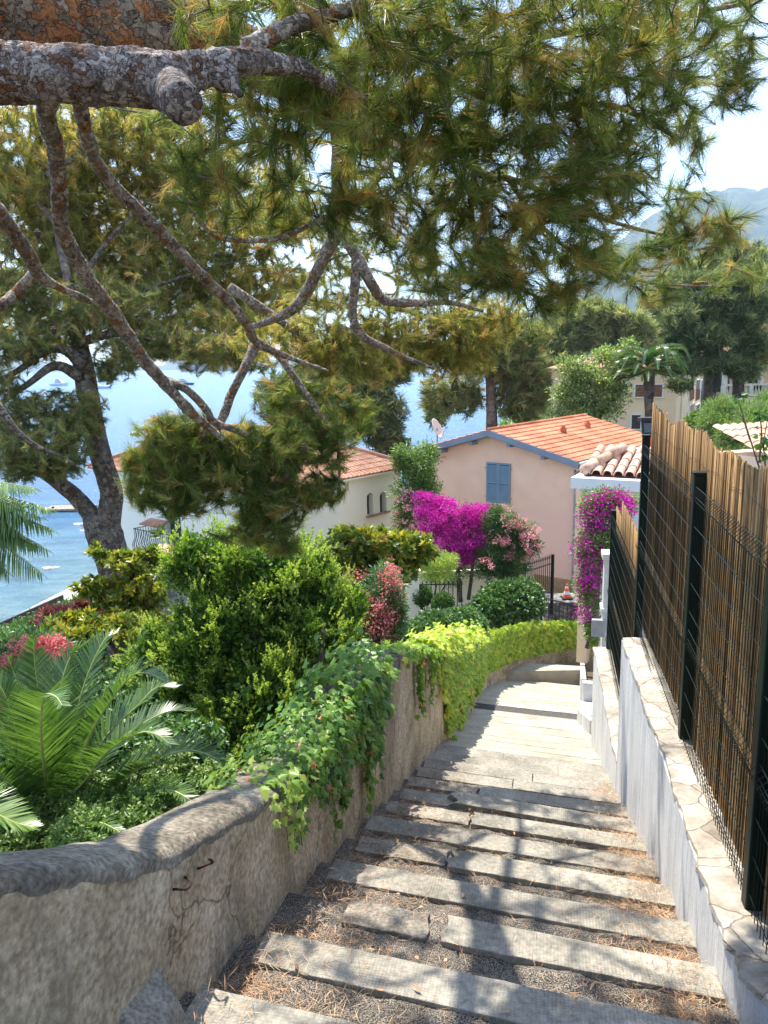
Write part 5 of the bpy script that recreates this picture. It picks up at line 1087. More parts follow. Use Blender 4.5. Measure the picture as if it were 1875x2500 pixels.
# ---- second pine, forked trunk by the water
m_needle_mid = leafmat('pine_needles_mid', [(0, (.045, .07, .022)), (.35, (.10, .125, .038)), (.7, (.18, .19, .065)), (.93, (.26, .25, .11)), (.97, (.2, .12, .05)), (1, (.22, .13, .06))], trans=.45, rough=.5, spec=.3, tcol=(1.3, 1.25, .65), gain=1.6)
Y2 = 16
t2 = Tree('pine_tree', 'dark forked pine standing in front of the sea at the left', 'tree', (-6.1, 16, -9.3), bark=m_bark_dark)
t2.limb([(-5.8, 16, -9.5), D(262, 1290, Y2), D(245, 1215, Y2), D(225, 1150, Y2), D(212, 1110, Y2)], [.36, .36, .36, .38, .33], 'trunk', 18, .06, .01)
t2.limb([D(228, 1160, Y2), D(238, 1100, Y2), D(240, 1060, Y2), D(222, 1000, Y2), D(205, 930, Y2), D(190, 850, Y2 + .1), D(178, 780, Y2 + .2), D(165, 700, Y2 + .3), D(150, 620, Y2 + .5)], [.26, .24, .235, .22, .21, .22, .2, .13, .08], 'trunk', 16, .06, .01)
t2.limb([D(222, 1150, Y2), D(195, 1110, Y2), D(160, 1070, Y2), D(110, 1030, Y2 - .3), D(50, 990, Y2 - .7), D(-30, 940, Y2 - 1.2)], [.27, .19, .17, .15, .12, .07], 'branch', 14, .06, .01)
t2.limb([D(180, 790, Y2), D(140, 755, Y2 - .2), D(95, 760, Y2 - .3), D(40, 800, Y2 - .5), D(-20, 830, Y2 - .6)], [.15, .1, .08, .06, .05], 'branch', 12, .08)
t2.limb([D(175, 815, Y2), D(120, 790, Y2 - .3), D(60, 830, Y2 - .6), D(-40, 900, Y2 - .8)], [.13, .09, .06, .05], 'branch', 12, .08)
t2.limb([D(-10, 870, 13.5), D(35, 930, 13.6), D(80, 965, 13.8), D(130, 985, 14), D(170, 1010, 14.2)], [.08, .06, .05, .03, .02], 'branch', 10, .08)
t2.limb([D(170, 740, Y2), D(250, 720, Y2), D(330, 730, Y2), D(430, 740, Y2 + .2), D(560, 750, Y2 + .3)], [.1, .08, .06, .05, .03], 'branch', 10, .08)
t2.limb([D(170, 720, Y2), D(100, 660, Y2), D(20, 640, Y2 - .4)], [.1, .07, .04], 'branch', 10, .08)
mid = [(150, 880, 70, 38, 15.3, 110), (170, 915, 60, 45, 15.2, 130), (60, 890, 60, 50, 15, 110), (90, 960, 110, 55, 14.6, 300), (40, 1010, 60, 30, 14.4, 110), (130, 1000, 60, 30, 14.6, 100), (30, 750, 110, 40, 15.5, 220), (150, 700, 120, 45, 16, 260), (20, 640, 90, 60, 15.8, 200), (250, 800, 45, 26, 15.8, 60), (270, 770, 70, 40, 15.8, 90),
       (350, 740, 70, 45, 16.2, 140), (440, 750, 100, 30, 16.2, 160), (540, 770, 70, 35, 16.4, 110), (10, 830, 40, 30, 15, 40), (20, 930, 50, 40, 14.8, 90), (200, 870, 25, 25, 15.2, 26), (230, 640, 120, 50, 16.2, 180)]
t2.limb([D(150, 620, 16.5), D(120, 480, 17.5), D(90, 330, 18.5), D(60, 200, 19)], [.09, .08, .06, .03], 'branch', 10, .08)
for pa in ([(150, 640), (250, 500), (380, 380)], [(120, 480), (40, 400), (-60, 340)], [(170, 700), (330, 620), (520, 560)], [(100, 380), (230, 300), (380, 260)]): t2.limb([D(*q__, 17 + 1 * k) for k, q__ in enumerate(pa)], [.07, .05, .02], 'branch', 8, .1)
pL2 = blobs_px([(e[0], e[1], e[2] * 1.05, e[3] * 1.1, 18.4 + 2.4 * rng.random(), int(e[5] * 2.3), 2.0) for e in backL]); dL2 = t2.grow(pL2, .009, .028, .04, step=.5); dL2 = unit(dL2 + rng.normal(0, .35, dL2.shape) + [0, 0, .2])
V, T, R = needles(pL2, dL2, 60, .21, .0125, (.2, 1.15), .36); bulk('upper_crown', V, T, m_needle_backlit, t2.t, R)
pm = blobs_px(mid); dm = t2.grow(pm, .009, .03, .04, step=.3); dm = unit(dm + rng.normal(0, .3, dm.shape) + [0, 0, .25])
V, T, R = needles(pm, dm, 56, .15, .009, (.2, 1.1), .3); bulk('crown', V, T, m_needle_mid, t2.t, R); t2.twigs()

# ---- pines and trees further off
m_needle_pale = leafmat('pale_pine', [(0, (.05, .075, .028)), (.4, (.11, .135, .05)), (.8, (.20, .22, .09)), (1, (.28, .28, .13))], trans=.45, rough=.6, spec=.2, tcol=(1.2, 1.2, .7), gain=1.7)
m_needle_deep = leafmat('deep_pine', [(0, (.03, .055, .022)), (.4, (.075, .105, .045)), (.8, (.15, .18, .08)), (1, (.24, .26, .13))], trans=.42, rough=.6, spec=.2, tcol=(1.2, 1.2, .7))
m_bark_far = bark('far_bark', (.17, .125, .10), (.26, .2, .17), (.05, .035, .03), 3, orange=(.2, .11, .07), orth=.6)
m_bark_grey = bark('grey_far_bark', (.10, .085, .075), (.16, .14, .12), (.03, .025, .02), 3)
def fartree(label, base, limbs, blobs, mat, barkm, npt=22, L_=.35, W_=.03, name='pine_tree', spread=(.2, 1.3), rad=.02, group=None, upb=.3):
    t = Tree(name, label, 'tree', base, group, barkm)
    for i, (pts, r_) in enumerate(limbs): t.limb(pts, r_, 'trunk' if i == 0 else 'branch', 10, .08)
    p_ = blobs_px(blobs); d_ = t.grow(p_, rad, rad * 3, .03, step=.8); d_ = unit(d_ + rng.normal(0, .3, d_.shape) + [0, 0, upb])
    V, T, R = needles(p_, d_, npt, L_, W_, spread, L_); bulk('crown', V, T, mat, t.t, R); t.twigs(); return t
# dark pine between the cream and pink houses
fartree('dense dark pine rising behind the cream house roof', (-1.5, 42, -12), [([(-1.5, 42, -12.5), D(700, 1000, 42), D(700, 900, 42), D(710, 800, 42), D(720, 740, 42)], [.5, .45, .35, .25, .12]), ([D(700, 900, 42), D(780, 850, 42), D(850, 860, 42)], [.2, .14, .08])],
        [(720, 850, 130, 90, 42, 620), (620, 860, 80, 60, 42, 240), (820, 900, 60, 70, 41, 260), (850, 960, 40, 35, 41, 110), (760, 780, 100, 60, 43, 280), (690, 920, 120, 40, 41, 260), (830, 800, 60, 50, 42, 150)], m_needle_deep, m_bark_grey, 26, .55, .05)
fartree('tall pine with a bare pinkish trunk behind the pink house roof', (9, 50, -10), [([D(1062, 960, 50), D(1062, 900, 50), D(1060, 830, 50), D(1057, 770, 50), D(1050, 700, 50)], [.42, .36, .33, .3, .2]), ([D(1062, 830, 50), D(1110, 800, 50), D(1150, 780, 50)], [.14, .12, .07]), ([D(1060, 780, 50), D(1000, 760, 50)], [.12, .07])],
        [(1110, 790, 70, 60, 50, 330), (1120, 870, 60, 45, 50, 180), (1020, 770, 60, 60, 50, 190), (1080, 720, 90, 40, 50, 200), (1130, 720, 60, 40, 51, 130), (1010, 860, 40, 40, 51, 90), (960, 850, 50, 50, 52, 130), (1150, 830, 40, 40, 50, 90)], m_needle_mid, m_bark_far, 24, .6, .06)
fartree('pale umbrella pine with sinuous dark branches beyond the leafy tree', (26, 75, -9), [([D(1330, 900, 75), D(1320, 850, 75), D(1290, 800, 75), D(1240, 770, 75), D(1200, 790, 75)], [.5, .45, .35, .25, .1]), ([D(1290, 800, 75), D(1330, 780, 75), D(1370, 740, 75), D(1350, 700, 75)], [.3, .22, .16, .1]), ([D(1240, 770, 75), D(1230, 720, 75), D(1250, 680, 75)], [.18, .13, .08])],
        [(1270, 680, 80, 34, 75, 420), (1250, 730, 70, 34, 75, 260), (1350, 700, 60, 30, 75, 230), (1350, 750, 60, 30, 75, 200), (1210, 790, 60, 45, 74, 240), (1180, 740, 45, 50, 76, 180), (1390, 730, 30, 40, 76, 110), (1300, 830, 80, 40, 74, 200), (1180, 850, 40, 50, 74, 140), (1230, 840, 40, 40, 72, 120), (940, 880, 30, 40, 60, 70)], m_needle_pale, m_bark_grey, 24, .8, .085)
fartree('large dark pine with two straight trunks beside the apartment block', (29, 50, -9), [([D(1530, 910, 50), D(1532, 850, 50), D(1538, 780, 50), D(1550, 700, 50), D(1560, 620, 50)], [.5, .45, .4, .3, .15]), ([D(1590, 880, 50), D(1592, 820, 50), D(1588, 740, 50), D(1580, 690, 50)], [.3, .28, .25, .15]), ([D(1540, 790, 50), D(1480, 760, 50), D(1450, 740, 50)], [.2, .14, .08])],
        [(1490, 690, 60, 34, 50, 240), (1540, 650, 50, 26, 50, 200), (1470, 745, 44, 24, 50, 170), (1530, 730, 50, 26, 49, 190), (1590, 690, 50, 30, 50, 210), (1620, 740, 40, 26, 50, 140), (1450, 790, 34, 18, 49, 90), (1500, 790, 40, 20, 49, 120), (1560, 780, 44, 20, 49, 120), (1610, 800, 40, 18, 49, 90), (1640, 660, 34, 34, 50, 120), (1570, 610, 60, 26, 51, 180), (1500, 610, 40, 20, 51, 110), (1470, 830, 30, 12, 48, 40)], m_needle_deep, m_bark_grey, 26, .6, .055)
fartree('slim pine with a thin grey stem in front of the balustrade', (36, 55, -9), [([D(1603, 900, 55), D(1602, 840, 55), D(1604, 780, 55), D(1600, 700, 55)], [.2, .18, .16, .1]), ([D(1603, 830, 55), D(1625, 800, 55), D(1640, 780, 55)], [.1, .08, .05])],
        [(1600, 690, 50, 60, 55, 260), (1640, 760, 40, 40, 55, 150), (1580, 620, 50, 40, 55, 150)], m_needle_mid, m_bark_grey, 24, .5, .055)
fartree('pale pine crown behind the dark pines, against the blue hill', (50, 110, -7), [([D(1440, 800, 110), D(1440, 700, 110)], [.5, .3])], [(1440, 650, 60, 50, 110, 300), (1500, 600, 80, 40, 110, 300), (1560, 580, 70, 40, 110, 260), (1620, 570, 60, 50, 110, 260), (1650, 640, 40, 80, 105, 200), (1420, 720, 40, 40, 110, 150)], m_needle_pale, m_bark_grey, 22, 1.1, .12)

def leafy(label, name, cat, base, limbs, blobs, mat, barkm, L_, W_, npt, clus=.12, up=.3, rad=.01, group=None, flower=None, parent_parts=None, twigs=True, trunkn='trunk', step=.3):
    t = Tree(name, label, cat, base, group, barkm)
    for i, (pts, r_) in enumerate(limbs): t.limb(pts, r_, trunkn if i == 0 else 'branch', 8, .1)
    p_ = blobs_px(blobs)
    d_ = t.grow(p_, rad, rad * 3, .03, step=step) if twigs else rdirs(len(p_))
    d_ = unit(d_ + rng.normal(0, .3, d_.shape) + [0, 0, up]); c = np.repeat(p_, npt, 0); n = len(c); dd = np.repeat(d_, npt, 0)
    off = rdirs(n); c = c + off * (clus * rng.random(n) ** .5)[:, None]; ld = unit(dd * .5 + off * .8 + rng.normal(0, .3, (n, 3))); nr_ = unit(np.array([0, -.2, 1]) + rng.normal(0, .5, (n, 3)))
    base_ = np.repeat(rng.random(len(p_)), npt); rr = np.clip(base_ * .6 + rng.random(n) * .4, 0, 1)
    V, T, R = diamonds(c, ld, nr_, L_ * rng.uniform(.7, 1.2, n), W_ * rng.uniform(.7, 1.2, n), rr, .15); bulk('foliage', V, T, mat, t.t, R)
    if twigs: t.twigs()
    if flower:
        fb, fm, fl, fn, fcl = flower; fp = blobs_px(fb); c = np.repeat(fp, fn, 0); n = len(c); off = rdirs(n); c = c + off * (fcl * rng.random(n) ** .5)[:, None]
        V, T, R = diamonds(c, unit(off + rng.normal(0, .4, (n, 3))), rdirs(n), fl * rng.uniform(.7, 1.2, n), fl * .8, np.clip(np.repeat(rng.random(len(fp)), fn) * .5 + rng.random(n) * .5, 0, 1), .2); bulk('flowers', V, T, fm, t.t, R)
    return t
m_leaf_mid = leafmat('broad_leaves', [(0, (.03, .07, .014)), (.4, (.085, .155, .028)), (.8, (.17, .25, .05)), (1, (.30, .36, .11))], trans=.32, rough=.45, spec=.45)
m_leaf_mag = leafmat('magnolia_leaves', [(0, (.025, .055, .012)), (.35, (.08, .12, .018)), (.7, (.22, .22, .028)), (.9, (.34, .28, .04)), (1, (.20, .085, .025))], trans=.34, rough=.35, spec=.5, gain=1.7)
m_leaf_jun = leafmat('conifer_sprays', [(0, (.018, .052, .010)), (.3, (.075, .14, .020)), (.65, (.20, .28, .045)), (.93, (.36, .43, .11)), (.985, (.24, .28, .07)), (1, (.25, .12, .05))], trans=.42, rough=.5, spec=.3, gain=1.45)
m_leaf_box = leafmat('box_leaves', [(0, (.014, .045, .010)), (.5, (.05, .12, .022)), (1, (.13, .23, .05))], trans=.3, rough=.4, spec=.4)
m_leaf_lime = leafmat('lime_leaves', [(0, (.12, .2, .03)), (.5, (.26, .36, .06)), (1, (.42, .48, .12))], trans=.4)
m_leaf_ole = leafmat('oleander_leaves', [(0, (.02, .06, .018)), (.5, (.06, .13, .035)), (1, (.16, .24, .08))], trans=.3, rough=.4, spec=.45)
m_fl_mag = leafmat('magenta_bracts', [(0, (.20, .004, .12)), (.4, (.42, .012, .27)), (.8, (.56, .045, .38)), (1, (.66, .2, .52))], trans=.35, rough=.7, tcol=(1.2, .7, 1.1))
m_fl_pink = leafmat('pink_petals', [(0, (.55, .18, .20)), (.5, (.72, .32, .34)), (1, (.85, .55, .55))], trans=.3, tcol=(1.1, .8, .8))
m_fl_red = leafmat('coral_petals', [(0, (.40, .08, .09)), (.5, (.60, .20, .20)), (1, (.70, .42, .38))], trans=.3, tcol=(1.2, .7, .7))
leafy('leafy round-crowned tree with glossy leaves behind the pink house roof', 'leafy_tree', 'tree', tuple(D(1290, 930, 46) + [0, 0, -5]), [([D(1290, 990, 46), D(1292, 900, 46), D(1280, 850, 46)], [.22, .2, .12]), ([D(1292, 900, 46), D(1330, 860, 46), D(1370, 800, 46)], [.16, .12, .06]), ([D(1292, 900, 46), D(1240, 860, 46), D(1220, 830, 46)], [.14, .1, .05])],
      [(1250, 800, 44, 26, 46, 90), (1290, 830, 46, 30, 46, 110), (1225, 850, 34, 26, 46, 70), (1260, 880, 40, 24, 46, 70), (1345, 790, 38, 24, 46, 80), (1330, 840, 40, 22, 46, 60), (1205, 895, 20, 20, 46, 26), (1310, 770, 34, 16, 47, 44), (1310, 880, 40, 26, 46, 60), (1360, 760, 20, 20, 46, 30)], leafmat('pale_leaves', [(0, (.06, .11, .03)), (.4, (.15, .22, .06)), (.8, (.30, .36, .12)), (1, (.45, .48, .2))], .35, .4, .45), m_bark_grey, .22, .11, 20, .42, .2, .02, step=.8)
m_palm = leafmat('palm_leaflets', [(0, (.022, .055, .014)), (.4, (.06, .12, .028)), (.75, (.12, .20, .05)), (1, (.26, .34, .13))], trans=.32, rough=.32, spec=.6)
m_rachis = noisy('palm_rachis', [(.3, (.30, .34, .10)), (.7, (.42, .44, .17))], 8, 4, .5)
def frond(parts, pts, leafL, leafW, n, droop=.25, vang=.55, fwd=.55, rach=.012, ramp_=None):
    """pinnate frond along a smooth rachis; parts = (mb rachis, list of leaf arrays)"""
    p_, _ = smooth_path(pts, .01, 14); seg = np.linalg.norm(np.diff(p_, axis=0), axis=1); cum = np.r_[0, np.cumsum(seg)]; Lt = cum[-1]
    parts[0].tube(p_, np.linspace(rach, rach * .25, len(p_)), 6, False)
    t = np.linspace(.16, 1.0, n); pos = np.stack([np.interp(t * Lt, cum, p_[:, k]) for k in range(3)], 1)
    tan = np.gradient(pos, axis=0); tan = unit(tan); side = unit(np.cross(tan, [0, 0, 1.])); 
    upv = np.cross(side, tan)
    env = np.sin(np.clip((t - .10) / .92, 0, 1) ** .62 * PI) ** .65; env = np.maximum(env, .22)
    for sg in (-1, 1):
        fa = fwd + .55 * t ** 3
        d_ = unit(side * sg * 1.0 + tan * fa[:, None] + upv * vang + rng.normal(0, .06, (n, 3)))
        L_ = leafL * env * rng.uniform(.9, 1.08, n); k = 4
        nn = unit(np.cross(d_, tan)); wv = unit(np.cross(d_, nn))
        prev = pos.copy(); rows = [np.stack([prev - tan * leafW * .35, prev + tan * leafW * .35], 1)]; dcur = d_.copy()
        for j in range(1, k):
            dcur = unit(dcur + np.array([0, 0, -droop / k])); prev = prev + dcur * (L_ / (k - 1))[:, None]
            wj = leafW * [1, 1.0, .8, .06][j] * .5; rows.append(np.stack([prev - tan * wj, prev + tan * wj], 1))
        V = np.stack(rows, 1).reshape(n, -1, 3); T = []
        for j in range(k - 1): a_ = 2 * j; T += [(a_, a_ + 1, a_ + 3), (a_, a_ + 3, a_ + 2)]
        T = (np.arange(n)[:, None, None] * (2 * k) + np.array(T)[None]).reshape(-1, 3)
        parts[1].append((V.reshape(-1, 3), T, np.repeat(np.clip(rng.normal(.45 if ramp_ is None else ramp_, .16, n), 0, 1), 2 * k)))
def finish_palm(t, parts, mat=m_palm):
    parts[0].build('rachis', m_rachis, t, True); V, T, R = join(parts[1]); bulk('fronds', V, T, mat, t, R)
# small far palm
pf = thing('palm_tree', 'dark stocky palm in front of the apartment block', 'palm', tuple(D(1402, 900, 50) + [0, 0, -6]))
b = MB(); p_, r_ = smooth_path([D(1403, 960, 44), D(1402, 880, 44), D(1402, 800, 44)], [.27, .25, .32], 8); b.tube(p_, r_, 14, True, .2); b.build('trunk', m_bark_grey, pf)
parts = (MB(), []); c = D(1402, 797, 44)
for i in range(36):
    a = i * 2.4; el = 1.15 - .05 * i; Lf = 2.1 + .2 * rng.random(); h = np.array([math.cos(a), math.sin(a), 0])
    frond(parts, [c, c + h * Lf * .35 * math.cos(el) + [0, 0, Lf * .42 * math.sin(el) + .15], c + h * Lf * .75 + [0, 0, Lf * .55 * math.sin(el) + .1], c + h * Lf + [0, 0, Lf * .4 * math.sin(el) - .35]], .36, .06, 44, .12, rach=.02, ramp_=.12)
finish_palm(pf, parts)
# ------------------------------------------------------------------ GARDEN
# big conifer-like bush: sprays of tiny scaly leaves
def spraybush(label, name, base, limbs, blobs, mat, nspray, L_, W_, npt=14, spl=.16, up=.5, core=True, jit=.05):
    t = thing(name, label, 'bush', tuple(base))
    for pts, r_ in limbs: branch('stem', pts, r_, m_bark_dark, t, 8, 6, .1)
    ps = []; ds = []; tn_ = []
    for (cx, cy, rx, ry, Y, n, dep) in blobs:
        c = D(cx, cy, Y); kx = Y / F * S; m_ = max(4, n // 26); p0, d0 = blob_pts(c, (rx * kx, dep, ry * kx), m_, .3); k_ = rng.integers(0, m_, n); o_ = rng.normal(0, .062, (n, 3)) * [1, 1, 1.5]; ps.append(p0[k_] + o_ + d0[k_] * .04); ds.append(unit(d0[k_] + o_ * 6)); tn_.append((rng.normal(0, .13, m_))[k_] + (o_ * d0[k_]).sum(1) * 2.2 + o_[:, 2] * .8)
    p_ = np.vstack(ps); d_ = np.vstack(ds); tn_ = np.concatenate(tn_)
    # clumping: push in and out with a low frequency pattern
    q_ = np.sin(p_[:, 0] * 5 + 1.3 * np.sin(p_[:, 2] * 4)) * np.sin(p_[:, 2] * 5.2 + p_[:, 1] * 3) * np.sin(p_[:, 1] * 4.4 + 2)
    p_ = p_ + d_ * (q_ * .16)[:, None]; d_ = unit(d_ + rng.normal(0, .35, d_.shape) + [0, 0, up])
    c = np.repeat(p_, npt, 0); dd = np.repeat(d_, npt, 0); n = len(c); tt = rng.random(n)[:, None]; sd = perp(dd)
    c = c - dd * spl * tt + sd * .0; ld = unit(dd * .8 + sd * rng.uniform(.3, 1.1, n)[:, None] + [0, 0, .2])
    kc = 0
    Ls = L_ * (.6 + .8 * tt[:, 0]) * rng.uniform(.7, 1.2, n)
    rr = np.clip(np.repeat(np.clip(rng.normal(.45 + .12 * q_ + tn_, .10), 0, 1), npt) + rng.normal(0, .14, n), 0, .96); rr[rng.random(n) < .004] = 1  # darker clump gaps: shade put into the leaf tone
    G_ = [diamonds(c, ld, rdirs(n), Ls, W_ * rng.uniform(.8, 1.3, n), rr, .1)]
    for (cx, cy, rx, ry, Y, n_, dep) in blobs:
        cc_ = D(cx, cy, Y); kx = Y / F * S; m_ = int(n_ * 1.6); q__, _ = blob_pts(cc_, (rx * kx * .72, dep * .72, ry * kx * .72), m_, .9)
        G_.append(diamonds(q__, rdirs(m_), rdirs(m_), .085, .055, np.full(m_, .12) + rng.random(m_) * .15, .1))  # dark core leaves, inner shade put into their colour
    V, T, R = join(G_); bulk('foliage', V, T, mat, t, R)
    return t
hb, c_ = LATER; n_ = len(c_) * 4; c4 = np.repeat(c_, 4, 0) + rdirs(n_) * .05
V, T, R = diamonds(c4, unit(rng.normal(0, 1, (n_, 3)) - SD * .4 + [0, 0, .3]), rdirs(n_), .10, .05, rng.random(n_), .15); bulk('foliage', V, T, m_leaf_box, hb, R)
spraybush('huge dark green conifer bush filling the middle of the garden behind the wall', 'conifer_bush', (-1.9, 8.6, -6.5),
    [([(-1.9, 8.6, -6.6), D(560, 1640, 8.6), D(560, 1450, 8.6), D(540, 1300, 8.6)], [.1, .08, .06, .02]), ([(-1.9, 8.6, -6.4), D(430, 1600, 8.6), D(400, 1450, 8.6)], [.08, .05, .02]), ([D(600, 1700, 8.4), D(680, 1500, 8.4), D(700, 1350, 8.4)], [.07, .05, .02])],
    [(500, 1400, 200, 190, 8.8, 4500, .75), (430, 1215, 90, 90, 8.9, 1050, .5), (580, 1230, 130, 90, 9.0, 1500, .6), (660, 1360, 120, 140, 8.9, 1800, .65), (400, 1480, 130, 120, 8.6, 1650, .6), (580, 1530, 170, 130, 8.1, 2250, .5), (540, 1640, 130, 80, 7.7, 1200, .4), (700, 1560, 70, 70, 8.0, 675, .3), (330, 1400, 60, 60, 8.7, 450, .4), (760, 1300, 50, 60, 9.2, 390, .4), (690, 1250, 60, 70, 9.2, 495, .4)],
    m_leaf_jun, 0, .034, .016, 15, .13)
# magnolia by the sea (left) and in the middle
def rosettes(label, name, base, limbs, blobs, mat, npt, L_, W_, up=.5, rad=.008, cat='tree', Tp=None):
    t = Tree(name, label, cat, base, None, m_bark_grey)
    for i, (pts, r_) in enumerate(limbs): t.limb(pts, r_, 'trunk' if i == 0 else 'branch', 8, .1)
    p_ = blobs_px(blobs); d_ = t.grow(p_, rad, rad * 2.5, .03, step=.3); d_ = unit(d_ + rng.normal(0, .3, d_.shape) + [0, 0, up])
    c = np.repeat(p_, npt, 0); dd = np.repeat(d_, npt, 0); n = len(c); tt = rng.random(n)[:, None]; sd = perp(dd)
    ld = unit(dd * (.35 + .5 * tt) + sd); nn = unit(dd + rng.normal(0, .2, (n, 3)))
    rr = np.clip(np.repeat(rng.random(len(p_)), npt) * .55 + rng.random(n) * .45 * .8 + .1 * tt[:, 0], 0, .9); rr[rng.random(n) < .03] = 1
    V, T, R = diamonds(c - dd * (.10 * (1 - tt)), ld, nn, L_ * rng.uniform(.7, 1.15, n), W_ * rng.uniform(.8, 1.2, n), rr, .22); bulk('foliage', V, T, mat, t.t, R); t.twigs(); return t
rosettes('glossy yellow-green magnolia in front of the forked pine and the sea', 'magnolia_tree', (-4.6, 11.5, -8), [([(-4.6, 11.6, -8.2), D(260, 1420, 11.5), D(270, 1300, 11.5), D(290, 1230, 11.5)], [.09, .07, .05, .03]), ([D(260, 1420, 11.5), D(210, 1340, 11.4), D(190, 1270, 11.3)], [.05, .03, .015])],
    [(270, 1215, 60, 28, 11.5, 60), (300, 1260, 70, 40, 11.5, 100), (240, 1280, 70, 30, 11.4, 70), (290, 1330, 80, 45, 11.3, 100), (190, 1260, 40, 16, 11.2, 22), (220, 1340, 90, 20, 10.8, 60), (160, 1345, 60, 22, 10.5, 50), (260, 1360, 90, 24, 10.4, 70), (205, 1190, 22, 16, 11.4, 10), (330, 1200, 30, 30, 11.6, 24), (150, 1370, 50, 20, 10.2, 30), (330, 1290, 30, 40, 11.6, 40)], m_leaf_mag, 15, .13, .055)
rosettes('spreading magnolia with bronze-backed leaves below the arched windows', 'magnolia_tree', (-.2, 17, -10), [([(-.3, 17, -10.2), D(790, 1350, 17), D(800, 1250, 17), D(810, 1190, 17)], [.12, .1, .07, .03]), ([D(790, 1300, 17), D(870, 1200, 17), D(900, 1170, 17)], [.07, .04, .02])],
    [(760, 1170, 60, 34, 16.6, 100), (830, 1180, 70, 40, 16.8, 160), (890, 1180, 50, 28, 17, 100), (800, 1240, 90, 45, 16.6, 180), (740, 1220, 50, 45, 16.4, 90), (820, 1320, 60, 60, 16.6, 120), (770, 1330, 50, 50, 16.4, 80), (860, 1230, 50, 34, 16.8, 80), (340, 1150, 10, 10, 12, 1), (915, 1195, 34, 16, 17, 34)], m_leaf_mag, 15, .19, .08)
# shrubs
leafy('loose light green tree with pink blossom between the two houses', 'garden_tree', 'tree', tuple(D(900, 1200, 31) + [0, 0, -2]), [([D(905, 1260, 31), D(902, 1150, 31), D(890, 1070, 31)], [.1, .08, .04]), ([D(903, 1180, 31), D(925, 1100, 31), D(930, 1030, 31)], [.06, .05, .02])],
      [(900, 1010, 45, 40, 31, 130), (890, 1070, 45, 50, 31, 160), (920, 1060, 30, 60, 31, 120), (885, 1130, 40, 40, 30.6, 110), (870, 990, 25, 30, 31, 50), (925, 980, 25, 25, 31.5, 45)], m_leaf_mid, m_bark_grey, .13, .06, 26, .25, .2, .01, flower=([(885, 1110, 34, 30, 30.2, 14), (870, 1060, 20, 20, 30.3, 5), (905, 1135, 25, 15, 30, 9)], m_fl_pink, .09, 22, .14))
leafy('large magenta bougainvillea against the pink house', 'bougainvillea', 'shrub', tuple(D(1000, 1290, 27)), [([D(995, 1300, 27), D(990, 1240, 27), D(985, 1180, 27)], [.09, .08, .05]), ([D(1012, 1295, 27), D(1020, 1230, 27), D(1020, 1170, 27)], [.07, .06, .03])],
      [(985, 1130, 80, 45, 27, 200), (1000, 1190, 50, 34, 27, 150), (1005, 1225, 44, 26, 27, 120), (975, 1250, 30, 22, 27, 60)], m_leaf_mid, m_bark_grey, .07, .04, 12, .2, .1, .01,
      flower=([(965, 1120, 66, 38, 26.6, 230), (1025, 1125, 54, 36, 26.7, 200), (985, 1160, 80, 34, 26.5, 250), (930, 1100, 30, 22, 26.8, 50), (915, 1075, 26, 10, 26.8, 22), (1050, 1105, 20, 16, 26.9, 30), (1005, 1195, 48, 24, 26.6, 110), (950, 1090, 30, 16, 26.8, 50)], m_fl_mag, .06, 34, .16))
leafy('pale pink flowering oleander in front of the pink house', 'oleander', 'shrub', tuple(D(1095, 1250, 26) + [0, 0, -1]), [([D(1095, 1300, 26), D(1095, 1230, 26), D(1090, 1160, 26)], [.05, .04, .02])],
      [(1080, 1130, 34, 40, 26, 150), (1085, 1190, 55, 40, 26, 230), (1120, 1160, 40, 40, 26, 150), (1065, 1220, 40, 34, 25.8, 150), (1100, 1230, 45, 24, 25.8, 120), (1140, 1180, 28, 24, 26, 60)], m_leaf_ole, m_bark_grey, .17, .028, 26, .12, .4, .008,
      flower=([(1135, 1150, 34, 34, 25.7, 34), (1105, 1130, 34, 24, 25.7, 18), (1090, 1165, 24, 14, 25.4, 10), (1115, 1190, 34, 24, 25.4, 14), (1055, 1215, 24, 24, 25.3, 9), (1090, 1100, 18, 10, 26, 6), (1150, 1185, 18, 16, 25.6, 12)], m_fl_pink, .055, 22, .1))
leafy('feathery lime green shrub trained on thin bare stems', 'feathery_shrub', 'shrub', tuple(D(935, 1310, 23)), [([D(935, 1330, 23), D(938, 1290, 23), D(945, 1255, 23)], [.035, .03, .015]), ([D(940, 1310, 23), D(955, 1275, 23), D(975, 1250, 23)], [.025, .02, .01])],
      [(930, 1225, 36, 20, 23, 120), (965, 1215, 30, 22, 23, 120), (945, 1245, 44, 16, 23, 110), (915, 1205, 20, 12, 23, 40)], m_leaf_lime, m_bark_grey, .07, .016, 28, .12, .2, .006)
def ball(label, x, y, r_, Y, n=900):
    c = D(x, y, Y); R_ = r_ * Y / F * S; t = thing('clipped_shrub', label, 'shrub', tuple(c - [0, 0, R_ * 1.3])); p_, d_ = blob_pts(c, (R_, R_, R_), n, .2); k = 6
    b = MB(); b.tube([c - [0, 0, R_ * 1.7], c - [0, 0, R_ * .2]], .03, 6); b.build('stem', m_bark_grey, t)
    cc = np.repeat(p_, k, 0); dd = np.repeat(d_, k, 0); V, T, R = diamonds(cc + rdirs(n * k) * .03, unit(dd + rng.normal(0, .6, (n * k, 3))), rdirs(n * k), .05, .032, rng.random(n * k), .15); bulk('foliage', V, T, m_leaf_box, t, R)
ball('clipped dark green ball shrub, left of the two, beside the pier', 910, 1287, 24, 22); ball('smaller clipped ball shrub, right of the two, lower on the bank', 957, 1304, 24, 21.5)
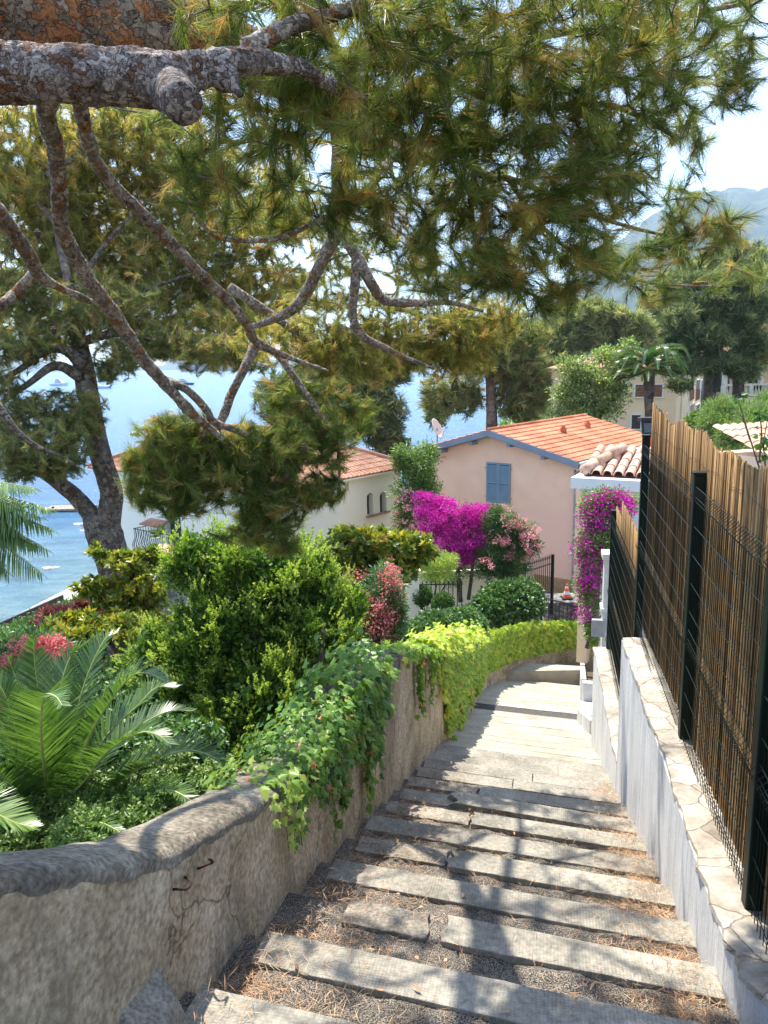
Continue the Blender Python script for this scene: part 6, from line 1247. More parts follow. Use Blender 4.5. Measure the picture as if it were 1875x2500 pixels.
leafy('tall oleander smothered in coral red flowers above the wall', 'oleander', 'shrub', tuple(D(820, 1380, 13.5) + [0, 0, -1]), [([D(815, 1440, 13.5), D(815, 1360, 13.5), D(830, 1280, 13.5)], [.04, .035, .015]), ([D(815, 1430, 13.5), D(780, 1340, 13.5)], [.03, .012])],
      [(830, 1290, 44, 74, 13.6, 190), (790, 1350, 66, 54, 13.5, 210), (820, 1360, 60, 50, 13.4, 190), (760, 1320, 50, 60, 13.5, 150), (850, 1330, 30, 60, 13.4, 90)], m_leaf_ole, m_bark_grey, .13, .022, 22, .1, .4, .006,
      flower=([(840, 1250, 26, 44, 13.3, 50), (815, 1310, 40, 34, 13.2, 44), (810, 1350, 46, 26, 13.1, 50), (835, 1330, 30, 40, 13.1, 44), (770, 1290, 34, 22, 13.2, 16), (760, 1320, 20, 20, 13.2, 10), (825, 1375, 40, 20, 13.1, 30), (858, 1290, 10, 40, 13.3, 16), (775, 1245, 30, 20, 13.4, 10)], m_fl_red, .040, 11, .10))
leafy('red flowering oleander behind the young palm, left edge', 'oleander', 'shrub', tuple(D(60, 1500, 9) + [0, 0, -1]), [([D(60, 1560, 9), D(60, 1480, 9), D(70, 1410, 9)], [.04, .03, .015])],
      [(70, 1420, 80, 50, 9, 150), (20, 1450, 50, 60, 9, 100), (120, 1450, 40, 60, 9, 90), (40, 1530, 50, 40, 9, 70)], m_leaf_ole, m_bark_grey, .13, .022, 20, .09, .4, .006,
      flower=([(110, 1400, 40, 26, 8.7, 34), (60, 1400, 50, 22, 8.7, 30), (30, 1440, 44, 26, 8.6, 30), (110, 1430, 26, 16, 8.5, 24), (10, 1500, 20, 40, 8.5, 20), (0, 1460, 20, 30, 8.6, 16), (70, 1450, 40, 20, 8.6, 20)], m_fl_red, .036, 26, .055))
leafy('small dark red leaved shrub near the sea wall', 'red_shrub', 'shrub', tuple(D(150, 1350, 20)), [([D(160, 1360, 20), D(155, 1325, 20)], [.03, .01])], [(175, 1310, 20, 12, 20, 40), (120, 1330, 50, 16, 19, 70), (205, 1330, 20, 12, 19, 30)], leafmat('wine_leaves', [(0, (.05, .05, .02)), (.5, (.16, .04, .05)), (1, (.38, .06, .10))], .25), m_bark_grey, .13, .06, 16, .14)
# sea wall and low hedge along the beach
sw = thing('sea_wall', 'thin dark capped sea wall running along the pebble beach', 'wall', tuple(DZ(60, 1330, -12.3)))
a0 = DZ(-40, 1360, -12.1); a1 = DZ(135, 1283, -12.1); dv = unit((a1 - a0) * [1, 1, 0]); b = MB(); b.box((a0 + a1) / 2 - [0, 0, .3], np.linalg.norm(a1 - a0), .12, .5, ax=dv); b.build('coping', m_black, sw)
b = MB(); b.box((a0 + a1) / 2 - [0, 0, .9], np.linalg.norm(a1 - a0), .3, 1.0, ax=dv); b.build('wall_face', m_patch, sw)
def hedge(label, blobs, mat, leaf=(.09, .05), name='hedge', cat='hedge', npt=10, base=None, clus=.12, kind=None):
    t = thing(name, label, cat, tuple(base)); p_ = []; d_ = []
    for (cx, cy, rx, ry, Y, n, dep) in blobs:
        c = D(cx, cy, Y); kx = Y / F * S; a_, b__ = blob_pts(c, (rx * kx, dep, ry * kx), n, .25); p_.append(a_); d_.append(b__)
    p_ = np.vstack(p_); d_ = np.vstack(d_); c = np.repeat(p_, npt, 0); n = len(c); dd = np.repeat(d_, npt, 0)
    V, T, R = diamonds(c + rdirs(n) * clus * rng.random((n, 1)), unit(dd + rng.normal(0, .5, (n, 3)) + [0, 0, -.1]), unit(dd + rng.normal(0, .4, (n, 3)) + [0, -.2, .4]), leaf[0] * rng.uniform(.7, 1.2, n), leaf[1] * rng.uniform(.8, 1.2, n), np.clip(np.repeat(rng.random(len(p_)), npt) * .5 + rng.random(n) * .5, 0, 1), .15)
    bulk('foliage', V, T, mat, t, R); b = MB()
    for (cx, cy, rx, ry, Y, n, dep) in blobs[:6]: c = D(cx, cy, Y); b.tube([c - [0, 0, 1.0], c + [.05, 0, 0]], .03, 6)
    b.build('stems', m_bark_grey, t); return t
hedge('low dark green hedge between the sea wall and the garden', [(x, 1392 - x * .42, 46, 24, 30 + x * .02, 420, 2.2) for x in (-20, 30, 80, 130, 180, 230)] + [(x, 1410 - x * .3, 46, 24, 24, 300, 2) for x in (0, 60, 120, 180)], m_leaf_box, (.16, .09), base=DZ(80, 1380, -12.4), clus=.25)
hedge('rounded ivy hedge beside the short gate pier', [(1100, 1305, 72, 48, 23.5, 1100, .9), (1060, 1320, 50, 34, 23, 500, .7), (1130, 1290, 40, 40, 24, 500, .8)], m_leaf_ole, (.13, .085), base=D(1100, 1350, 23.5))
hedge('looser leafy hedge lower than the rounded ivy hedge', [(945, 1360, 60, 36, 18.5, 620, .7), (1000, 1345, 50, 26, 19.5, 420, .7), (900, 1375, 40, 26, 18, 260, .5)], m_leaf_ole, (.10, .06), base=D(950, 1390, 18.5))
hedge('clipped box hedge at the foot of the apartment block', [(1520, 905, 34, 14, 52, 300, 1.2), (1500, 915, 24, 10, 50, 120, 1)], m_leaf_mid, (.2, .12), base=D(1520, 920, 52), clus=.2)
leafy('soft light green shrub beneath the slim pine', 'tamarisk_shrub', 'shrub', tuple(D(1560, 960, 45)), [([D(1565, 960, 45), D(1562, 900, 45)], [.1, .05])], [(1565, 890, 50, 30, 45, 260), (1545, 920, 40, 26, 44, 180), (1580, 940, 34, 24, 42, 130)], leafmat('soft_leaves', [(0, (.06, .12, .03)), (.5, (.14, .22, .06)), (1, (.26, .34, .12))], .35), m_bark_grey, .3, .04, 20, .3, step=.8)
leafy('second light green shrub nearer the right edge below the balustrade', 'tamarisk_shrub', 'shrub', tuple(D(1640, 940, 42)), [([D(1640, 950, 42), D(1640, 900, 42)], [.1, .05])], [(1640, 900, 45, 30, 42, 240), (1620, 925, 40, 22, 41, 150), (1655, 870, 30, 20, 44, 90)], bpy.data.materials['soft_leaves'], m_bark_grey, .28, .04, 20, .3, step=.8)
# bougainvillea over the mesh fence
leafy('magenta bougainvillea tumbling over the pier beside the reed screen', 'bougainvillea', 'shrub', tuple(D(1275, 1400, 15)), [([D(1268, 1400, 15.5), D(1285, 1330, 15.5), D(1300, 1200, 15.5), D(1320, 1110, 15.5)], [.05, .04, .03, .015])],
      [(1300, 1100, 52, 44, 15.4, 220), (1292, 1180, 50, 60, 15.25, 280), (1272, 1270, 28, 50, 15.2, 140), (1340, 1090, 40, 30, 15.4, 90), (1280, 1350, 20, 30, 15.2, 70)], m_leaf_mid, m_bark_grey, .07, .035, 16, .13, .1, .006,
      flower=([(1285, 1115, 40, 46, 15.2, 90), (1270, 1185, 34, 46, 15.1, 90), (1310, 1080, 44, 24, 15.2, 50), (1272, 1250, 32, 44, 15, 60), (1345, 1085, 30, 30, 15.1, 34), (1262, 1320, 22, 34, 15, 26), (1325, 1150, 30, 40, 15, 22), (1300, 1230, 20, 40, 15, 16), (1355, 1185, 24, 14, 12.2, 20), (1360, 1100, 10, 20, 12.4, 8), (1345, 1215, 14, 10, 12, 5)], m_fl_mag, .045, 10, .11))
# ---- creepers on the left wall
m_leaf_ivy = leafmat('ivy_leaves', [(0, (.03, .085, .015)), (.35, (.075, .165, .025)), (.7, (.15, .26, .04)), (.95, (.30, .36, .07)), (1, (.34, .12, .04))], trans=.36, rough=.4, spec=.4)
m_leaf_creep = leafmat('creeper_leaves', [(0, (.07, .15, .015)), (.35, (.17, .29, .025)), (.7, (.34, .42, .045)), (.92, (.50, .52, .08)), (1, (.42, .16, .05))], trans=.4, rough=.45, spec=.35)
def wall_z(s): return float(np.interp(s, [p[0] for p in LWP[:22]], [p[2] for p in LWP[:22]]))
def wall_r(s): return float(np.interp(s, [p[0] for p in LWP[:22]], [p[1] for p in LWP[:22]]))
def trail(s, r0, n, length, L_, t, mb, arr, drift=0, tone=0):
    """a hanging strand with leaves from the wall top down its face"""
    z0 = wall_z(s) + .05; z = z0; pts = []; r_ = wall_r(s) + .045; sc = s
    k = max(3, int(length / .09))
    for i in range(k + 1):
        pts.append(SR(sc, r_ + .03 * rng.random(), z)); z -= length / k; sc += rng.normal(drift, .018)
    p_, _ = smooth_path(pts, .002, 3); mb.tube(p_, .0022, 4, False)
    for i in range(n):
        q_ = p_[int(rng.random() ** 1.2 * (len(p_) - 1))]; arr.append((q_ + rng.normal(0, .02, 3) + SD * .012, L_ * rng.uniform(.6, 1.15), tone))
def creeper(label, name, span, dens, mat, L_, strands, ltop, lhang, shape='ivy', topn=None, bump=0., toneb=.45, thick=.08, base_s=None):
    s0, s1 = span; t = thing(name, label, 'climbing plant', tuple(SR((s0 + s1) / 2, -1.4, wall_z((s0 + s1) / 2)))); mb = MB(); arr = []
    for _ in range(strands):
        s = rng.uniform(s0, s1); ln = lhang(s) * rng.uniform(.45, 1.05)
        if ln > .1: trail(s, 0, int(ln * dens), ln, L_, t, mb, arr, tone=rng.normal(0, .17))
    mb.build('stems', m_twig, t)
    C_ = np.array([a[0] for a in arr]); Ls = np.array([a[1] for a in arr]); tn = np.array([a[2] for a in arr]); n = len(C_)
    nd = unit(SD * 1.0 + np.array([0, -.15, .35]) + rng.normal(0, .33, (n, 3))); dd = unit(np.array([0, 0, -1.]) + rng.normal(0, .35, (n, 3))); dd = unit(dd - nd * (dd * nd).sum(1)[:, None])
    # leaves on the top
    m_ = topn; ss = rng.uniform(s0, s1, m_); rr_ = rng.uniform(-.38, .09, m_); zt = np.array([wall_z(s) for s in ss]) + .06 + np.abs(rng.normal(0, 1, m_)) * thick * np.array([ltop(s) for s in ss])
    keep = rng.random(m_) < np.array([min(1, ltop(s)) for s in ss]); ss, rr_, zt = ss[keep], rr_[keep], zt[keep]; m_ = len(ss)
    wr = np.array([wall_r(s) for s in ss]); over_ = rr_ > 0; zt[over_] -= rr_[over_] * .8
    C2 = HD * ss[:, None] + SD * (wr + rr_)[:, None]; C2[:, 2] = zt
    n2 = unit(np.array([0, -.2, 1.]) + SD * (rr_ * 4 + .5)[:, None] + rng.normal(0, .35, (m_, 3))); d2_ = unit(rng.normal(0, 1, (m_, 3)) + SD * .8 + [0, -.3, -.5]); d2_ = unit(d2_ - n2 * (d2_ * n2).sum(1)[:, None])
    Ca = np.vstack([C_, C2]); Na = np.vstack([nd, n2]); Da = np.vstack([dd, d2_]); La = np.r_[Ls, L_ * rng.uniform(.6, 1.25, m_)]; Ra = np.clip(np.r_[toneb + tn, np.full(m_, toneb + .12)] + rng.normal(0, .16, len(Ca)), 0, .94)
    Ra[rng.random(len(Ra)) < .012] = 1
    if shape == 'ivy': V, T, R = ivyleaves(Ca, Da, Na, La, Ra)
    else: V, T, R = diamonds(Ca, Da, Na, La * 1.15, La * .75, Ra, .2)
    bulk('leaves', V, T, mat, t, R); return t
tri = lambda c, w_: (lambda s: max(0, 1 - abs(s - c) / w_))
def cl(*cs):   # hanging length in a few separate curtains: (centre, half width, length)
    return lambda s: max([ln * max(0, 1 - (abs(s - c) / w_) ** 2) for c, w_, ln in cs] + [0])
creeper('thin pale ivy runner lying on the wall top with a few dangling leaves', 'ivy', (3.25, 3.85), 34, m_leaf_ivy, .05, 16, lambda s: .75 * min(1, (s - 3.2) * 2), cl((3.62, .05, .75), (3.5, .04, .45), (3.3, .05, .12)), topn=260, toneb=.62, thick=.03)
creeper('bushy green ivy clump draped over the wall, nearest the viewer', 'ivy', (3.85, 5.0), 54, m_leaf_ivy, .05, 64, lambda s: 1.2, cl((4.15, .35, .34), (4.55, .25, .62), (4.3, .06, .8), (4.85, .15, .45)), topn=760, toneb=.42, thick=.06)
creeper('large-leaved creeper mound falling over the wall where its top steps up', 'creeper', (4.98, 6.4), 40, m_leaf_ivy, .074, 76, lambda s: 1.0 + 1.1 * max(0, 1 - abs(s - 5.7) / .6), cl((5.3, .18, 1.05), (5.62, .2, .95), (5.95, .15, .5), (5.05, .1, .7)), topn=380, toneb=.45, thick=.07)
creeper('sparse creeper strands on the bare stretch of wall', 'creeper', (6.95, 9.4), 30, m_leaf_creep, .07, 60, lambda s: .8, cl((7.9, .16, .8), (8.7, .12, .95), (9.1, .3, .5), (7.2, .2, .15)), topn=420, toneb=.3, thick=.03)
creeper('thick yellow-green creeper hanging to the steps along the far half of the wall', 'creeper', (9.4, 19.9), 30, m_leaf_creep, .10, 640, lambda s: 1.3 + .7 * math.sin(s * 2.3) + .4 * math.sin(s * 5.9), lambda s: (.85 + .22 * math.sin(s * 3.7) + .15 * math.sin(s * 9.1)) * ((.55 + .6 * (s - 9.4)) if s < 10.8 else 1.4 if s < 12.2 else (1.15 if s < 16 else .95)), topn=5400, toneb=.56, thick=.075)
# creeper along the end wall (crossing behind the steps)
tc_ = thing('creeper', 'yellow-green creeper fringe on the end wall that crosses behind the steps', 'climbing plant', tuple(SR(23.4, .5, -8.4))); n = 5200
u = rng.random(n) ** .9; q0s = np.array([(19.8, -1.5), (21.5, -1.2), (22.8, -.5), (23.5, .5), (23.9, 1.8), (24, 3.2)]); qz = np.array([-7.35, -7.8, -8.05, -8.2, -8.35, -8.4]); uu = u * 5
sA = np.interp(uu, range(6), q0s[:, 0]); rA_ = np.interp(uu, range(6), q0s[:, 1]); zA = np.interp(uu, range(6), qz) + .12; hang = rng.random(n) ** 1.3 * np.interp(uu, [0, 2, 3.2, 5], [1.0, .9, .7, .35]) 
top_ = rng.random(n) < .35; Cc_ = HD * (sA - .08 * ~top_)[:, None] + SD * (rA_ + .04)[:, None]; Cc_[:, 2] = np.where(top_, zA + np.abs(rng.normal(0, .05, n)), zA - hang); Cc_ += rng.normal(0, .03, (n, 3))
nn_ = unit(-HD * 1. + SD * .4 + np.array([0, 0, .4]) + rng.normal(0, .35, (n, 3))); dd_ = unit(np.array([0, 0, -1.]) + rng.normal(0, .35, (n, 3))); dd_ = unit(dd_ - nn_ * (dd_ * nn_).sum(1)[:, None])
V, T, R = ivyleaves(Cc_, dd_, nn_, .12 * rng.uniform(.7, 1.2, n), np.clip(rng.normal(.6, .18, n), 0, .94)); bulk('leaves', V, T, m_leaf_creep, tc_, R)
# ---- young palm beside the wall
yp = thing('palm_tree', 'young feather palm with arching fronds behind the near end of the wall', 'palm', tuple(P(122, 2080, 5.4)))
parts = (MB(), []); Yp = 5.4
def fr(pts, Ys, L_=.34, n=62, vang=.45, W_=.020, tone=None): frond(parts, [P(p[0], p[1], y) for p, y in zip(pts, Ys)], L_ * .92, W_, int(n * 1.3), .22, vang, .75, .011, tone)
O = (122, 1985)
fr([O, (112, 1850), (95, 1700), (84, 1610), (82, 1560)], [5.4, 5.5, 5.7, 5.8, 5.8]); fr([O, (106, 1860), (100, 1770), (108, 1700), (135, 1700), (152, 1722)], [5.4, 5.1, 4.9, 4.75, 4.6, 4.5], .36, 66)
fr([O, (138, 1850), (145, 1700), (172, 1605), (212, 1570)], [5.4, 5.5, 5.6, 5.7, 5.7]); fr([O, (160, 1880), (200, 1690), (250, 1570), (285, 1545)], [5.4, 5.6, 5.9, 6.1, 6.2], .36)
fr([O, (175, 1900), (236, 1764), (312, 1659), (358, 1644), (402, 1662)], [5.4, 5.3, 5.3, 5.3, 5.3, 5.2], .36, 70); fr([O, (190, 1930), (253, 1806), (337, 1722), (380, 1680), (428, 1678)], [5.4, 5.6, 5.8, 5.9, 6, 6], .34)
fr([O, (194, 1920), (261, 1836), (337, 1791), (380, 1792), (413, 1815)], [5.4, 5.1, 4.9, 4.8, 4.75, 4.7], .34, 70); fr([O, (225, 1960), (325, 1885), (405, 1845), (464, 1832), (523, 1850), (556, 1886)], [5.4, 5.2, 5.1, 5.0, 5, 5, 5], .36, 84)
fr([O, (240, 1990), (346, 1940), (413, 1930), (456, 1948), (488, 1978)], [5.4, 5.0, 4.7, 4.6, 4.5, 4.5], .3, 70); fr([O, (160, 2020), (200, 2005), (250, 2010), (300, 2035)], [5.4, 4.9, 4.6, 4.4, 4.3], .26, 50)
fr([O, (80, 1900), (42, 1790), (8, 1690), (-30, 1650)], [5.4, 5.3, 5.2, 5.2, 5.2], .36); fr([O, (95, 1880), (62, 1750), (36, 1650), (15, 1600)], [5.4, 5.6, 5.8, 6, 6], .36)
fr([O, (60, 1950), (-10, 1880), (-80, 1850)], [5.4, 5.2, 5.0, 4.9], .34); fr([O, (50, 1990), (-20, 1960), (-90, 1970)], [5.4, 5.1, 4.9, 4.8], .3)
fr([(-160, 2010), (-90, 1975), (-20, 1985), (40, 2010), (85, 2020)], [4.3, 4.2, 4.2, 4.2, 4.2], .26, 56, tone=.75); fr([O, (130, 1800), (130, 1690), (128, 1620)], [5.4, 5.6, 6, 6.2], .34)
fr([O, (200, 1900), (300, 1800), (400, 1740), (470, 1735)], [5.4, 5.9, 6.2, 6.4, 6.5], .32, 60, tone=.2)
finish_palm(yp, parts)
b = MB(); p_, r_ = smooth_path([P(122, 2200, 5.4), P(122, 2080, 5.4), P(122, 1990, 5.4)], [.13, .14, .07], 6); b.tube(p_, r_, 14, True, .25); b.build('trunk', m_bark_dark, yp)
m_dry = leafmat('dry_fronds', [(0, (.12, .08, .02)), (.5, (.28, .22, .06)), (1, (.42, .36, .12))], .25)
n = 260; a = rng.random(n) * 2 * PI; dirs_ = unit(np.stack([np.cos(a), np.sin(a), rng.uniform(-1.4, .9, n)], 1)); cc = np.repeat(P(122, 2000, 5.4)[None], n, 0) + rng.normal(0, .05, (n, 3)) + [0, 0, -.05]
V, T, R = diamonds(cc, dirs_, rdirs(n), rng.uniform(.25, .6, n), .010, rng.random(n), .1); bulk('dry_stalks', V, T, m_dry, yp, R)
# fan palm leaf hanging in at the left edge
fp_ = thing('fan_palm', 'tall palm with drooping pale fronds hanging in at the left edge', 'palm', (-6.5, 9.6, -8.5))
b = MB(); p_, r_ = smooth_path([(-6.4, 9.6, -8.6), (-6.3, 9.6, -5), (-6.2, 9.6, -2.3)], [.2, .17, .16], 8); b.tube(p_, r_, 14, True, .15); b.build('trunk', m_bark_dark, fp_)
parts = (MB(), []); cF = np.array([-6.2, 9.6, -2.2])
for (e, dn) in [((122, 1290), 0), ((112, 1340), 0), ((100, 1400), 0), ((118, 1240), 0), ((75, 1270), 0), ((40, 1310), 0), ((85, 1330), 0), ((10, 1380), 0), ((50, 1230), 0), ((-20, 1330), 0), ((30, 1290), 0), ((60, 1330), 0), ((20, 1400), 0), ((95, 1260), 0), ((-60, 1420), 0), ((-150, 1300), 0), ((80, 1190), .2), ((-60, 1150), .3), ((-400, 1300), 0), ((-330, 1150), 0)]:
    tip = P(e[0], e[1], 8.9); md = (cF + tip) / 2 + np.array([.1, -.1, .55]); frond(parts, [cF, cF * .6 + md * .4 + [0, 0, .15], md, tip * .6 + md * .4 + [0, 0, -.0], tip], .66, .028, 64, 1.15, -.1, .5, .014, .62)
finish_palm(fp_, parts)
# undergrowth below the palm
def undergrowth(label, blobs, mat, L_, W_, npt, base, name='undergrowth'):
    ps = []
    for (cx, cy, rx, ry, Y, n, dep) in blobs:
        c = D(cx, cy, Y); kx = Y / F * S; a_, _ = blob_pts(c, (rx * kx, dep, ry * kx), n, .6); ps.append(a_)
    p_ = np.vstack(ps); c = np.repeat(p_, npt, 0); n = len(c); dd = np.repeat(rdirs(len(p_)), npt, 0); tt = rng.random((n, 1)); sd = perp(dd)
    V, T, R = diamonds(c + dd * (tt - .5) * .16, unit(sd + dd * .5), unit(np.array([0, -.3, 1]) + rng.normal(0, .4, (n, 3))), L_ * rng.uniform(.7, 1.2, n), W_, np.clip(np.repeat(rng.random(len(p_)), npt) * .5 + rng.random(n) * .5, 0, 1), .12)
    o = bulk(name, V, T, mat, None, R); tag(o, label, 'ground cover', kind='stuff'); return o
undergrowth('bright feathery ground cover between the young palm and the wall', [(300, 1700, 90, 60, 5.6, 800, .4), (250, 1760, 110, 40, 4.9, 800, .35), (330, 1745, 60, 34, 4.6, 420, .3), (180, 1740, 80, 50, 5.2, 400, .4), (350, 1650, 60, 40, 6, 260, .3), (40, 1800, 80, 60, 4.9, 420, .4), (200, 1800, 100, 30, 4.4, 260, .3), (460, 1690, 60, 40, 5.8, 260, .3)], m_leaf_mid, .035, .016, 26, None)
undergrowth('dark leafy ground cover filling the garden slope', [(250, 1560, 160, 80, 8, 900, .6), (120, 1600, 150, 90, 7.4, 700, .6), (480, 1740, 90, 50, 6.4, 420, .4), (300, 1470, 90, 60, 9.6, 300, .6), (660, 1650, 60, 60, 7.2, 300, .3), (380, 1620, 120, 60, 6.8, 500, .4), (860, 1420, 60, 30, 14, 120, .5), (760, 1420, 60, 40, 11, 160, .5), (0, 1700, 80, 100, 6.4, 300, .5), (820, 1470, 40, 30, 9, 90, .3), (750, 1500, 50, 40, 8.6, 110, .3)], m_leaf_box, .07, .035, 18, None)
# green cover over the open slope down to the houses
n = 26000; gx_ = rng.uniform(-20, 6, n); gy_ = rng.uniform(9, 40, n); keep = (gx_ - xcoast(gy_) > 3.0) & ~((gx_ > -13.5 + (gy_ - 28) * .3) & (gy_ > 28) & (gx_ < 1.5)) & (gx_ < -1.6 + gy_ * .215 - 1.4 + 1.2)
gx_, gy_ = gx_[keep], gy_[keep]; n = len(gx_); gz_ = zground(gx_, gy_); k = 6
c = np.repeat(np.stack([gx_, gy_, gz_ + rng.random(n) * .35], 1), k, 0); nk = n * k
V, T, R = diamonds(c + rdirs(nk) * .15, unit(rng.normal(0, 1, (nk, 3)) + [0, 0, .8]), rdirs(nk), .16 * rng.uniform(.6, 1.2, nk), .07, rng.random(nk), .1); o = bulk('ground_cover', V, T, m_leaf_box, None, R); tag(o, 'low greenery covering the slope down towards the beach', 'ground cover', kind='stuff')
n = 9000; gx_ = rng.uniform(5, 60, n); gy_ = rng.uniform(40, 130, n); keep = gx_ - xcoast(gy_) > 3; gx_, gy_ = gx_[keep], gy_[keep]; n = len(gx_); gz_ = zground(gx_, gy_); k = 8
c = np.repeat(np.stack([gx_, gy_, gz_ + rng.random(n) * .8], 1), k, 0); nk = n * k
V, T, R = diamonds(c + rdirs(nk) * .5, unit(rng.normal(0, 1, (nk, 3)) + [0, 0, .8]), rdirs(nk), .5 * rng.uniform(.6, 1.2, nk), .25, rng.random(nk), .1); o = bulk('ground_cover', V, T, m_leaf_mid, None, R); tag(o, 'scrubby greenery on the flat land around the apartment block', 'ground cover', kind='stuff')
# dead twiggy vine over the reed screen on the right
tv = thing('climbing_vine', 'thin leafless vine shoots poking above the reed screen, with a few dark leaves', 'climbing plant', tuple(D(1640, 960, 5.2) + [0, 0, -1]))
b = MB()
for pts in ([(1640, 1010), (1615, 930), (1600, 880), (1592, 850)], [(1640, 1000), (1645, 930), (1640, 890), (1650, 860)], [(1620, 950), (1605, 905), (1590, 890)], [(1655, 1020), (1650, 960), (1659, 900)]):
    p_, r_ = smooth_path([D(x, y, 5.0) for x, y in pts], np.linspace(.006, .002, len(pts)), 5); b.tube(p_, r_, 5, False)
b.build('stems', m_twig, tv); n = 60; c = blobs_px([(1650, 960, 18, 34, 5.0, 34), (1600, 860, 10, 14, 5.0, 8), (1640, 900, 14, 20, 5, 18)]); n = len(c)
V, T, R = ivyleaves(c, unit(rng.normal(0, 1, (n, 3)) + [0, 0, -.8]), rdirs(n), .035, rng.random(n) * .4); bulk('leaves', V, T, m_leaf_ivy, tv, R)
# ---- litter on the steps
n = 9500; s_ = rng.uniform(1.8, 8.2, n); edge = rng.random(n); r_ = np.where(edge < .5, .78 - np.abs(rng.normal(0, .17, n)), np.where(edge < .8, -1.3 + np.abs(rng.normal(0, .25, n)), rng.uniform(-1.3, .8, n)))
def surf(s, r):
    k = np.searchsorted(np.array(nos), s - SK * (r - .2)); k = min(max(k, 1), 12); t = (s - SK * (r - .2) - nos[k - 1]) / (nos[k] - nos[k - 1]); z = zz[k] + .075 + (-.105) * np.clip(t, 0, 1)
    return (z, t)
zt_ = np.array([surf(a_, b_) for a_, b_ in zip(s_, r_)]); keep = (zt_[:, 1] < .60) | (rng.random(n) < .25); s_, r_, zt_ = s_[keep], r_[keep], zt_[keep]; n = len(s_)
cz = np.where(zt_[:, 1] > .6, zt_[:, 0] + .06, zt_[:, 0] + .018)
clump = np.array([0]); c = HD * s_[:, None] + SD * r_[:, None]; c[:, 2] = cz + rng.random(n) * .015
c = np.repeat(c, 3, 0) + rng.normal(0, 1, (n * 3, 3)) * [.035, .035, .004]; n = len(c)
d_ = unit(rng.normal(0, 1, (n, 3)) * [1, 1, .12]); V, T, R = diamonds(c, d_, np.tile([0, 0, 1.], (n, 1)) + rng.normal(0, .05, (n, 3)), rng.uniform(.05, .09, n), .0022, rng.random(n), .3)
m_litter = leafmat('dry_needles', [(0, (.10, .05, .025)), (.4, (.28, .15, .07)), (.8, (.46, .28, .15)), (1, (.56, .40, .25))], .1)
o = bulk('fallen_pine_needles', V, T, m_litter, None, R); tag(o, 'brown fallen pine needles drifted on the steps', 'pine litter', kind='stuff')
n = 90; s_ = rng.uniform(1.9, 7, n); r_ = rng.uniform(-1.25, .75, n); c = np.array([SR(a_, b_, surf(a_, b_)[0] + .035) for a_, b_ in zip(s_, r_)])
V, T, R = diamonds(c, unit(rng.normal(0, 1, (n, 3)) * [1, 1, .15]), unit(np.array([0, 0, 1.]) + rng.normal(0, .3, (n, 3))), rng.uniform(.025, .06, n), rng.uniform(.015, .03, n), rng.random(n), .3); o = bulk('dead_leaves', V, T, m_litter, None, R); tag(o, 'small dry curled leaves scattered over the steps', 'dead leaves', kind='stuff')

# ---- on the water
m_hull = noisy('boat_white', [(.3, (.66, .68, .70)), (.7, (.76, .77, .78))], 1, 3, .35)
m_navy = noisy('boat_navy', [(.3, (.02, .035, .09)), (.7, (.03, .05, .12))], 1, 3, .3)
def boat(label, c, L_, hd, decks, hull=m_hull, mast=0, name='motor_boat'):
    t = thing(name, label, 'boat', tuple(c)); ax = unit(np.array([math.cos(hd), math.sin(hd), 0])); ay = np.array([-ax[1], ax[0], 0]); B = L_ * .26; vs = []; n = 13
    for j, (zf_, wf) in enumerate(((0, .6), (.5, .9), (1, 1))):
        for i in range(n): 
            u = i / (n - 1); wd = B / 2 * wf * (1 - max(0, (u - .45) / .55) ** 2.2); x = (u - .5) * L_ * (1 - .12 * (1 - zf_)) ; z = zf_ * L_ * .085 * (1 + .5 * u) - .05
            vs += [c + ax * x + ay * wd + [0, 0, z], c + ax * x - ay * wd + [0, 0, z]]
    fs = []
    for j in range(2):
        for i in range(n - 1):
            a_ = j * 2 * n + i * 2; b_ = a_ + 2 * n; fs += [(a_, a_ + 2, b_ + 2, b_), (a_ + 1, a_ + 3, b_ + 3, b_ + 1)]
    for i in range(n - 1): k = 4 * n + i * 2; fs.append((k, k + 1, k + 3, k + 2))
    fs += [(0, 1, 2 * n + 1, 2 * n), (2 * n, 2 * n + 1, 4 * n + 1, 4 * n)]
    b = MB(); b.add(vs, fs); b.build('hull', hull, t)
    z = L_ * .1
    for i, (x0, x1, h_) in enumerate(decks):
        b = MB(); hw = B * .36 * (1 - .12 * i); q_ = [c + ax * (x0 * L_) + ay * hw, c + ax * (x0 * L_) - ay * hw, c + ax * (x1 * L_) - ay * hw * .8, c + ax * (x1 * L_) + ay * hw * .8]
        tp = [c + ax * (x0 * L_ + .02 * L_) + ay * hw * .9, c + ax * (x0 * L_ + .02 * L_) - ay * hw * .9, c + ax * (x1 * L_ - h_ * L_ * 1.1) - ay * hw * .75, c + ax * (x1 * L_ - h_ * L_ * 1.1) + ay * hw * .75]
        b.add([p + [0, 0, z] for p in q_] + [p + [0, 0, z + h_ * L_] for p in tp], [(3, 2, 1, 0), (4, 5, 6, 7), (0, 1, 5, 4), (1, 2, 6, 5), (2, 3, 7, 6), (3, 0, 4, 7)]); o = b.build('cabin', m_hull, t)
        b = MB(); b.box(c + ax * ((x0 + x1) / 2 * L_) + [0, 0, z + h_ * L_ * .55], (x1 - x0) * L_ * .7, hw * 2.02, h_ * L_ * .3, ax=ax); b.build('windows', m_glass, o)
        z += h_ * L_
    if mast: b = MB(); b.tube([c + ax * (-.1 * L_) + [0, 0, z], c + ax * (-.12 * L_) + [0, 0, z + mast * L_]], .012 * L_, 6); b.build('mast', m_hull, t)
    return t
boat('white open motor boat on the bay beside the forked pine trunk', DZ(212, 839, -13), 20, PI - .3, [(-.1, .18, .07)])
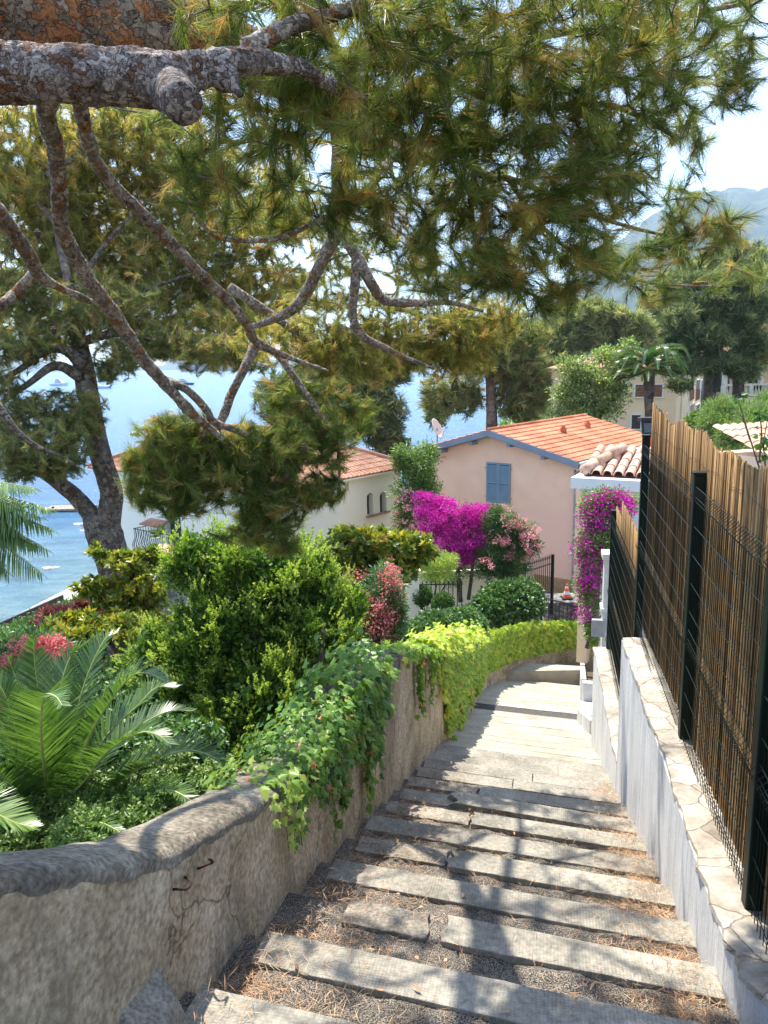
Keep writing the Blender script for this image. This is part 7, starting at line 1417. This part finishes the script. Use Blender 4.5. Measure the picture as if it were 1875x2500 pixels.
boat('white cruiser with a raised flybridge, right of the open boat on the bay', DZ(392, 832, -13), 20, PI + .25, [(-.25, .2, .09), (-.15, .08, .06)], m_navy, .1)
boat('long dark-hulled superyacht on the horizon', DZ(462, 801.5, -13), 260, PI, [(-.35, .25, .03), (-.3, .15, .028), (-.2, .08, .025)], m_navy, .06, 'superyacht')
boat('white motor yacht partly hidden by the forked pine branches', DZ(130, 833, -13), 20, -.4, [(-.25, .2, .1), (-.2, .1, .08)], m_hull, .1)
boat('far white yacht near the left horizon', DZ(85, 808, -13), 60, PI, [(-.3, .2, .07), (-.2, .1, .05)], m_hull, .8)
bu = thing('mooring_buoy', 'small yellowish buoy afloat on the bay beyond the cream house roof', 'buoy', tuple(DZ(370, 891, -13))); b = MB(); cb_ = DZ(370, 889, -13); b.lathe(cb_, [(.05, -.3), (.45, -.1), (.55, .2), (.4, .5), (.08, .65), (.06, 1.1)], 12); b.build('float', noisy('buoy_paint', [(.4, (.7, .62, .3)), (.6, (.75, .68, .4))], 3, 2, .5), bu, True)
pf_ = thing('swimming_platform', 'dark floating bathing platform behind the forked pine', 'platform', tuple(DZ(145, 1100, -13))); c_ = DZ(152, 1101, -13); b = MB(); b.box(c_ + [0, 0, .12], 4.4, 2.2, .3); b.build('deck', m_patch, pf_, bevel=.03)
b = MB(); b.box(c_ + [0, -.06, -.02], 4.3, 2.25, .22); b.build('float', m_black, pf_)
# swimmer
c_ = DZ(115, 1104, -13); m_skin = noisy('skin', [(.4, (.42, .22, .14)), (.6, (.5, .28, .19))], 4, 3, .55)
me = bpy.data.meshes.new('person'); bm = bmesh.new()
vp_ = [(0, 0, .30), (0, .01, .16), (0, .06, .02), (0, .35, -.12), (.02, .75, -.22), (.19, .05, .02), (.36, -.12, -.03), (.5, -.32, .0), (-.19, .05, .02), (-.38, -.08, -.06), (-.52, -.26, -.1), (.1, 1.1, -.3), (.1, 1.5, -.35), (-.1, 1.1, -.3), (-.1, 1.5, -.35)]
vv_ = [bm.verts.new(Vector(v) + Vector(c_)) for v in vp_]
for a_, b_ in ((0, 1), (1, 2), (2, 3), (3, 4), (2, 5), (5, 6), (6, 7), (2, 8), (8, 9), (9, 10), (4, 11), (11, 12), (4, 13), (13, 14)): bm.edges.new((vv_[a_], vv_[b_]))
bm.to_mesh(me); bm.free(); po = link('person', me, m_skin); tag(po, 'lone swimmer with head and shoulders above the water near the beach', 'person')
sk_ = po.modifiers.new('skin', 'SKIN'); rads = [.11, .05, .12, .14, .13, .07, .045, .035, .07, .045, .035, .08, .05, .08, .05]
for i, r0 in enumerate(rads): me.skin_vertices[0].data[i].radius = (r0, r0)
me.skin_vertices[0].data[2].use_root = True
po.modifiers.new('sub', 'SUBSURF').render_levels = 2
b = MB(); b.lathe(c_ + [0, .015, .27], [(.105, 0), (.118, .06), (.1, .13), (.04, .165)], 12); b.build('hair', noisy('dark_hair', [(.4, (.02, .012, .008)), (.6, (.04, .02, .012))], 8, 3, .6), po, True)
# rocks in the shallows
for i, (x, y, R_, lab) in enumerate([(172, 1133, .5, 'pale rock awash between the platform and the pine trunk'), (182, 1147, .35, 'small rock just below the larger pale rock'), (108, 1228, .45, 'sunlit rock breaking the surface near the beach')]):
    c_ = DZ(x, y, -13.05); bm = bmesh.new(); bmesh.ops.create_icosphere(bm, subdivisions=3, radius=1)
    for v in bm.verts: k = 1 + .25 * math.sin(v.co.x * 4 + i) * math.cos(v.co.y * 3.1 + 2) + .1 * math.sin(v.co.z * 9 + v.co.x * 7); v.co = Vector((v.co.x * k * R_ * 1.4 + c_[0], v.co.y * k * R_ + c_[1], v.co.z * k * R_ * .22 + c_[2]))
    me = bpy.data.meshes.new('rock'); bm.to_mesh(me); bm.free(); tag(link('rock', me, bpy.data.materials['rubble_stone'], None, True), lab, 'rock')

# ---- sea air
hz = MB(); hz.add([(x, y, z) for x in (-8900, 8900) for y in (-380, 9400) for z in (-19, 780)], [(0, 1, 3, 2), (4, 6, 7, 5), (0, 4, 5, 1), (2, 3, 7, 6), (0, 2, 6, 4), (1, 5, 7, 3)])
m_hz = bpy.data.materials.new('haze'); m_hz.use_nodes = True; nt = m_hz.node_tree; nt.nodes.remove(nt.nodes['Principled BSDF'])
pv = nt.nodes.new('ShaderNodeVolumePrincipled'); pv.inputs['Color'].default_value = (.55, .76, 1, 1); pv.inputs['Density'].default_value = .00016; pv.inputs['Anisotropy'].default_value = .3
nt.links.new(pv.outputs[0], nt.nodes['Material Output'].inputs['Volume'])
tag(hz.build('haze', m_hz), kind='stuff')
